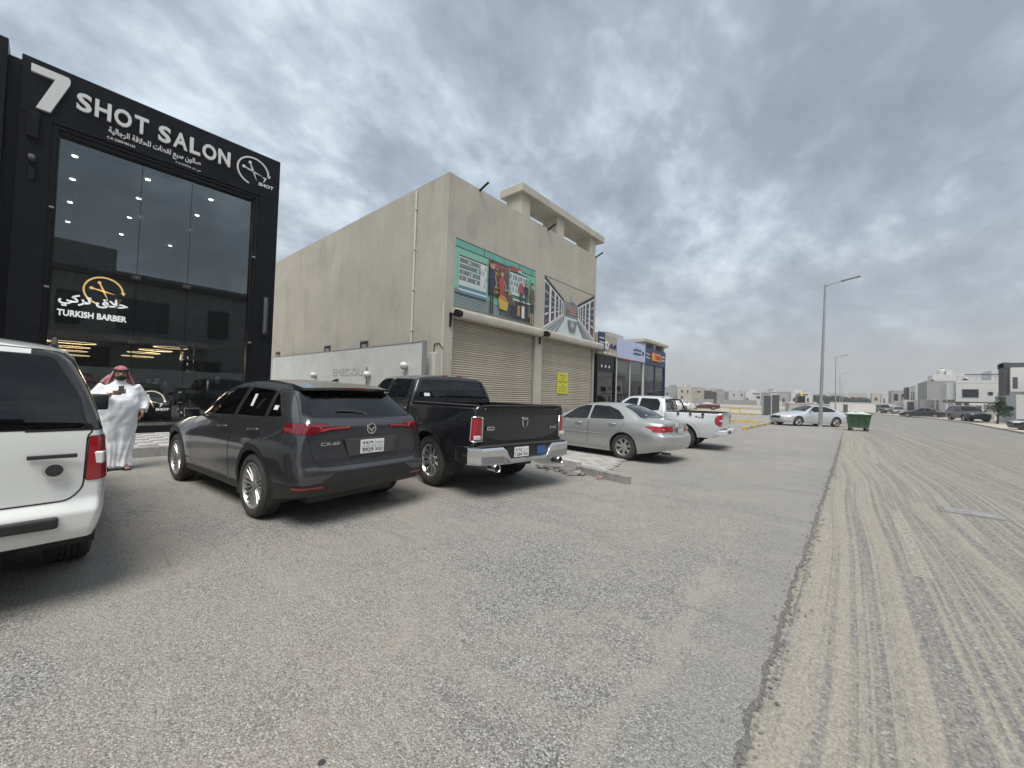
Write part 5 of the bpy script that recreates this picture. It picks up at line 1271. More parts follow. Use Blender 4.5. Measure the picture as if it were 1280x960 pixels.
def build_salon():
    s = empty('salon_building',(0,0,0)); tag(s,'black-clad barber salon with double-height glass front and white lettering','building')
    y0, y1, zt = -0.71, 4.64, 8.93
    MB().box((FX-0.55,y0,7.60),(FX,y1,zt)).build('fascia', BLKP, s, bevel=0.01)
    MB().box((FX-0.55,y0,0.2),(FX-0.004,-0.21,7.598)).build('column', BLKP, s, bevel=0.008)
    MB().box((FX-0.55,4.08,0.2),(FX-0.004,y1-0.004,7.598)).build('column', BLKP, s, bevel=0.008)
    MB().box((FX-0.5,-0.21,0.15),(FX-0.02,4.08,0.40)).build('plinth', BLKM, s, bevel=0.01)
    # shell behind
    sh = MB(); xb = -25.0
    sh.box((xb,y0+0.01,0.1),(FX-0.56,y0+0.2,zt-0.1)); sh.box((xb,y1-0.2,0.1),(FX-0.56,y1-0.01,zt-0.1)); sh.box((xb-0.2,y0+0.01,0.1),(xb,y1-0.01,zt-0.1)); sh.box((xb,y0+0.2,zt-0.35),(FX-0.56,y1-0.2,zt-0.15))
    sh.build('side_wall', BLKP, s)
    MB().box((xb,y0+0.2,0.15),(FX-0.5,y1-0.2,0.42)).build('floor', INT_F, s)
    MB().box((xb,y0+0.2,7.36),(FX-0.56,y1-0.2,7.5)).build('ceiling', INT_C, s)
    MB().box((xb+0.01,y0+0.21,0.42),(xb+0.1,y1-0.21,7.36)).build('back_wall', INT_D, s)
    # frame mouldings
    for k, (a, b_, d) in enumerate(((-0.21,-0.14,0.06),(-0.14,-0.09,0.11))):
        MB().box((FX-0.30,a,0.4),(FX-d,b_,7.60-0.07*k)).build('frame_moulding', BLKM, s)
        MB().box((FX-0.30,4.08-(b_+0.21),0.4),(FX-d,4.08-(a+0.21),7.60-0.07*k)).build('frame_moulding', BLKM, s)
        MB().box((FX-0.30,-0.21+0.07*(k+1),7.60-0.08*(k+1)),(FX-d,4.08-0.07*(k+1),7.60-0.08*k-0.002)).build('frame_moulding', BLKM, s)
    MB().box((FX-0.21,3.965,0.4),(FX-0.18,3.985,7.42)).build('edge_trim', BRONZE, s)
    # panes: 3 columns by 3 rows with fine joints
    gx = FX-0.24; ycol = [-0.085,1.39,2.45,3.955]; zrow = [0.41,2.62,4.36,7.43]
    for i in range(3):
        for j in range(3):
            g_ = MB().add([(gx,ycol[i]+0.006,zrow[j]+0.006),(gx,ycol[i+1]-0.006,zrow[j]+0.006),(gx,ycol[i+1]-0.006,zrow[j+1]-0.006),(gx,ycol[i]+0.006,zrow[j+1]-0.006)],[(0,1,2,3)]).build('glass_pane', SHOPG, s, fix=False)
    # glass fins behind the joints with clamps
    FIN = glass_mat('glass_fin',(0.66,0.72,0.70),boost=0.5)
    STEEL = mat('clamp_steel',(0.45,0.45,0.46),0.3,metal=0.9)
    for y in (1.39,2.45):
        MB().box((gx-0.42,y-0.008,0.42),(gx-0.02,y+0.008,7.36)).build('glass_fin', FIN, s)
        for z in (2.62,4.36,6.0):
            MB().box((gx-0.12,y-0.09,z-0.05),(gx-0.015,y+0.09,z+0.05)).build('glass_clamp', STEEL, s, bevel=0.01)
    for y in (-0.16,3.99):
        for z in (2.9 if y > 0 else 3.72, 5.6):
            MB().box((FX-0.05,y-0.03,z-0.02),(FX+0.04,y+0.05,z+0.02)).build('hinge', STEEL, s, bevel=0.006)
    # fascia lettering
    seven = MB(); flat_poly(seven,(FX,-0.57,7.78),[(0.0,0.98),(0.0,0.80),(0.36,0.80),(0.10,0.0),(0.32,0.0),(0.60,0.84),(0.60,0.93),(0.565,0.98)][::-1],FRONT,0.07); seven.build('numeral', LET, s, bevel=0.004)
    yy = 0.13
    for word, ya, yb in (('SHOT',0.14,1.44),('SALON',1.63,3.27)):
        # each letter stands off the wall on its own
        widths = {'S':0.9,'H':1.0,'O':1.14,'T':0.95,'A':1.08,'L':0.82,'N':1.02}; tot = sum(widths[c]+0.14 for c in word)-0.14; u = (yb-ya)/tot; y = ya
        for c in word:
            letter('letter',c,(FX+0.008,y,8.10),FRONT,LET,s,width=widths[c]*u*0.97,height=0.44,depth=0.055,bold=0.028); y += (widths[c]+0.14)*u
    letter('lettering',arabic('صالون سبع لقطات للحلاقة الرجالية'),(FX+0.002,0.70,7.77),FRONT,LET,s,width=1.87,height=0.23,depth=0.02,bold=0.022)
    letter('lettering','C.R 2050186165',(FX+0.002,0.68,7.685),FRONT,LET,s,width=0.52,height=0.06,depth=0.01,bold=0.02)
    letter('lettering','٢٠٥٠١٨٦١٦٥ '+arabic('س ت'),(FX+0.002,2.02,7.66),FRONT,LET,s,width=0.56,height=0.075,depth=0.01,bold=0.02)
    clock_logo(s,(FX,3.88,8.27),0.43,(LET,LET,LET),0.035)
    # lit sign behind the glass
    clock_logo(s,(FX-0.34,0.80,3.86),0.36,(GOLD,GOLD,GOLD),0.03,txt=False)
    letter('numeral','7',(FX-0.34,1.02,3.52),FRONT,mat('dim_gold',(0.45,0.3,0.2),0.4),s,height=0.20,depth=0.02,bold=0.03)
    letter('lettering',arabic('حلاق تركي'),(FX-0.33,0.04,3.36),FRONT,LITW,s,width=1.22,height=0.32,depth=0.03,bold=0.03)
    letter('lettering','TURKISH BARBER',(FX-0.33,0.03,3.12),FRONT,LITW,s,width=1.22,height=0.155,depth=0.03,bold=0.03)
    # interior
    for x in (-15.3,-17.1,-19.35,-21.8):
        for y in (0.18,1.58,3.05):
            if (x,y) == (-19.35,3.05): continue
            MB().lathe([(0.001,0.0),(0.05,0.0),(0.058,0.01),(0.058,0.02)],14,'z',(x,y,7.335)).build('downlight', SPOT, s)
    for (x,y,z,r) in ((-17.5,0.37,2.67,0.50),(-18.2,0.36,2.58,0.42),(-19.0,0.36,2.50,0.40),(-19.8,0.45,2.40,0.40),(-17.2,2.56,2.74,0.44),(-17.5,2.23,2.63,0.42),(-18.2,2.02,2.56,0.42),(-18.9,1.95,2.46,0.42)):
        q = MB(); q.lathe([(r-0.02,-0.007),(r,-0.007),(r,0.007),(r-0.02,0.007),(r-0.02,-0.007)],32,'z',(x,y,z)); q.build('ring_lamp', RINGL, s, smooth=40)
        wv = MB()
        for a in (0,2.1,4.2): wv.tube([(x+r*math.cos(a)*0.98,y+r*math.sin(a)*0.98,z+0.01),(x,y,7.36)],0.003,4,cap=False)
        wv.build('lamp_wire', BLKM, s)
    for (x,y,z,e_) in ((-17.8,0.4,2.4,30),(-17.6,2.3,2.45,30)):
        pl = bpy.data.lights.new('lamp_glow','POINT'); pl.energy = e_; pl.color = (1.0,0.80,0.56); pl.shadow_soft_size = 0.3; lo = bpy.data.objects.new('lamp_glow',pl); C.objects.link(lo); lo.location = (x,y,z); lo.parent = s
    # inner storey edge, back shelving, partition
    MB().box((-22.0,y0+0.2,3.0),(-20.4,y1-0.2,3.25)).build('mezzanine', INT_D, s)
    MB().box((-16.6,3.05,0.42),(-16.5,3.12,2.9)).build('display_stand', BLKM, s)
    random.seed(4)
    for i in range(9):
        z = 0.6+0.22*i; MB().box((-16.49,3.0-0.12,z),(-16.40,3.0+0.12,z+0.10)).build('shelf_item', (LET,BRONZE,BLKM)[i % 3], s)
    MB().box((-16.46,3.2,1.25),(-16.42,3.3,2.35)).build('wooden_slat', BRONZE, s)
    MB().box((-17.2,3.1,0.42),(-16.0,3.95,0.98)).build('bench', WOODB, s, bevel=0.02)
    MB().box((-17.1,3.3,0.98),(-16.9,3.95,1.9)).build('bench_back', mat('teal_leather',(0.02,0.05,0.05),0.4), s, bevel=0.03)
    MB().box((-16.0,3.55,1.60),(-15.98,3.67,1.84)).build('notice', WHITEP, s)
    MB().box((-24.8,-0.4,1.2),(-24.85,0.9,2.2)).build('wall_screen', mat('screen_green',(0.02,0.06,0.03),0.3), s)
    return s
salon = build_salon()

def build_desk():
    d = empty('reception_desk',(-16.5,2.05,0.42)); tag(d,'black reception desk with lit clock logo seen through the salon glass','desk')
    MB().box((-0.7,-0.75,0),(-0.02,0.78,1.04)).build('body', INT_D, d, bevel=0.01)
    MB().box((-0.75,-0.80,1.04),(0.06,0.83,1.09)).build('top', BRONZE, d, bevel=0.006)
    for y in (0.55,0.70): MB().box((-0.02,y-0.03,0.02),(0.02,y+0.03,1.03)).build('trim_strip', BRONZE, d)
    MB().box((-0.02,-0.7,0.97),(0.015,0.5,1.03)).build('trim_strip', BRONZE, d)
    clock_logo(d,(0.0,0.0,0.55),0.33,(GOLDW,GOLDW,LITW),0.02)
    return d
desk = build_desk()
random.seed(8)
dl = ['pale bottle at the left end of the salon desk','small white carton on the salon desk','white price card on the salon desk','clear jar in the middle of the salon desk','white tissue box on the salon desk','stacked white cards near the desk end','grey card reader at the right end of the salon desk']
for i in range(7):
    w_ = random.uniform(0.05,0.09); h_ = random.uniform(0.10,0.22)
    o = MB().box((-w_,-w_*0.7,0),(w_,w_*0.7,h_)).build(('bottle','carton','card','jar','tissue_box','card_stack','card_reader')[i], (LET,WHITEP,TRIM,ALLOY)[i % 4] if i != 3 else ALLOY, None, bevel=0.01); o.location = (-16.75,1.40+0.2*i,1.51); o.rotation_euler = (0,0,random.uniform(-0.5,0.5)); tag(o, dl[i], 'desk item', 'things on the salon desk')
# fittings on the black columns
def wall_lamp(name, y, z, h, label, lit=False):
    w = empty(name,(FX,y,z)); tag(w,label,'wall lamp','wall lamps on the salon columns')
    MB().box((0,-0.09,-h/2),(0.03,0.09,h/2)).build('backplate', BLKM, w, bevel=0.005)
    MB().box((0.03,-0.065,-h/2+0.04),(0.12,0.065,h/2-0.04)).build('glass_shade', glass_mat('lamp_glass',(0.6,0.6,0.6),boost=2.0), w, bevel=0.01)
    MB().tube([(0.07,0,-h/2+0.06),(0.07,0,h/2-0.06)],0.025,8).build('tube', mat('lamp_tube',(0.6,0.62,0.62),0.3), w)
wall_lamp('wall_lamp',4.37,3.80,1.25,'clear glass tube lamp on the right black salon column')
wl = empty('wall_speaker',(FX,-0.50,7.35)); tag(wl,'small black box fitting under the big numeral','fitting')
MB().box((0,-0.09,-0.28),(0.10,0.09,0.30)).build('case', BLKM, wl, bevel=0.01); MB().box((0.10,-0.07,-0.26),(0.106,0.07,0.28)).build('grille', BLKP, wl)
wl = empty('security_camera',(FX,-0.48,6.60)); tag(wl,'black security camera on the left black column','camera')
MB().box((0,-0.06,-0.06),(0.06,0.06,0.06)).build('mount', BLKM, wl, bevel=0.01); MB().obox((0.13,0.0,-0.02),(0.2,0.1,0.1)).build('housing', mat('grey_housing',(0.12,0.12,0.13),0.4), wl, bevel=0.02)
MB().box((0,-0.05,-0.5),(0.04,0.05,-0.2)).build('junction_box', BLKM, wl, bevel=0.01)
# neighbouring black front cut off by the frame
nb = empty('black_shopfront',(0,0,0)); tag(nb,'plain black-clad building front at the far left edge','building')
MB().box((-25,-14,0.15),(FX+0.14,-0.90,9.05)).build('front', BLKP, nb, bevel=0.01)
MB().box((-25,-0.898,0.15),(FX-0.25,-0.715,8.9)).build('recess', BLKM, nb)
for z in (3.0,6.0): MB().box((FX+0.14,-14,z),(FX+0.143,-0.92,z+0.012)).build('panel_joint', BLKM, nb)

# ------------------------------------------------------------------ beige building
def concrete(name, col):
    m, nt, b = bsdf(name); L = nt.links; tc = N(nt,'ShaderNodeTexCoord'); co = tc.outputs['Object']
    def nz(s,d,r,sc_=None):
        n_ = N(nt,'ShaderNodeTexNoise'); n_.inputs['Scale'].default_value = s; n_.inputs['Detail'].default_value = d; n_.inputs['Roughness'].default_value = r
        if sc_: mp = N(nt,'ShaderNodeMapping'); mp.inputs['Scale'].default_value = sc_; L.new(co,mp.inputs[0]); L.new(mp.outputs[0],n_.inputs['Vector'])
        else: L.new(co,n_.inputs['Vector'])
        return n_.outputs['Fac']
    c0 = ramp(nt,nz(0.5,6,0.6),[(0.3,tuple(x*0.86 for x in col)),(0.7,tuple(min(1,x*1.08) for x in col))])
    c1 = mix_c(nt,ramp(nt,nz(1.0,5,0.65,(1.3,1.3,0.22)),[(0.48,0.0),(0.70,0.5)]),c0,tuple(x*0.66 for x in col))
    # trowelled patches
    br = N(nt,'ShaderNodeTexVoronoi'); br.inputs['Scale'].default_value = 0.55; br.distance = 'CHEBYCHEV'; L.new(co,br.inputs['Vector']); sp = N(nt,'ShaderNodeSeparateColor'); L.new(br.outputs['Color'],sp.inputs[0])
    c2 = mix_c(nt,ramp(nt,sp.outputs[0],[(0.0,0.0),(1.0,0.30)]),c1,tuple(min(1,x*1.25) for x in col))
    c3 = mix_c(nt,ramp(nt,nz(9,5,0.7),[(0.62,0.0),(0.75,0.25)]),c2,tuple(x*0.55 for x in col))
    # scuffed streaks
    c4 = mix_c(nt,ramp(nt,nz(1.0,6,0.7,(7,7,0.9)),[(0.56,0.0),(0.72,0.40)]),c3,tuple(min(1,x*1.35) for x in col))
    sz = N(nt,'ShaderNodeSeparateXYZ'); L.new(co,sz.inputs[0]); zz = math_n(nt,'MULTIPLY_ADD',nz(0.8,3,0.5),0.25,sz.outputs[2])
    pj = ramp(nt,math_n(nt,'ABSOLUTE',math_n(nt,'SUBTRACT',math_n(nt,'FRACT',math_n(nt,'DIVIDE',zz,2.75)),0.5)),[(0.0,0.5),(0.008,0.0)])
    c4 = mix_c(nt,math_n(nt,'MULTIPLY',pj,ramp(nt,nz(0.6,4,0.6),[(0.45,0.0),(0.6,0.8)])),c4,tuple(x*0.6 for x in col))
    ck = N(nt,'ShaderNodeTexVoronoi'); ck.feature = 'DISTANCE_TO_EDGE'; ck.inputs['Scale'].default_value = 0.35; wv = N(nt,'ShaderNodeVectorMath'); wv.operation = 'MULTIPLY_ADD'; wn = N(nt,'ShaderNodeTexNoise'); wn.inputs['Scale'].default_value = 1.2; wn.inputs['Detail'].default_value = 5; L.new(co,wn.inputs['Vector']); L.new(wn.outputs['Color'],wv.inputs[0]); wv.inputs[1].default_value = (1.2,1.2,1.2); L.new(co,wv.inputs[2]); L.new(wv.outputs[0],ck.inputs['Vector'])
    c4 = mix_c(nt,math_n(nt,'MULTIPLY',ramp(nt,ck.outputs['Distance'],[(0.0,0.6),(0.006,0.0)]),ramp(nt,nz(0.35,3,0.5),[(0.5,0.0),(0.62,0.7)])),c4,tuple(x*0.5 for x in col))
    gr = math_n(nt,'MULTIPLY',ramp(nt,math_n(nt,'MULTIPLY',sz.outputs[2],0.25),[(0.0,0.45),(0.3,0.0)]),ramp(nt,nz(1.6,5,0.6),[(0.35,0.2),(0.65,1.0)])); c4 = mix_c(nt,gr,c4,tuple(x*0.55 for x in col))
    L.new(c4,b.inputs['Base Color']); b.inputs['Roughness'].default_value = 0.92
    bp = N(nt,'ShaderNodeBump'); bp.inputs['Distance'].default_value = 0.012; bp.inputs['Strength'].default_value = 0.7; L.new(nz(14,6,0.7),bp.inputs['Height']); L.new(bp.outputs[0],b.inputs['Normal'])
    return m
BEIGE = concrete('beige_render',(0.405,0.378,0.32)); BEIGE2 = concrete('beige_render_b',(0.42,0.392,0.332))
SHUT = mat('shutter_slat',(0.47,0.415,0.33),0.5,var=0.12,scale=3,dust=0.1)
def _slat_var(m):
    nt = m.node_tree; L = nt.links; b = nt.nodes['Principled BSDF']; src = b.inputs['Base Color'].links[0].from_socket
    oi = N(nt,'ShaderNodeObjectInfo'); geo = N(nt,'ShaderNodeNewGeometry'); sp = N(nt,'ShaderNodeSeparateXYZ'); L.new(geo.outputs['Position'],sp.inputs[0])
    c = mix_c(nt,1.0,src,ramp(nt,oi.outputs['Random'],[(0.0,0.84),(1.0,1.0)]),'MULTIPLY')
    nz = N(nt,'ShaderNodeTexNoise'); nz.inputs['Scale'].default_value = 1.3; nz.inputs['Detail'].default_value = 6; L.new(geo.outputs['Position'],nz.inputs['Vector'])
    g_ = math_n(nt,'MULTIPLY',ramp(nt,math_n(nt,'MULTIPLY',sp.outputs[2],0.2),[(0.0,0.5),(0.25,0.16),(0.6,0.05)]),ramp(nt,nz.outputs['Fac'],[(0.35,0.0),(0.65,1.0)]))
    L.new(mix_c(nt,g_,c,(0.17,0.15,0.12)),b.inputs['Base Color'])
_slat_var(SHUT)
SHUTH = mat('shutter_hood',(0.43,0.395,0.335),0.55,var=0.12,scale=2,streak=0.3)
GREYR = mat('guide_rail',(0.25,0.25,0.25),0.5,metal=0.3)
BX, BY0, BY1, BZ = -14.0, 11.48, 25.25, 11.62
def build_beige():
    b = empty('beige_building',(0,0,0)); tag(b,'beige rendered two-shutter shop building with printed banners','building')
    # walls with the two shutter bays left open
    w = MB(); w.box((-36,BY0,0),(BX-0.35,BY1,BZ-0.9)); w.box((BX-0.352,BY0+0.002,5.15),(BX,BY1-0.002,BZ)); w.box((-36,BY0+0.003,BZ-0.92),(-35.7,BY1-0.003,BZ)); w.box((-35.7,BY0+0.001,BZ-0.92),(BX-0.351,BY0+0.3,BZ)); w.box((-35.7,BY1-0.3,BZ-0.92),(BX-0.351,BY1-0.001,BZ))
    w.build('wall', BEIGE, b)
    for a, c in ((BY0+0.001,12.0),(18.32,18.98),(25.2,BY1-0.001)): MB().box((BX-0.353,a,0),(BX-0.002,c,5.148)).build('pier', BEIGE2, b)
    # parapet canopy
    MB().box((-15.5,16.5,12.82),(-13.82,26.05,13.26)).build('roof_canopy', BEIGE2, b, bevel=0.015)
    for y in (16.75,20.3,24.4): MB().box((-15.2,y,BZ-0.02),(-14.05,y+0.75,12.83)).build('canopy_pillar', BEIGE2, b)
    DS = mat('downpipe',(0.55,0.54,0.5),0.5)
    p = MB(); p.tube([(-16.4,BY0-0.06,3.6),(-16.4,BY0-0.06,11.45)],0.055,10); p.build('downpipe', DS, b, smooth=50)
    for z in (4.5,6.5,8.5,10.5): MB().box((-16.48,BY0-0.125,z),(-16.32,BY0+0.0,z+0.05)).build('pipe_clip', DS, b)
    for y in (13.42,19.21,25.1):
        q = MB(); q.tube([(BX-0.1,y,11.50),(BX+0.55,y+0.05,11.80)],0.055,8); q.build('water_spout', BLKM, b, smooth=50)
    for x in (-20.95,-25.5,-34.0):
        v = MB(); v.box((x-0.48,BY0-0.03,3.82),(x+0.48,BY0+0.001,4.34)); v.build('vent_frame', CONC, b); MB().box((x-0.42,BY0-0.034,3.86),(x+0.42,BY0-0.028,4.28)).build('vent_hole', mat('dark_hole',(0.012,0.011,0.01),0.9), b)
        MB().box((x-0.1,BY0-0.10,3.86),(x+0.3,BY0-0.036,4.1)).build('vent_block', CONC, b)
    # rolling shutters
    slat = MB(); pr = [(-0.012,0.0),(0.014,0.014),(0.036,0.045),(0.036,0.070),(0.016,0.098),(-0.012,0.112)]
    vs = []
    for y in (0,1): vs += [(x,y,z) for x,z in pr]
    sl = MB().add(vs,[(i,i+1,i+7,i+6) for i in range(5)]).mesh('shutter_slat', SHUT, smooth=60, fix=False)
    for k, (a, c) in enumerate(((12.06,18.26),(19.04,25.14))):
        sh = empty('rolling_shutter',(BX-0.2,a,0.1),0,b)
        for i in range(44):
            o = link('slat', sl, sh); o.scale = (1,c-a,1); o.location = (0,0,0.08+0.112*i)
        bb = MB().box((-0.02,0,0),(0.05,c-a,0.09)).build('bottom_bar', SHUTH, sh)
        MB().box((-0.03,0,0),(-0.012,c-a,5.0)).build('backing', BLKM, sh)
        for y in (-0.05,c-a-0.01): MB().box((-0.05,y,0),(0.08,y+0.06,5.0)).build('guide_rail', GREYR, sh)
        hy0, hy1 = (11.86,18.60) if k == 0 else (18.72,25.95)
        h = MB(); h.prism([(BX+0.002,5.46),(BX+0.30,5.40),(BX+0.36,5.30),(BX+0.36,5.0),(BX+0.30,4.95),(BX+0.002,4.95)],'y',hy0,hy1); h.build('shutter_hood', SHUTH, b, bevel=0.01, smooth=30)
        f_ = MB(); yy = hy0+0.02; f_.lathe([(0.001,0.30),(0.15,0.30),(0.17,0.22),(0.17,0.0),(0.001,0.0)],18,'y',(BX+0.5,yy-0.15,5.12)); f_.build('shutter_motor', BLKM, b, smooth=40)
        br_ = MB(); br_.box((BX,yy-0.12,4.55),(BX+0.10,yy-0.06,5.2)); br_.box((BX,yy-0.12,5.06),(BX+0.5,yy-0.06,5.14)); br_.build('motor_bracket', BLKM, b)
    # hanging chain and handles
    MB().tube([(BX+0.42,19.25,5.0),(BX+0.42,19.27,3.6)],0.012,5).build('pull_chain', GREYR, b)
    # electrical cabinet and conduit at the corner
    MB().box((-14.85,BY0-0.18,1.6),(-14.45,BY0-0.001,3.35)).build('electric_cabinet', mat('cabinet_white',(0.55,0.55,0.53),0.5), b, bevel=0.015)
    cd = MB(); cd.tube([(-14.65,BY0-0.03,3.35),(-14.62,BY0-0.03,3.75),(-14.3,BY0-0.03,3.78),(BX+0.02,BY0-0.03,3.5)],0.02,6); cd.build('conduit', BLKM, b, smooth=60)
    MB().tube([(-14.06,BY0-0.02,0),(-14.06,BY0-0.02,5.6)],0.025,6).build('corner_pipe', DS, b)
    return b
beige = build_beige()

# printed banners (flat graphics on a tensioned sheet)
def pm_(n_, c): return mat('print_'+n_, c, 0.6)
PR = dict(green=pm_('green',(0.20,0.44,0.33)), teal=pm_('teal',(0.13,0.36,0.29)), pale=pm_('pale',(0.50,0.57,0.55)), grey=pm_('grey',(0.16,0.18,0.18)), dark=pm_('dark',(0.035,0.035,0.04)), floor=pm_('floor',(0.20,0.25,0.245)), floor2=pm_('floor2',(0.13,0.17,0.165)), skin=pm_('skin',(0.42,0.25,0.17)), red=pm_('red',(0.36,0.07,0.07)), brown=pm_('brown',(0.12,0.075,0.055)), yellow=pm_('yellow',(0.50,0.36,0.06)), white=pm_('white',(0.60,0.61,0.60)), blue=pm_('blue',(0.10,0.22,0.30)), navy=pm_('navy',(0.03,0.04,0.08)), beige=pm_('beige',(0.40,0.36,0.29)), orange=pm_('orange',(0.45,0.20,0.05)), purple=pm_('purple',(0.055,0.05,0.07)), silver=pm_('silver',(0.36,0.37,0.38)), rose=pm_('rose',(0.30,0.12,0.13)))
class Print:
    def __init__(s, y0, z0, w, h, x): s.y0, s.z0, s.w, s.h, s.x = y0, z0, w, h, x; s.keys = []; s.mb = MB(); s.k = 0
    def poly(s, pts, c):
        if c not in s.keys: s.keys.append(c)
        s.k += 1; x = s.x+0.0006*s.k
        s.mb.add([(x,s.y0+u*s.w,s.z0+v*s.h) for u, v in pts],[tuple(range(len(pts)))],s.keys.index(c))
    def rect(s, u0, v0, u1, v1, c): s.poly([(u0,v0),(u1,v0),(u1,v1),(u0,v1)],c)
    def disc(s, u, v, r, c, n_=10): s.poly([(u+r*math.cos(2*PI*i/n_)*s.h/s.w,v+r*math.sin(2*PI*i/n_)) for i in range(n_)],c)
    def build(s, parent): return s.mb.build('print',[PR[k] for k in s.keys],parent,fix=False)
def banner_market():
    b = empty('banner',(0,0,0)); tag(b,'green printed banner of cartoon shoppers in a supermarket above the left shutter','banner','printed banners above the shutters')
    y0, z0, w, h = 11.97, 5.58, 6.1, 3.16
    MB().box((BX+0.002,y0,z0),(BX+0.03,y0+w,z0+h)).build('sheet', PR['green'], b)
    p = Print(y0,z0,w,h,BX+0.031)
    p.rect(0,0.88,1,1,'teal'); p.rect(0,0.87,1,0.885,'dark'); p.rect(0,0.985,1,1,'dark')
    for u in (0.31,0.55,0.76,0.94): p.rect(u-0.003,0.885,u+0.003,1,'dark')
    p.poly([(0,0),(1,0),(1,0.10),(0.34,0.20),(0,0.27)],'floor')
    for k in range(5): p.poly([(0,0.03+0.05*k),(0.34,0.02+0.035*k),(0.34,0.035+0.035*k),(0,0.045+0.05*k)],'floor2')
    p.rect(0.04,0.32,0.345,0.76,'pale'); p.rect(0.04,0.75,0.345,0.77,'dark')
    for k in range(4): p.rect(0.045,0.40+0.088*k,0.27,0.468+0.088*k,'grey'); p.rect(0.27,0.40+0.088*k,0.345,0.468+0.088*k,'white')
    random.seed(2)
    for k in range(26): u = random.uniform(0.05,0.33); v = 0.405+0.088*random.randrange(4); p.rect(u,v,u+0.012,v+0.05,random.choice(('blue','white','silver','teal')))
    p.rect(0.05,0.20,0.34,0.31,'blue'); p.rect(0.04,0.24,0.345,0.27,'pale'); p.rect(0.0,0.185,0.345,0.20,'dark')
    p.rect(0.36,0.30,0.61,0.86,'dark'); p.rect(0.375,0.34,0.60,0.80,'brown'); p.rect(0.36,0.80,0.61,0.84,'red')
    for k in range(60):
        u = random.uniform(0.38,0.585); v = 0.36+0.075*random.randrange(6); p.rect(u,v,u+0.014,v+0.045,random.choice(('rose','beige','orange','brown','grey','yellow')))
    p.rect(0.62,0.42,0.86,0.80,'pale'); p.rect(0.62,0.795,0.87,0.815,'dark')
    for r_ in range(3):
        for k in range(13): p.rect(0.625+0.018*k,0.47+0.11*r_,0.636+0.018*k,0.545+0.11*r_,('blue','silver','navy','white')[(k+r_) % 4])
    p.rect(0.62,0.80+0.03,0.78,0.90,'red'); p.rect(0.73,0.835,0.775,0.865,'white')
    p.rect(0.66,0.03,0.97,0.33,'dark'); p.rect(0.66,0.33,0.96,0.355,'white'); p.rect(0.73,0.08,0.765,0.26,'orange'); p.rect(0.79,0.06,0.83,0.27,'white'); p.rect(0.89,0.10,0.945,0.30,'grey')
    p.rect(0.91,0.35,0.99,0.82,'teal'); p.rect(0.925,0.38,0.975,0.80,'green')
    def person(u, v0, hh, top, leg, hair, skirt=False):
        p.rect(u-0.020,v0,u-0.004,v0+hh*0.48,leg if not skirt else 'skin'); p.rect(u+0.006,v0,u+0.022,v0+hh*0.48,leg if not skirt else 'skin')
        if skirt: p.poly([(u-0.03,v0+hh*0.25),(u+0.032,v0+hh*0.25),(u+0.022,v0+hh*0.55),(u-0.02,v0+hh*0.55)],leg)
        p.poly([(u-0.026,v0+hh*0.46),(u+0.028,v0+hh*0.46),(u+0.036,v0+hh*0.78),(u+0.012,v0+hh*0.84),(u-0.012,v0+hh*0.84),(u-0.036,v0+hh*0.78)],top)
        p.poly([(u+0.028,v0+hh*0.76),(u+0.04,v0+hh*0.74),(u+0.066,v0+hh*0.52),(u+0.056,v0+hh*0.50)],'skin'); p.poly([(u-0.028,v0+hh*0.76),(u-0.04,v0+hh*0.72),(u-0.02,v0+hh*0.50),(u-0.012,v0+hh*0.52)],top)
        p.disc(u,v0+hh*0.91,hh*0.072,'skin'); p.poly([(u-0.02,v0+hh*0.91),(u-0.018,v0+hh*0.985),(u+0.012,v0+hh*1.0),(u+0.022,v0+hh*0.95),(u,v0+hh*0.955)],hair)
    person(0.395,0.0,0.86,'navy','dark','dark'); person(0.515,0.10,0.66,'red','rose','brown'); person(0.625,0.02,0.44,'brown','dark','orange')
    person(0.775,0.30,0.40,'red','dark','white'); person(0.845,0.34,0.34,'dark','dark','dark'); person(0.935,0.0,0.74,'brown','dark','dark',True)
    p.poly([(0.47,0.30),(0.60,0.26),(0.585,0.10),(0.49,0.12)],'yellow'); p.poly([(0.475,0.29),(0.59,0.25),(0.57,0.33),(0.50,0.36)],'orange'); p.poly([(0.49,0.105),(0.585,0.09),(0.585,0.105),(0.49,0.12)],'dark')
    for u in (0.50,0.575): p.disc(u,0.03,0.022,'dark')
    p.rect(0.497,0.04,0.503,0.11,'dark'); p.rect(0.572,0.04,0.578,0.10,'dark')
    p.build(b)
    ey = MB()
    for u in (0.0,0.5,1.0):
        for v in (0.0,1.0): ey.box((BX+0.03,y0+u*w-0.02,z0+v*h-0.02),(BX+0.06,y0+u*w+0.02,z0+v*h+0.02))
    return b
banner_market()
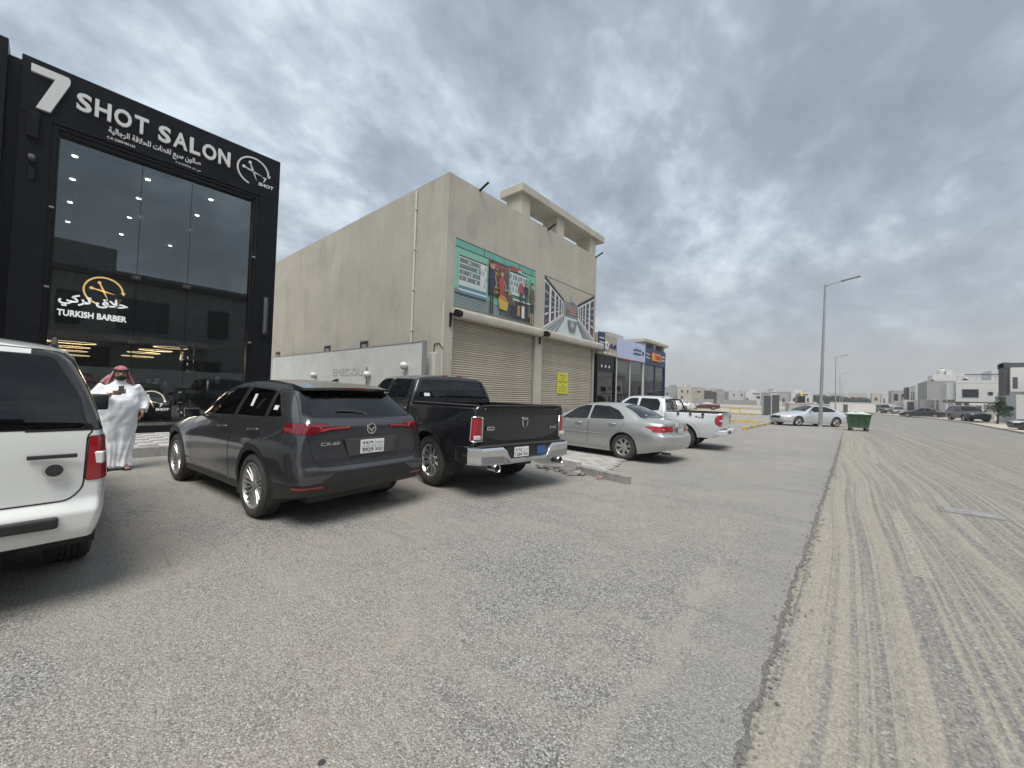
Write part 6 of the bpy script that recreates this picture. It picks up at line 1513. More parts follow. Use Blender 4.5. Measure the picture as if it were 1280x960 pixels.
def banner_aisle():
    b = empty('banner',(0,0,0)); tag(b,'grey printed banner of a supermarket aisle in perspective above the right shutter','banner','printed banners above the shutters')
    y0, z0, w, h = 18.97, 5.47, 5.98, 3.26
    MB().box((BX+0.002,y0,z0),(BX+0.03,y0+w,z0+h)).build('sheet', PR['silver'], b)
    p = Print(y0,z0,w,h,BX+0.031)
    p.poly([(0,0),(1,0),(0.70,0.36),(0.36,0.36)],'pale'); p.poly([(0,1),(1,1),(0.70,0.66),(0.36,0.66)],'beige'); p.rect(0,0.985,1,1,'dark')
    p.rect(0.36,0.36,0.70,0.66,'grey'); p.rect(0.40,0.40,0.66,0.52,'brown'); p.rect(0.47,0.42,0.60,0.60,'rose')
    for k in range(5): p.rect(0.37,0.39+0.055*k,0.70,0.40+0.055*k,'silver')
    for sgn in (0,1):
        def Q(u): return u if sgn == 0 else 1-u
        def fl(pts): return [(Q(u),v) for u, v in (pts if sgn == 0 else pts[::-1])]
        p.poly(fl([(0,0.02),(0.36,0.38),(0.36,0.62),(0,0.93)]),'white'); p.poly(fl([(0,0.93),(0.36,0.62),(0.36,0.68),(0,1.0)]),'dark')
        p.poly(fl([(0.0,-0.0),(0.12,0.0),(0.38,0.33),(0.36,0.38)]),'silver')
        for k in range(3): p.poly(fl([(0.05+0.07*k,0.0),(0.085+0.07*k,0.0),(0.375,0.345-0.02*k),(0.365,0.345-0.02*k)]),'grey')
        us = [0.0,0.115,0.20,0.265,0.315,0.35]
        for a, c in zip(us, us[1:]):
            m0 = a+0.008; m1 = c-(c-a)*0.22
            f0 = lambda u: 0.02+u; f1 = lambda u: 0.93-u*0.86
            p.poly(fl([(m0,f0(m0)+0.04),(m1,f0(m1)+0.04),(m1,f1(m1)-0.03),(m0,f1(m0)-0.03)]),'purple')
            for r_ in range(5):
                t0 = (r_+0.25)/5.4; t1 = t0+0.05
                za = lambda u, t: f0(u)+0.05+(f1(u)-f0(u)-0.1)*t
                p.poly(fl([(m0+(m1-m0)*0.15,za(m0,t0)),(m1-(m1-m0)*0.2,za(m1,t0)),(m1-(m1-m0)*0.2,za(m1,t1)),(m0+(m1-m0)*0.15,za(m0,t1))]),('rose','white','silver','blue','beige')[r_])
    p.poly([(0.47,0.08),(0.58,0.08),(0.62,0.30),(0.43,0.30)],'grey'); p.disc(0.525,0.22,0.07,'silver'); p.rect(0.49,0.68,0.56,0.80,'silver')
    p.build(b)
banner_aisle()
def yellow_sign():
    s = empty('notice_board',(0,0,0)); tag(s,'yellow notice board with black Arabic lines fixed to the right shutter','sign')
    y0, z0, w, h = 20.85, 1.68, 1.22, 1.34; x = BX-0.155
    MB().box((x,y0,z0),(x+0.03,y0+w,z0+h)).build('board', mat('sign_yellow',(0.62,0.56,0.03),0.5), s, bevel=0.008)
    ink = mat('sign_ink',(0.03,0.03,0.02),0.6)
    for t, zz, hh, ww in (('مكتب العقار',1.10,0.13,0.75),('للإيجار'.replace('إ','ا'),0.95,0.10,0.55),('محل للايجار',0.66,0.24,1.0),('جوال',0.53,0.09,0.3)):
        letter('lettering',arabic(t),(x+0.03,y0+w/2-ww/2,z0+zz),FRONT,ink,s,width=ww,height=hh,depth=0.002,bold=0.02)
    for k, t in enumerate(('٠٥٥٨٢١٤٦٧٣','٠٥٠٣٦٩١٢٤٨','٠٥٤٧١٨٣٠٢٥')): letter('lettering',t,(x+0.03,y0+0.14,z0+0.38-0.13*k),FRONT,ink,s,width=0.94,height=0.09,depth=0.002,bold=0.015)
yellow_sign()

# ------------------------------------------------------------------ grey panel wall with globe lamps between the two buildings
GW = mat('grey_panel',(0.54,0.555,0.545),0.5,var=0.1,scale=0.8,streak=0.15)
wl = empty('panel_wall',(0,0,0)); tag(wl,'long pale grey panel wall running back beside the beige building','wall')
for i in range(6):
    MB().box((-17.66-3.06*i,10.78,0.0),(-14.603-3.06*i,10.90,3.752)).build('panel', GW, wl)
MB().box((-33,10.77,3.75),(-14.5,10.92,3.80)).build('coping', GREYR, wl)
MB().box((-14.60,10.76,0.0),(-14.46,10.93,3.84)).build('end_post', GREYR, wl, bevel=0.01)
letter('lettering','EMEC-DU',(-23.1,10.775,2.30),Matrix(((1,0,0),(0,0,-1),(0,1,0))),mat('letter_grey',(0.40,0.405,0.40),0.6),wl,width=3.4,height=0.40,depth=0.01,bold=0.0)
MB().box((-19.35,10.765,1.2),(-19.28,10.78,2.72)).build('slot', BLKM, wl)
GLB = mat('globe_white',(0.62,0.62,0.60),0.3,var=0.1,scale=5)
for (x,z,lab) in ((-15.73,2.70,'white globe lamp nearest the street on the grey panel wall'),(-19.0,2.32,'white globe lamp in the middle of the grey panel wall'),(-25.4,2.35,'white globe lamp farthest back on the grey panel wall')):
    g_ = empty('globe_lamp',(x,10.76,z)); tag(g_,lab,'lamp','globe lamps on the grey wall')
    MB().lathe([(0.001,0.17),(0.09,0.15),(0.16,0.08),(0.19,0.0),(0.16,-0.08),(0.10,-0.13)],18,'z',(0,-0.17,0.02)).build('globe', GLB, g_, smooth=60); MB().lathe([(0.10,-0.11),(0.09,-0.17),(0.001,-0.17)],14,'z',(0,-0.17,0.0)).build('base', GREYR, g_, smooth=40); MB().box((-0.03,-0.12,-0.16),(0.03,0.02,-0.08)).build('bracket', GREYR, g_)

# ------------------------------------------------------------------ row of three shops
SG = glass_mat('row_glass',(0.55,0.58,0.56),boost=1.4); PALEF = mat('shop_frame',(0.5,0.5,0.48),0.5); NAVY = mat('navy_panel',(0.022,0.032,0.10),0.45); LILAC = mat('lilac_sign',(0.42,0.47,0.66),0.45,var=0.05,scale=1); TANP = mat('tan_panel',(0.36,0.32,0.26),0.7,var=0.1,scale=2)
SHI = mat('shop_interior',(0.22,0.25,0.23),0.8); SHI2 = mat('shop_interior_pale',(0.42,0.42,0.38),0.8)
def shop(name, label, y0, y1, ztop, zf, face, frame, mull, blinds=False, dark_top=False):
    s = empty(name,(0,0,0)); tag(s,label,'shop','row of small shops')
    X = -14.0
    MB().box((-27,y0+0.004,0.0),(-19.0,y1-0.004,ztop-0.1)).build('rear_block', BEIGE2, s)
    MB().box((-19.0,y0+0.004,zf),(X,y1-0.004,ztop)).build('fascia', face, s, bevel=0.01)
    MB().box((-19.0,y0+0.004,0.0),(X-0.05,y1-0.004,0.22)).build('floor', CONC, s)
    for y in (y0+0.004,y1-0.154): MB().box((-19.0,y,0.22),(X-0.01,y+0.15,zf-0.002)).build('pier', frame, s)
    MB().box((-18.9,y0+0.16,0.23),(-18.8,y1-0.16,zf)).build('back_wall', SHI2, s)
    ys = [y0+0.154]+mull+[y1-0.154]
    for a, c in zip(ys, ys[1:]):
        MB().add([(X-0.12,a+0.05,0.3),(X-0.12,c-0.05,0.3),(X-0.12,c-0.05,zf-0.04),(X-0.12,a+0.05,zf-0.04)],[(0,1,2,3)]).build('shop_window', SG, s, fix=False)
        MB().box((X-0.16,c-0.05,0.22),(X-0.06,c+0.05,zf-0.003)).build('mullion', frame, s)
        if blinds:
            for i in range(7):
                u = a+0.12+(c-a-0.24)*i/7; MB().box((X-0.32,u,zf-1.1),(X-0.30,u+(c-a)/9,zf-0.05)).build('blind_strip', mat('blind',(0.55,0.56,0.53),0.8), s)
        random.seed(int(a*7))
        for i in range(5):
            u = random.uniform(a+0.2,c-0.5); hh = random.uniform(0.7,1.9); xx = random.uniform(-17.5,-15); MB().box((xx,u,0.22),(xx+0.4,u+random.uniform(0.3,0.8),0.22+hh)).build('shelf_unit', (SHI,SHI2,INT_D)[i % 3], s)
    MB().box((X-0.16,y0+0.154,0.22),(X-0.06,y1-0.154,0.32)).build('sill', frame, s)
    return s
s1 = shop('tan_shop','tan fascia shop with round white emblem next to the beige building',25.70,28.76,6.22,4.70,TANP,BLKM,[])
MB().box((-13.99,25.72,4.95),(-13.90,26.65,6.30)).build('side_sign', NAVY, s1)
for k in range(3): MB().box((-13.895,25.80,5.2+0.32*k),(-13.885,26.5,5.28+0.32*k)).build('sign_line', LET, s1)
MB().lathe([(0.001,0.06),(0.30,0.06),(0.34,0.0)],24,'x',(-13.998,27.05,5.42)).build('round_emblem', LET, s1, smooth=40); MB().box((-13.935,26.98,5.32),(-13.93,27.12,5.56)).build('emblem_mark', NAVY, s1)
letter('lettering',arabic('للاتصالات'),(-13.995,27.45,5.28),FRONT,NAVY,s1,width=1.2,height=0.36,depth=0.03,bold=0.03)
MB().box((-14.10,25.86,3.45),(-14.06,28.6,4.68)).build('dark_panel', BLKM, s1)
for k in range(3): MB().box((-14.055,26.4+0.6*k,3.75),(-14.045,26.6+0.6*k,3.95)).build('panel_light', LET, s1)
for k in range(3): MB().obox((-13.9,26.6+0.75*k,4.82),(0.14,0.3,0.1)).build('spot_fitting', LET, s1, bevel=0.02)
s2 = shop('lilac_shop','shop with pale lilac sign board and white blinds in the middle of the row',28.78,34.30,6.15,4.72,LILAC,PALEF,[31.5],blinds=True)
MB().box((-13.99,28.80,4.70),(-13.94,34.28,6.25)).build('sign_board', LILAC, s2, bevel=0.01); MB().box((-13.99,28.80,4.58),(-13.95,31.6,4.70)).build('red_line', mat('sign_red',(0.25,0.04,0.04),0.5), s2)
letter('lettering',arabic('الوطنية للتامين'),(-13.938,31.75,5.50),FRONT,NAVY,s2,width=1.6,height=0.28,depth=0.02,bold=0.03); letter('lettering','ALWATANIYA',(-13.938,31.75,5.22),FRONT,NAVY,s2,width=1.6,height=0.17,depth=0.02,bold=0.03)
MB().lathe([(0.001,0.02),(0.2,0.02),(0.2,0.0)],18,'x',(-13.938,33.75,5.45)).build('round_emblem', NAVY, s2)
MB().box((-17.5,28.4,6.0),(-14.7,31.4,6.75)).build('roof_box', BEIGE2, s2, bevel=0.02)
s3 = shop('navy_shop','navy blue shop with orange sign at the end of the row',34.32,39.52,6.12,4.60,NAVY,NAVY,[37.0])
MB().box((-13.99,35.75,4.98),(-13.92,38.0,5.80)).build('sign_frame', mat('sign_red2',(0.40,0.05,0.03),0.5), s3); MB().box((-13.92,35.83,5.05),(-13.90,37.92,5.73)).build('orange_board', mat('sign_orange',(0.62,0.30,0.08),0.5), s3)
letter('lettering','TIRES',(-13.90,36.45,5.18),FRONT,mat('sign_red2',(0.4,0.05,0.03),0.5),s3,width=1.35,height=0.42,depth=0.02,bold=0.04); MB().lathe([(0.001,0.02),(0.22,0.02),(0.22,0)],16,'x',(-13.90,36.15,5.39)).build('round_emblem', mat('print_yellow',(0.5,0.36,0.06),0.6), s3)
for a, t in ((34.55,'ورشة'),(38.12,'اطارات')):
    for k in range(2): letter('lettering',arabic(t),(-13.998,a,5.45-0.32*k),FRONT,LET,s3,width=1.0 if a < 36 else 1.2,height=0.22,depth=0.02,bold=0.03)
MB().box((-15.6,34.0,6.60),(-13.85,39.9,6.86)).build('roof_canopy', BEIGE2, s3, bevel=0.01)
for y in (34.4,36.6,38.9): MB().box((-15.2,y,6.1),(-14.1,y+0.5,6.61)).build('canopy_pillar', BEIGE2, s3)
# ------------------------------------------------------------------ street lamps
GALV = mat('galvanised',(0.34,0.345,0.35),0.5,metal=0.4,var=0.12,scale=2)
def street_lamp(x, y, label, lean=0.0, h=9.6):
    l = empty('street_lamp',(x,y,RZ)); tag(l,label,'street lamp','street lamps along the road'); l.rotation_euler = (0,lean,0)
    MB().tube([(0,0,0.0),(0,0,0.9),(0,0,h)],[0.11,0.10,0.055],12).build('pole', GALV, l, smooth=50)
    MB().lathe([(0.22,0.0),(0.22,0.03),(0.13,0.05),(0.12,0.22)],14,'z').build('base_plate', GALV, l, smooth=30)
    MB().box((0.085,-0.06,0.7),(0.112,0.06,1.15)).build('access_door', GREYR, l)
    MB().tube([(0,0,h-0.12),(0.25,0.0,h+0.0),(0.9,0,h+0.14)],[0.045,0.035,0.03],8).build('arm', GALV, l, smooth=50)
    r = Matrix.Rotation(math.radians(-11),3,'Y'); MB().obox((1.25,0,h+0.21),(0.95,0.26,0.07),r).build('lamp_head', mat('lamp_head',(0.16,0.165,0.17),0.5), l, bevel=0.02); MB().obox((1.27,0,h+0.172),(0.7,0.2,0.012),r).build('lens', CLEARL, l)
    return l
street_lamp(-1.55,32.6,'nearest street lamp, leaning, in front of the silver far sedan',0.022,9.3)
street_lamp(-2.1,87.0,'second street lamp along the road, half as tall in the picture')
street_lamp(-2.4,138.0,'third street lamp along the road, small in the distance')
street_lamp(-2.7,200.0,'farthest street lamp along the road')

# ------------------------------------------------------------------ green skip
def skip():
    s = empty('waste_container',(0.30,31.35,RZ),0.14); s.scale = (0.84,0.84,0.88); tag(s,'green steel waste container on wheels with white bags on top','waste container')
    G = mat('skip_green',(0.026,0.09,0.038),0.55,var=0.25,scale=3,streak=0.4,dust=0.15)
    b = MB(); lo = [(-0.50,-0.42),(0.50,-0.42),(0.50,0.42),(-0.50,0.42)]; hi = [(-0.62,-0.55),(0.62,-0.55),(0.62,0.55),(-0.62,0.55)]
    b.add([(p[0],p[1],0.22) for p in lo]+[(p[0],p[1],1.08) for p in hi],[(3,2,1,0),(0,1,5,4),(1,2,6,5),(2,3,7,6),(3,0,4,7)]); b.build('body', G, s)
    r = MB()
    for a, c in (((-0.66,-0.59,1.05),(0.66,-0.53,1.13)),((-0.66,0.53,1.05),(0.66,0.59,1.13)),((-0.66,-0.53,1.05),(-0.60,0.53,1.13)),((0.60,-0.53,1.05),(0.66,0.53,1.13))): r.box(a,c)
    r.build('rim', G, s, bevel=0.01)
    for x in (-0.35,0.0,0.35): MB().obox((x,-0.50,0.65),(0.06,0.05,0.82),Matrix.Rotation(-0.15,3,'X').inverted()).build('rib', G, s)
    for x in (-0.42,0.42):
        for y in (-0.34,0.34): MB().lathe([(0.001,-0.03),(0.10,-0.03),(0.10,0.03),(0.001,0.03)],14,'y',(x,y,0.10)).build('wheel', RUBBER, s); MB().box((x-0.03,y-0.045,0.10),(x+0.03,y+0.045,0.23)).build('wheel_bracket', GREYR, s)
    MB().box((-0.58,-0.5,0.9),(0.58,0.5,0.98)).build('refuse', BLACKP, s)
skip()
random.seed(21)
for i, (x, y, s_, lb) in enumerate(((-0.05,31.3,0.30,'white rubbish bag at the left of the green container'),(0.45,31.4,0.34,'white rubbish bag in the middle of the green container'),(0.72,31.5,0.22,'small white rubbish bag at the right of the green container'))):
    bm = bmesh.new(); bmesh.ops.create_icosphere(bm, subdivisions=3, radius=1.0)
    for v in bm.verts:
        n_ = v.co.normalized(); v.co = n_*(1+0.10*math.sin(7*n_.x+i)+0.08*math.sin(9*n_.y+3*n_.z)); v.co.z *= 0.55
    me = bpy.data.meshes.new('rubbish_bag'); bm.to_mesh(me); bm.free(); me.materials.append(mat('bag_white',(0.6,0.61,0.6),0.4)); me.polygons.foreach_set('use_smooth',[True]*len(me.polygons))
    o = link('rubbish_bag', me); o.location = (0.3+(x-0.3)*0.82,31.35+(y-31.35)*0.8,0.92); o.scale = (s_,)*3; tag(o,lb,'rubbish bag','bags on the container')

# ------------------------------------------------------------------ far cars: copies of the sedan and the SUV
def far_car(src, name, loc, rz, paint_old, col, label, metal=0.3, scale=1.0):
    c = copy_tree(src); c.name = name; c.location = loc; c.rotation_euler = (0,0,rz); c.scale = (scale,)*3
    tag(c,label,'car','cars parked along the far street')
    repaint(c, paint_old, mat('paint_'+'_'.join('%d' % round(v*255) for v in col), col, 0.3, metal=metal, coat=1.0, dust=0.15)); return c
far_sedan.location = (-0.70,35.75,0); far_sedan.rotation_euler = (0,0,PI+0.80)
BLKC = (0.012,0.013,0.016); WHC = (0.62,0.63,0.63)
far_car(white_suv,'parked_suv',(9.6,71.5,RZ),PI*1.5+0.22,SUV_PAINT,(0.014,0.016,0.018),'black SUV facing the camera by the white villa across the road')
far_car(far_sedan,'parked_sedan',(9.9,80.5,RZ),PI-0.15,SEDAN_PAINT,BLKC,'black sedan in side view left of the black SUV')
far_car(far_sedan,'parked_sedan',(13.4,46.3,RZ),PI+0.1,SEDAN_PAINT,(0.015,0.016,0.02),'dark car cut off by the right edge of the picture')
far_car(far_sedan,'parked_sedan',(6.8,108,RZ),PI*1.5,SEDAN_PAINT,(0.12,0.125,0.13),'grey sedan in front of the low white walls across the road')
far_car(white_suv,'parked_suv',(4.4,118,-0.05),PI*1.5+0.3,SUV_PAINT,(0.07,0.075,0.08),'dark grey SUV parked beyond the bend')
far_car(far_sedan,'parked_sedan',(1.2,126,-0.05),PI+0.2,SEDAN_PAINT,BLKC,'black sedan farthest along the bend')
far_car(far_sedan,'parked_sedan',(-2.6,123,-0.05),PI,SEDAN_PAINT,WHC,'white sedan right of the second street lamp')
far_car(far_sedan,'parked_sedan',(-16.9,73.6,-0.05),PI+0.35,SEDAN_PAINT,(0.07,0.012,0.018),'maroon sedan beyond the white pickup')
far_car(far_sedan,'parked_sedan',(-18.9,66.5,-0.05),PI+0.5,SEDAN_PAINT,WHC,'white sedan just left of the maroon sedan')
far_car(far_sedan,'parked_sedan',(-17.6,60.5,-0.05),PI+0.4,SEDAN_PAINT,(0.55,0.57,0.58),'white sedan nearest behind the white pickup')
far_car(white_suv,'parked_suv',(1.9,44.5,RZ),PI*1.5,SUV_PAINT,(0.02,0.03,0.032),'dark SUV half hidden behind the silver far sedan') if False else None

# ------------------------------------------------------------------ houses
WINM = mat('house_window',(0.03,0.035,0.04),0.12,coat=0.6)
HW = dict(white=mat('house_white',(0.58,0.575,0.55),0.8,var=0.08,scale=0.4,streak=0.15), grey=mat('house_grey',(0.30,0.30,0.295),0.85,var=0.1,scale=0.4), dark=mat('house_dark',(0.075,0.075,0.08),0.7), beige=mat('house_beige',(0.42,0.385,0.325),0.85,var=0.1,scale=0.4), black=mat('house_black',(0.014,0.014,0.016),0.6), brown=mat('house_brown',(0.06,0.045,0.04),0.7), block=mat('block_wall',(0.26,0.255,0.245),0.9,var=0.2,scale=2), pale=mat('house_pale',(0.47,0.475,0.47),0.8,var=0.06,scale=0.3))
def house(name, label, x0, x1, y0, y1, z, m, wins=(), extra=(), cat='house', group=None, rz=0.0):
    """box walls with real window boxes; wins: (face 'f' front -Y | 's' street -X, u0,u1 in metres along the face, z0,z1)"""
    h = empty(name,(x0,y0,-0.06),rz); tag(h,label,cat,group)
    X, Y = x1-x0, y1-y0
    MB().box((0,0,0),(X,Y,z)).build('wall', HW[m], h)
    pr_ = MB(); t = 0.22
    pr_.box((-0.03,-0.03,z),(X+0.03,t,z+0.35)); pr_.box((-0.03,t,z),(t,Y,z+0.35)); pr_.box((X-t,t,z),(X+0.03,Y,z+0.35)); pr_.box((t,Y-t,z),(X-t,Y,z+0.35)); pr_.build('parapet', HW[m], h)
    for f, u0, u1, z0, z1 in wins:
        fr = MB(); pn = MB(); e = 0.07
        def B(mb, u0, u1, z0, z1, d0, d1): mb.box((u0,-d1,z0),(u1,-d0,z1)) if f == 'f' else mb.box((-d1,u0,z0),(-d0,u1,z1))
        B(fr,u0,u1,z0,z0+e,0.0,0.06); B(fr,u0,u1,z1-e,z1,0.0,0.06); B(fr,u0,u0+e,z0+e,z1-e,0.0,0.06); B(fr,u1-e,u1,z0+e,z1-e,0.0,0.06)
        w_ = fr.build('window', HW['dark'], h); B(pn,u0+e,u1-e,z0+e,z1-e,0.002,0.02); pn.build('pane', WINM, w_)
    for nm, a, c, mm in extra: MB().box(a,c).build(nm, HW[mm], h, bevel=0.02)
    return h
# right side of the road
house('white_villa','white villa with roof railing and wide dark window across the road',11.4,24,85,100,5.2,'white',
    [('f',0.6,2.15,3.15,4.3),('f',3.0,3.45,3.5,3.95),('f',4.3,5.6,3.0,4.1),('s',1.0,2.6,2.6,4.6),('s',4,5.5,2.6,4.6),('s',8,10,2.6,4.6)],
    [('upper_storey',(-0.9,0.3,2.75),(0.0,6,5.1),'pale'),('canopy',(-1.4,-2.6,2.35),(4.2,0,2.5),'dark'),('canopy_post',(-1.3,-2.5,0),(-1.1,-2.3,2.35),'white'),('canopy_post',(-0.6,-2.5,0),(-0.4,-2.3,2.35),'white'),('canopy_post',(0.2,-2.5,0),(0.4,-2.3,2.35),'white'),('boundary_wall',(0.8,-3.2,0),(4.6,-2.9,2.3),'white'),('gate',(1.4,-3.26,0),(1.9,-3.2,2.0),'dark'),('gate',(2.4,-3.26,0),(3.0,-3.2,2.0),'grey'),('gate',(3.5,-3.26,0),(4.3,-3.2,2.1),'dark'),('roof_room',(4,4,5.2),(9,10,7.2),'pale'),('roof_beam',(1.0,1.0,6.35),(5.0,1.3,6.5),'dark')]
    +[('roof_railing_post',(0.1+0.6*i,0.05,5.5),(0.16+0.6*i,0.12,6.05),'grey') for i in range(14)]+[('roof_railing',(0,0.05,6.05),(8.4,0.12,6.12),'grey')])
house('modern_villa','villa with dark grey frame and white box bay at the right edge',13.3,26,63,74,3.2,'pale',
    [('f',0.5,1.6,0.3,2.4)],
    [('upper_box',(-1.35,-1.0,3.35),(8,1.4,5.75),'white'),('dark_frame',(-1.72,-0.7,3.0),(-1.36,1.2,6.3),'dark'),('roof_slab',(-1.72,-0.75,5.76),(9,1.6,6.25),'dark'),('window',(-1.2,-1.05,3.7),(-0.9,-0.99,4.8),'dark'),('window',(-0.3,-1.05,3.5),(0.1,-0.99,5.6),'dark'),('upper_rear',(0.6,1.5,3.2),(10,10,5.9),'pale'),('boundary_wall',(-1.6,-4.0,0),(-1.1,-3.8,3.0),'pale'),('boundary_wall',(-0.8,-4.0,0),(6,-3.8,3.0),'beige')])
house('grey_house','plain grey block house left of the white villa',11.0,24,110,124,6.3,'grey',[('s',2,4,3.5,5),('f',2.0,2.5,1.6,1.9)],[('boundary_wall',(-1.8,-9.0,0),(1.4,-8.7,2.9),'block'),('boundary_pier',(0.0,-9.1,0),(0.25,-8.65,2.9),'white'),('roof_room',(1,3,6.3),(6,9,8.0),'white'),('roof_tank',(3,4,8.0),(3.8,4.8,8.9),'white')])
house('white_house','narrow white house with tall windows behind the grey house',10.9,24,127,140,6.1,'white',[('f',0.5,0.9,3.2,5.4),('s',2,4,3,5),('s',6,8,3,5)],[('boundary_wall',(-2.5,-8.0,0),(-0.5,-7.7,3.0),'white'),('garage_door',(-1.9,-8.05,0.2),(-0.9,-8.0,2.6),'dark'),('boundary_wall',(-5.5,-6,0),(-2.6,-5.7,1.6),'pale')])
house('black_house','house with black upper box among pale houses across the road',12.0,26,160,174,4.0,'pale',[('s',2,5,1,3)],[('upper_box',(-0.1,-0.5,3.0),(3.4,8,7.1),'black'),('upper_room',(3.5,0,4.0),(9,9,6.6),'white')])
house('grey_villa','grey framed house at the far bend',10.0,26,182,196,6.4,'grey',[('f',0.6,1.6,3.4,5.6),('f',2.4,4.2,3.2,5.6),('f',0.8,1.8,0.8,2.2),('s',2,4,3,5)],[('boundary_wall',(-3,-8,0),(4,-7.7,2.2),'white')])
house('pale_house','low pale house with two tall slots at the far bend',9.0,20,214,226,5.9,'pale',[('f',0.5,0.9,1.5,4.5),('f',1.9,2.3,1.5,4.5)])
house('far_house','pale flat-roofed house farthest on the right side',7.5,20,262,276,7.2,'beige',[('f',1,2,4,5.5),('f',3,4,4,5.5)])
# left side, beyond the sand lot
FH = [('grey_house','grey house just right of the navy shop in the distance',-72,-66,202,214,7.4,'grey',[('f',1,2,4,5)]),
 ('beige_house','beige house with two small dark windows beyond the parked cars',-64,-57.5,197,209,7.4,'beige',[('f',1.8,2.8,5.0,6.2),('f',1.8,2.8,2.2,3.4),('f',4.5,5.3,5.0,6.2)]),
 ('tan_house','tan house with a brown top between beige and brown blocks',-59.5,-55.2,207,219,6.4,'beige',[('f',1,3.4,5.3,6.1)]),
 ('brown_house','narrow dark brown house block in the distance',-55.1,-52.4,210,222,6.0,'brown',[('f',0.6,2.0,2,4)]),
 ('grey_block_house','windowless grey house right of the brown block',-56.5,-50.5,230,242,6.4,'grey',[('f',4.6,5.4,1,2.2)]),
 ('pale_house','pale grey house with stepped top in the distance',-47.5,-40.5,225,238,6.4,'pale',[('f',2,2.6,4.2,5.4),('f',5.4,6.2,4.2,5.4)]),
 ('white_house','white house with long dark roof strip and windows in the distance',-39,-32.5,219,231,6.0,'white',[('f',0.4,1.2,1,3.4),('f',4.6,6.1,3.2,4.4),('f',3,6,5.2,5.7)]),
 ('large_grey_house','large plain grey house right of the white house in the distance',-30.5,-21.5,213,226,6.2,'grey',[('f',7,8,2,3.5)]),
 ('white_house','white house with three dark windows left of the far trees',-22.5,-14.5,233,245,6.6,'white',[('f',1.0,2.0,2.4,4.0),('f',3.8,5.4,2.2,4.2),('f',6.4,7.2,2.2,4.2),('f',2.2,6.8,5.4,6.0)])]
for nm, lb, x0, x1, y0, y1, z, m_, wn in FH:
    h = house(nm,lb,x0,x1,y0,y1,z,m_,wn,[('roof_room',(1,4,z),(3.5,8,z+1.6),m_ if m_ != 'brown' else 'beige')],group='houses beyond the sand lot')
for (x0,y0,x1,y1,lb,m_) in ((-75,192,-50,206,'long grey block wall in front of the far left houses','block'),(-48,213,-30,221,'grey block wall in front of the pale far house','block'),(-30,206,-12,226,'pale boundary wall in front of the large grey house','pale')):
    d = Vector((x1-x0,y1-y0)); o = MB().box((0,-0.1,0),(d.length,0.1,2.3)).build('boundary_wall', HW[m_]); o.location = (x0,y0,-0.06); o.rotation_euler = (0,0,math.atan2(d.y,d.x)); tag(o,lb,'wall','far boundary walls')
for (x0,x1,y0,z,lb) in ((-19,-5,540,13,'hazy long building on the skyline behind the second lamp'),(-3,12,552,13.8,'hazy block on the skyline right of the second lamp'),(15,33,542,13,'hazy wide block on the skyline above the far cars'),(-40,-22,560,12,'hazy low block on the skyline left of the near lamp')):
    house('skyline_block',lb,x0,x1,y0,y0+20,z,'beige',[('f',2+3*i,3.6+3*i,7,9) for i in range(int((x1-x0-4)/3))],cat='building',group='skyline buildings')
# roof clutter on the villas: tanks, dishes, cooling units
TANKW = mat('tank_white',(0.55,0.55,0.53),0.5)
def roof_item(kind, label, x, y, z):
    o = empty(kind,(x,y,z)); 
    if kind == 'water_tank':
        tag(o,label,'water tank','water tanks on the roofs'); MB().lathe([(0.001,1.25),(0.3,1.2),(0.55,1.05),(0.6,0.9),(0.6,0.1),(0.55,0.0),(0.001,0.0)],16,'z').build('tank', TANKW, o, smooth=40); MB().lathe([(0.001,1.36),(0.16,1.36),(0.18,1.2)],12,'z').build('lid', BLACKP, o)
    else:
        tag(o,label,'air conditioner','cooling units on the roofs'); MB().box((-0.45,-0.2,0.1),(0.45,0.2,0.8)).build('case', TANKW, o, bevel=0.02); MB().lathe([(0.001,-0.21),(0.26,-0.21),(0.28,-0.2)],14,'y',(-0.1,0,0.45)).build('fan_grille', BLACKP, o); MB().box((-0.4,-0.18,0),(0.4,0.18,0.1)).build('stand', GREYR, o)
roof_item('water_tank','white roof tank on the plain grey house',13.5,115,7.95); roof_item('water_tank','white roof tank on the narrow white house',14.5,131,6.05)
roof_item('cooling_unit','cooling unit at the front of the white villa roof',12.6,87,5.15); roof_item('cooling_unit','cooling unit at the back of the white villa roof',14.2,92,5.15); roof_item('cooling_unit','cooling unit on the grey house roof edge',12.0,112,6.25)
roof_item('water_tank','white roof tank on the beige far house',-61.5,201,7.4); roof_item('water_tank','white roof tank on the large grey far house',-27,216,6.2); roof_item('water_tank','white roof tank on the white far house by the trees',-19,238,6.6)
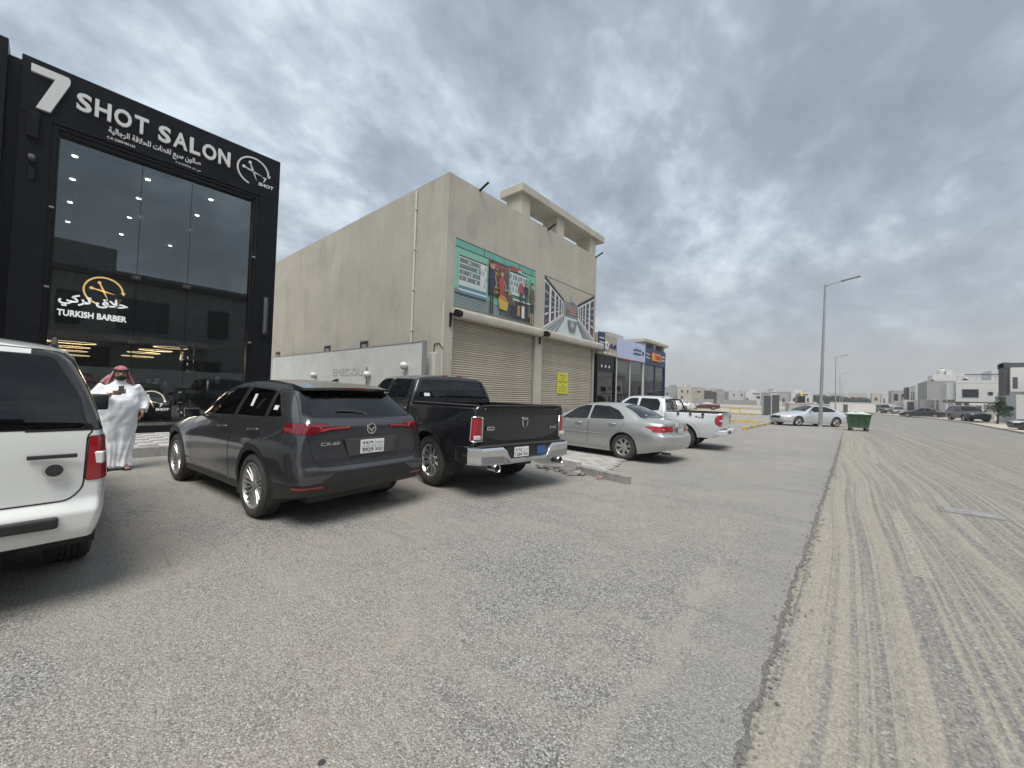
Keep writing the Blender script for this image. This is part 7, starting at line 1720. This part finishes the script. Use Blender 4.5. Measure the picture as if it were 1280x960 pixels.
# site cabins and machine by the sand lot
def cabin(name,label,x,y,w,d,h,m_,rz=0.0):
    c = empty(name,(x,y,-0.05),rz); tag(c,label,'cabin','cabins by the sand lot')
    MB().box((0,0,0.12),(w,d,h)).build('body', HW[m_], c, bevel=0.03); MB().box((-0.05,-0.05,h),(w+0.05,d+0.05,h+0.08)).build('roof', HW['white'], c); MB().box((w*0.3,-0.03,0.15),(w*0.3+0.7,0.0,h-0.35)).build('door', HW['dark'], c); MB().box((0.1,0.05,0),(w-0.1,d-0.05,0.12)).build('skid', BLACKP, c); return c
cabin('site_cabin','grey upright site cabin on the sand lot',-8.05,54.6,0.7,1.0,2.7,'grey',0.15); cabin('site_cabin','white upright site cabin beside the grey cabin',-7.25,54.8,0.7,1.0,2.8,'pale',0.15)
cabin('site_cabin','low cream cabin left of the silver far sedan',-6.1,62,4.2,2.2,1.5,'beige',0.3); cabin('site_cabin','long white cabin behind the near street lamp',-3.4,105,7,2.5,2.0,'white',0.05); cabin('site_cabin','long white cabin right of the second lamp',5,165,9,2.5,2.3,'white',0.05)
dg = empty('digger',(-5.9,80,-0.05),0.4); tag(dg,'small red and yellow digger on the sand lot','digger')
RDM = mat('digger_red',(0.22,0.05,0.035),0.6); MB().box((-0.9,-1.6,0.1),(-0.4,1.6,0.7)).build('track', BLACKP, dg, bevel=0.1); MB().box((0.4,-1.6,0.1),(0.9,1.6,0.7)).build('track', BLACKP, dg, bevel=0.1)
MB().box((-0.9,-1.4,0.75),(0.9,1.2,1.7)).build('body', RDM, dg, bevel=0.06); MB().box((-0.9,0.0,1.7),(0.2,1.2,2.8)).build('operator_cab', WINM, dg, bevel=0.06); MB().tube([(0.4,1.0,1.5),(0.4,2.6,3.4),(0.4,4.2,2.2),(0.4,4.4,1.0)],[0.16,0.16,0.12,0.1],8).build('boom', YEL, dg); MB().box((0.0,4.2,0.5),(0.8,4.9,1.1)).build('bucket', BLACKP, dg, bevel=0.06)
tb = empty('barrier',(-12.2,58.6,-0.05)); tb.scale = (0.7,0.7,0.8); tag(tb,'yellow A-frame barrier at the sand lot kerb','barrier')
for s in (0,1.6):
    for k in (-0.4,0.4): MB().tube([(s,k,0),(s,0,0.9)],0.04,6).build('leg', YEL, tb)
MB().box((-0.1,-0.03,0.65),(1.7,0.03,0.85)).build('board', YEL, tb)
# villa opposite the salon: seen mirrored in its glass
house('brown_villa','three-storey taupe villa facing the salon, seen mirrored in its glass',12.6,24,-10,12.2,9.6,'block',
    [('s',2,3.4,5.6,8.0),('s',5,7.6,5.6,8.0),('s',10,11.2,5.6,8.0),('s',13,16,5.6,8.0),('s',18.5,20,5.6,8.0),('s',2,4,1.4,3.6),('s',10.4,12.8,1.2,4.2),('s',17,19.6,1.4,3.6)],
    [('balcony',(-1.0,12.4,4.6),(0,18.4,5.1),'grey'),('boundary_wall',(-3.2,-2,0),(-2.9,22,2.6),'pale'),('cornice',(-0.35,-0.1,9.3),(0,22.3,9.65),'dark'),('roof_room',(2,6,9.6),(8,13,12.0),'block')])
house('grey_villa','two-storey grey villa next to the taupe villa across the road',12.6,24,14.5,32,7.2,'grey',[('s',2,4,4.4,6.4),('s',6,9,4.4,6.4),('s',12,14,4.4,6.4),('s',3,5,0.8,3),('s',9,12,0.8,3)],[('boundary_wall',(-3.2,-2,0),(-2.9,17,2.4),'white')])
# pavement and kerb on the right side
rk = [(38,8.3),(60,9.0),(75,8.3),(85,6.1),(95,1.9)]
pvr = MB()
for (ya,xa),(yb,xb) in zip(rk,rk[1:]): pvr.add([(xa,ya,0.09),(xa+6,ya,0.10),(xb+6,yb,0.10),(xb,yb,0.09),(xa,ya,-0.06),(xb,yb,-0.06)],[(0,1,2,3),(0,3,5,4)])
pvr.add([(8.6,-30,0.09),(14.6,-30,0.10),(14.3,38,0.10),(8.3,38,0.09),(8.6,-30,-0.06),(8.3,38,-0.06)],[(0,1,2,3),(0,3,5,4)])
tag(pvr.build('far_pavement', mat('sandy_pavement',(0.43,0.385,0.315),0.95,var=0.15,scale=0.6,bump=0.01,bscale=6)), kind='structure')
tag(MB().add([(9.4,62,0.104),(10.6,62,0.104),(10.4,66.5,0.104),(9.2,66.5,0.104)],[(0,1,2,3)]).build('asphalt_patch', BLACKP), kind='structure')

# ------------------------------------------------------------------ plants
LEAFS = [mat('leaf_a',(0.05,0.075,0.03),0.7,var=0.3,scale=9), mat('leaf_b',(0.035,0.055,0.025),0.7,var=0.3,scale=9)]
def leaf_cloud(n_, fn, s0, s1, seed):
    random.seed(seed); mb = MB()
    for _ in range(n_):
        p = Vector(fn()); s = random.uniform(s0,s1); a = Vector((random.gauss(0,1),random.gauss(0,1),random.gauss(0,1))).normalized(); b = a.cross(Vector((random.gauss(0,1),random.gauss(0,1),random.gauss(0,1)))).normalized()
        mb.add([p-a*s,p+b*s*0.45,p+a*s,p-b*s*0.45],[(0,1,2,3)],random.randrange(2))
    return mb
def clumps(cs):
    def f():
        c, r = random.choice(cs); v = Vector((random.gauss(0,1),random.gauss(0,1),random.gauss(0,1))).normalized()*r*random.random()**0.45
        return (c[0]+v.x,c[1]+v.y,c[2]+v.z*0.85)
    return f
def small_tree(x, y, h, label, seed):
    t = empty('garden_tree',(x,y,0.1)); tag(t,label,'tree'); random.seed(seed)
    BK = mat('bark',(0.10,0.08,0.06),0.9); tk = MB(); cs = []
    tk.tube([(0,0,0),(0.05,0,h*0.3),(0,0.04,h*0.62)],[0.09,0.07,0.04],7)
    for k in range(9):
        a = random.uniform(0,6.28); r = random.uniform(0.3,0.85)*h*0.34; z = h*random.uniform(0.35,0.92); e = (r*math.cos(a),r*math.sin(a),z); tk.tube([(0,0,h*0.25),(e[0]*0.5,e[1]*0.5,(z+h*0.25)*0.52),e],[0.045,0.03,0.012],5); cs.append((e,h*random.uniform(0.10,0.19)))
    tk.build('trunk', BK, t, smooth=50); leaf_cloud(2600,clumps(cs),0.04,0.10,seed+1).build('crown', LEAFS, t, fix=False)
small_tree(10.75,60.0,2.75,'dark green bushy tree in front of the white villa',31)
small_tree(10.2,133,2.6,'small dark tree among the low white walls at the bend',41)
random.seed(77); cs = []
for i in range(90): x = -24+i*0.55+random.uniform(-1,1); cs.append(((x,330+x*0.75+random.uniform(-4,4),random.uniform(1.2,6.0)),random.uniform(1.4,2.4)))
tag(leaf_cloud(16000,clumps(cs),0.35,0.8,78).build('tree_belt', LEAFS, None, fix=False),'far dark green belt of trees on the horizon','trees',kind='stuff')
# the photograph's far things fade in dusty air
hz = MB().box((-700,-120,-1.2),(700,900,22.0)); hm = bpy.data.materials.new('haze_air'); hm.use_nodes = True; nt = hm.node_tree; nt.nodes.clear()
o_ = N(nt,'ShaderNodeOutputMaterial'); pv_ = N(nt,'ShaderNodeVolumePrincipled'); pv_.inputs['Color'].default_value = (0.86,0.87,0.89,1); pv_.inputs['Density'].default_value = 0.0008; pv_.inputs['Anisotropy'].default_value = 0.2; nt.links.new(pv_.outputs[0],o_.inputs['Volume'])
HAZE = hz.build('haze', hm); tag(HAZE,kind='stuff')
# ------------------------------------------------------------------ man in a white robe looking at his phone
def remeshed(name, mb, voxel, smooth_it=6, parent=None, m=None):
    """fuse overlapping pieces into one continuous skin"""
    me = mb.mesh('tmp', m); o = link('tmp', me)
    md = o.modifiers.new('r','REMESH'); md.mode = 'VOXEL'; md.voxel_size = voxel
    s = o.modifiers.new('s','SMOOTH'); s.factor = 0.5; s.iterations = smooth_it
    dg = bpy.context.evaluated_depsgraph_get(); out = bpy.data.meshes.new_from_object(o.evaluated_get(dg))
    bpy.data.objects.remove(o); bpy.data.meshes.remove(me); out.name = name
    out.polygons.foreach_set('use_smooth',[True]*len(out.polygons)); out.materials.clear(); out.materials.append(m)
    return out
def ell(mb, c, r, n=14, mrot=None):
    vs = []; fs = []; c = Vector(c)
    for i in range(n+1):
        t = PI*i/n
        for k in range(n*2):
            q = PI*k/n; p = Vector((r[0]*math.sin(t)*math.cos(q),r[1]*math.sin(t)*math.sin(q),r[2]*math.cos(t)))
            if mrot: p = mrot @ p
            vs.append(c+p)
    w = n*2
    for i in range(n):
        for k in range(w): fs.append((i*w+k,(i+1)*w+k,(i+1)*w+(k+1)%w,i*w+(k+1)%w))
    mb.add(vs,fs)
def loft(mb, rings, n=28):
    vs = []; fs = []
    for (x,y,z,rx,ry) in rings:
        for k in range(n):
            q = 2*PI*k/n; cs, sn = math.cos(q), math.sin(q)
            vs.append((x+rx*math.copysign(abs(cs)**0.85,cs),y+ry*math.copysign(abs(sn)**0.85,sn),z))
    for i in range(len(rings)-1):
        for k in range(n): fs.append((i*n+k,i*n+(k+1)%n,(i+1)*n+(k+1)%n,(i+1)*n+k))
    fs.append(tuple(range(n))[::-1]); fs.append(tuple((len(rings)-1)*n+k for k in range(n))); mb.add(vs,fs)
def build_man():
    p = empty('person',(-9.77,0.80,0),-0.06); p.scale = (1.02,1.06,1.02)
    tag(p,'man in white robe and red checked headscarf looking down at his phone before the salon','person')
    SKIN = mat('skin',(0.30,0.165,0.105),0.55,var=0.12,scale=30); ROBE = mat('white_robe',(0.80,0.81,0.83),0.8,bump=0.0006,bscale=300)
    HAIR = mat('black_beard',(0.012,0.010,0.009),0.8); SHOE = mat('sandal_leather',(0.018,0.015,0.013),0.6)
    # hand poses: wrist, palm direction, finger chains
    rw, rh = Vector((0.32,-0.10,1.305)), Vector((0.36,-0.01,1.345)); lw, lh = Vector((0.09,0.295,1.0)), Vector((0.14,0.265,0.93))
    b = MB()
    ell(b,(0.035,0,1.645),(0.098,0.080,0.122),14,Matrix.Rotation(math.radians(18),3,'Y'))
    b.tube([(-0.01,0,1.40),(0.0,0,1.50),(0.02,0,1.60)],[0.075,0.066,0.062],14)
    b.obox((0.138,0,1.628),(0.040,0.030,0.046),Matrix.Rotation(math.radians(30),3,'Y')); b.obox((0.122,0,1.672),(0.03,0.10,0.018))
    for s in (1,-1): ell(b,(0.02,s*0.082,1.635),(0.022,0.012,0.034),8)
    ell(b,(0.115,0,1.575),(0.02,0.028,0.012),8)
    loft(b,[(0,0,0.95,0.13,0.17),(0.02,0,1.1,0.15,0.18),(0.0,0,1.3,0.13,0.19),(-0.01,0,1.44,0.08,0.15)],18)
    for s, foot in ((1,0.10),(-1,0.02)):
        b.tube([(0,s*0.10,1.0),(0.01,s*0.11,0.55),(0.0,s*0.12,0.10)],[0.10,0.07,0.045],12); b.tube([(-0.06,s*0.12,0.055),(0.04,s*0.125,0.06),(0.16,s*0.135,0.035)],[0.038,0.042,0.028],10)
        for k in range(5): b.tube([(0.15,s*(0.115+0.013*k),0.032),(0.195-0.007*k,s*(0.115+0.015*k),0.026)],[0.013,0.009],6)
    b.tube([(-0.01,-0.20,1.44),(-0.01,-0.31,1.14),(0.24,-0.19,1.265),rw],[0.055,0.05,0.038,0.028],12); b.tube([(-0.01,0.20,1.44),(-0.06,0.30,1.18),(0.02,0.31,1.06),lw],[0.055,0.05,0.036,0.028],12)
    # right hand closed round the phone: palm, four fingers, thumb
    b.obox((rw+rh)/2+Vector((0.005,0.015,0.0)),(0.035,0.10,0.075),Matrix.Rotation(0.35,3,'Z')); 
    for k in range(4):
        z = 1.315+0.021*k; b.tube([(0.345,0.015,z),(0.385,0.050,z+0.004),(0.405-0.003*k,0.062,z+0.006),(0.412-0.003*k,0.040,z+0.008)],[0.0105,0.0095,0.009,0.007],7)
    b.tube([(0.335,-0.04,1.345),(0.345,-0.01,1.388),(0.365,0.02,1.405)],[0.0125,0.011,0.008],7)
    # left hand half into the pocket slit
    b.obox((lw+lh)/2,(0.085,0.035,0.10),Matrix.Rotation(0.5,3,'Y'))
    for k in range(4): b.tube([lh+Vector((0.03-0.02*k,0,-0.01)),lh+Vector((0.045-0.02*k,-0.012,-0.045)),lh+Vector((0.04-0.02*k,-0.03,-0.07+0.004*abs(k-1)))],[0.0105,0.0095,0.007],7)
    b.tube([lw+Vector((0.04,-0.01,-0.01)),lw+Vector((0.085,-0.015,-0.035)),lw+Vector((0.10,-0.02,-0.065))],[0.0125,0.011,0.008],7)
    link('body', remeshed('body', b, 0.0075, 3, None, SKIN), p)
    # robe
    r = MB()
    loft(r,[(0.0,0,0.055,0.135,0.19),(0.0,0,0.25,0.135,0.19),(0.0,0,0.50,0.15,0.205),(0.01,0,0.75,0.175,0.225),(0.03,0,0.95,0.195,0.24),(0.045,0,1.08,0.205,0.245),(0.04,0,1.20,0.19,0.24),(0.015,0,1.32,0.16,0.23),(-0.01,0,1.42,0.115,0.19),(-0.01,0,1.475,0.085,0.12),(0.0,0,1.52,0.074,0.076),(0.005,0,1.545,0.070,0.070)])
    r.tube([(-0.01,-0.17,1.43),(-0.03,-0.27,1.30),(0.0,-0.32,1.15),(0.10,-0.27,1.19),(0.25,-0.18,1.265),(0.30,-0.13,1.29)],[0.088,0.08,0.072,0.066,0.060,0.060],16); r.tube([(-0.01,0.17,1.43),(-0.05,0.26,1.30),(-0.06,0.30,1.17),(0.0,0.305,1.08),(0.075,0.29,1.02)],[0.088,0.08,0.072,0.064,0.056],16)
    me = remeshed('robe', r, 0.012, 8, None, ROBE)
    from mathutils import noise as mn
    me.update(); nn = [v.normal.copy() for v in me.vertices]
    for v, n_ in zip(me.vertices, nn):
        q = math.atan2(v.co.y,v.co.x); low = max(0,min(1,(1.0-v.co.z)/0.9)); w_ = math.sin(q*5.5+2.2*math.sin(v.co.z*2.6+q)+3.5*mn.noise(Vector((v.co.x*4,v.co.y*4,v.co.z*1.6)))); d = 0.020*low*(1-abs(w_)**0.7*1.4)
        if v.co.x > 0 and v.co.z < 0.85: d -= 0.03*min(1,(0.85-v.co.z)/0.3)*math.exp(-((v.co.y-0.01)/0.045)**2)
        d += 0.012*mn.noise(Vector((v.co.x*7,v.co.y*7,v.co.z*4)))+0.008*mn.noise(Vector((v.co.x*16,v.co.y*16,v.co.z*9)))
        if v.co.x > 0.05 and 0.8 < v.co.z < 1.3: d += 0.006*math.sin(v.co.z*30-v.co.y*38+2*mn.noise(v.co*5))*max(0,mn.noise(v.co*3)+0.35)
        v.co += n_*d
    link('robe', me, p)
    MB().box((0.176,-0.012,1.12),(0.30,0.012,1.44)) 
    cl = MB(); cl.lathe([(0.069,1.525),(0.075,1.53),(0.075,1.56),(0.068,1.562)],20,'z',(0.005,0,0)); cl.build('collar', ROBE, p, smooth=60)
    # beard and eyes
    bd = MB(); ell(bd,(0.066,0,1.580),(0.072,0.070,0.052),12,Matrix.Rotation(math.radians(18),3,'Y')); bd.obox((0.134,0,1.602),(0.016,0.06,0.012)); link('beard', remeshed('beard', bd, 0.008, 3, None, HAIR), p)
    for s in (1,-1):
        e = MB(); ell(e,(0.122,s*0.031,1.655),(0.010,0.015,0.008),8); e.build('eye', HAIR, p, smooth=80); br = MB(); br.tube([(0.128,s*0.012,1.674),(0.126,s*0.035,1.68),(0.112,s*0.055,1.672)],0.006,6); br.build('eyebrow', HAIR, p, smooth=60)
    # headscarf
    m, nt, bs = bsdf('checked_scarf'); L = nt.links; tc = N(nt,'ShaderNodeTexCoord'); ck = N(nt,'ShaderNodeTexChecker'); ck.inputs['Scale'].default_value = 70; ck.inputs['Color1'].default_value = (0.50,0.43,0.42,1); ck.inputs['Color2'].default_value = (0.34,0.03,0.045,1); L.new(tc.outputs['Object'],ck.inputs['Vector']); nz = N(nt,'ShaderNodeTexNoise'); nz.inputs['Scale'].default_value = 14; L.new(tc.outputs['Object'],nz.inputs['Vector'])
    L.new(mix_c(nt,ramp(nt,nz.outputs['Fac'],[(0.4,0.1),(0.6,0.6)]),ck.outputs['Color'],(0.36,0.05,0.06)),bs.inputs['Base Color']); bs.inputs['Roughness'].default_value = 0.85
    sc_ = MB(); R0 = Matrix.Rotation(math.radians(16),3,'Y'); vs = []; fs = []; nq = 30; rows = 12
    for j in range(rows+1):
        t = j/rows
        for k in range(nq+1):
            q = math.radians(58)+(2*PI-math.radians(116))*k/nq      # open at the face
            if t < 0.55:
                a = t/0.55*PI/2*1.05; pnt = Vector((0.112*math.sin(a)*math.cos(q) if False else 0.114*math.sin(a)*math.cos(q),0.100*math.sin(a)*math.sin(q),0.128*math.cos(a))); pnt = R0 @ pnt+Vector((0.025,0,1.655))
            else:
                u = (t-0.55)/0.45; rad = 1+0.55*u+0.07*math.sin(q*8)*u; pnt = Vector((0.114*math.cos(q)*rad-0.05*u,0.100*math.sin(q)*rad*1.15,-0.02-0.20*u)); pnt = R0 @ pnt+Vector((0.025,0,1.655))
            vs.append(pnt)
    for j in range(rows):
        for k in range(nq): a = j*(nq+1)+k; fs.append((a,a+1,a+nq+2,a+nq+1))
    # crown closed over the forehead
    for j in range(6):
        a = j*(nq+1)
    sc_.add(vs,fs); ell(sc_,(0.03,0,1.668),(0.108,0.094,0.108),14,R0) if False else None
    o = sc_.build('headscarf', m, p, smooth=70, fix=False)
    so = o.modifiers.new('thick','SOLIDIFY'); so.thickness = 0.006
    cap = MB(); vs = []
    for j in range(7):
        a = j/6*PI/2*0.62
        for k in range(13):
            q = math.radians(-60)+math.radians(120)*k/12; pnt = Vector((0.117*math.sin(a)*math.cos(q),0.101*math.sin(a)*math.sin(q),0.130*math.cos(a))); vs.append(R0 @ pnt+Vector((0.025,0,1.655)))
    cap.add(vs,[(j*13+k,j*13+k+1,(j+1)*13+k+1,(j+1)*13+k) for j in range(6) for k in range(12)]); c_ = cap.build('scarf_crown', m, p, smooth=70, fix=False); c_.modifiers.new('thick','SOLIDIFY').thickness = 0.006
    for z, rr in ((0.062,1.0),(0.078,0.95)):
        ring = [R0 @ Vector((0.107*rr*math.cos(2*PI*k/28),0.094*rr*math.sin(2*PI*k/28),z))+Vector((0.022,0,1.655)) for k in range(29)]
        MB().tube(ring,0.0095,8,cap=False).build('head_cord', mat('cord_black',(0.01,0.01,0.01),0.8), p, smooth=60)
    tl = MB(); tl.tube([(-0.04,-0.10,1.60),(-0.05,-0.17,1.53),(-0.03,-0.22,1.49)],[0.05,0.045,0.02],8); t_ = tl.build('scarf_end', m, p, smooth=60)
    for s in (1,-1):
        sd = MB(); sd.prism(rounded([(-0.10,s*0.08),(0.19,s*0.085),(0.21,s*0.135),(0.18,s*0.18),(-0.10,s*0.165)],0.03),'z',0.0,0.018); sd.tube([(0.08,s*0.075,0.015),(0.09,s*0.13,0.085),(0.08,s*0.185,0.015)],0.014,6); sd.tube([(0.12,s*0.08,0.015),(0.125,s*0.13,0.075),(0.12,s*0.185,0.015)],0.012,6); sd.build('sandal', SHOE, p, smooth=50)
    ph = empty('mobile_phone',(0,0,0)); M_ = p.matrix_basis.copy()
    ph.location = (-9.77+0.385*1.02,0.80-0.012,1.365*1.02+0.015); ph.rotation_euler = (0.1,-0.35,-0.15); tag(ph,'black mobile phone held in the man\'s right hand','phone')
    MB().box((-0.005,-0.034,-0.068),(0.005,0.034,0.068)).build('case', mat('phone_case',(0.012,0.012,0.013),0.6), ph, bevel=0.004); MB().box((-0.0062,-0.030,-0.062),(-0.0052,0.030,0.062)).build('screen', mat('phone_screen',(0.02,0.02,0.025),0.1), ph)
build_man()
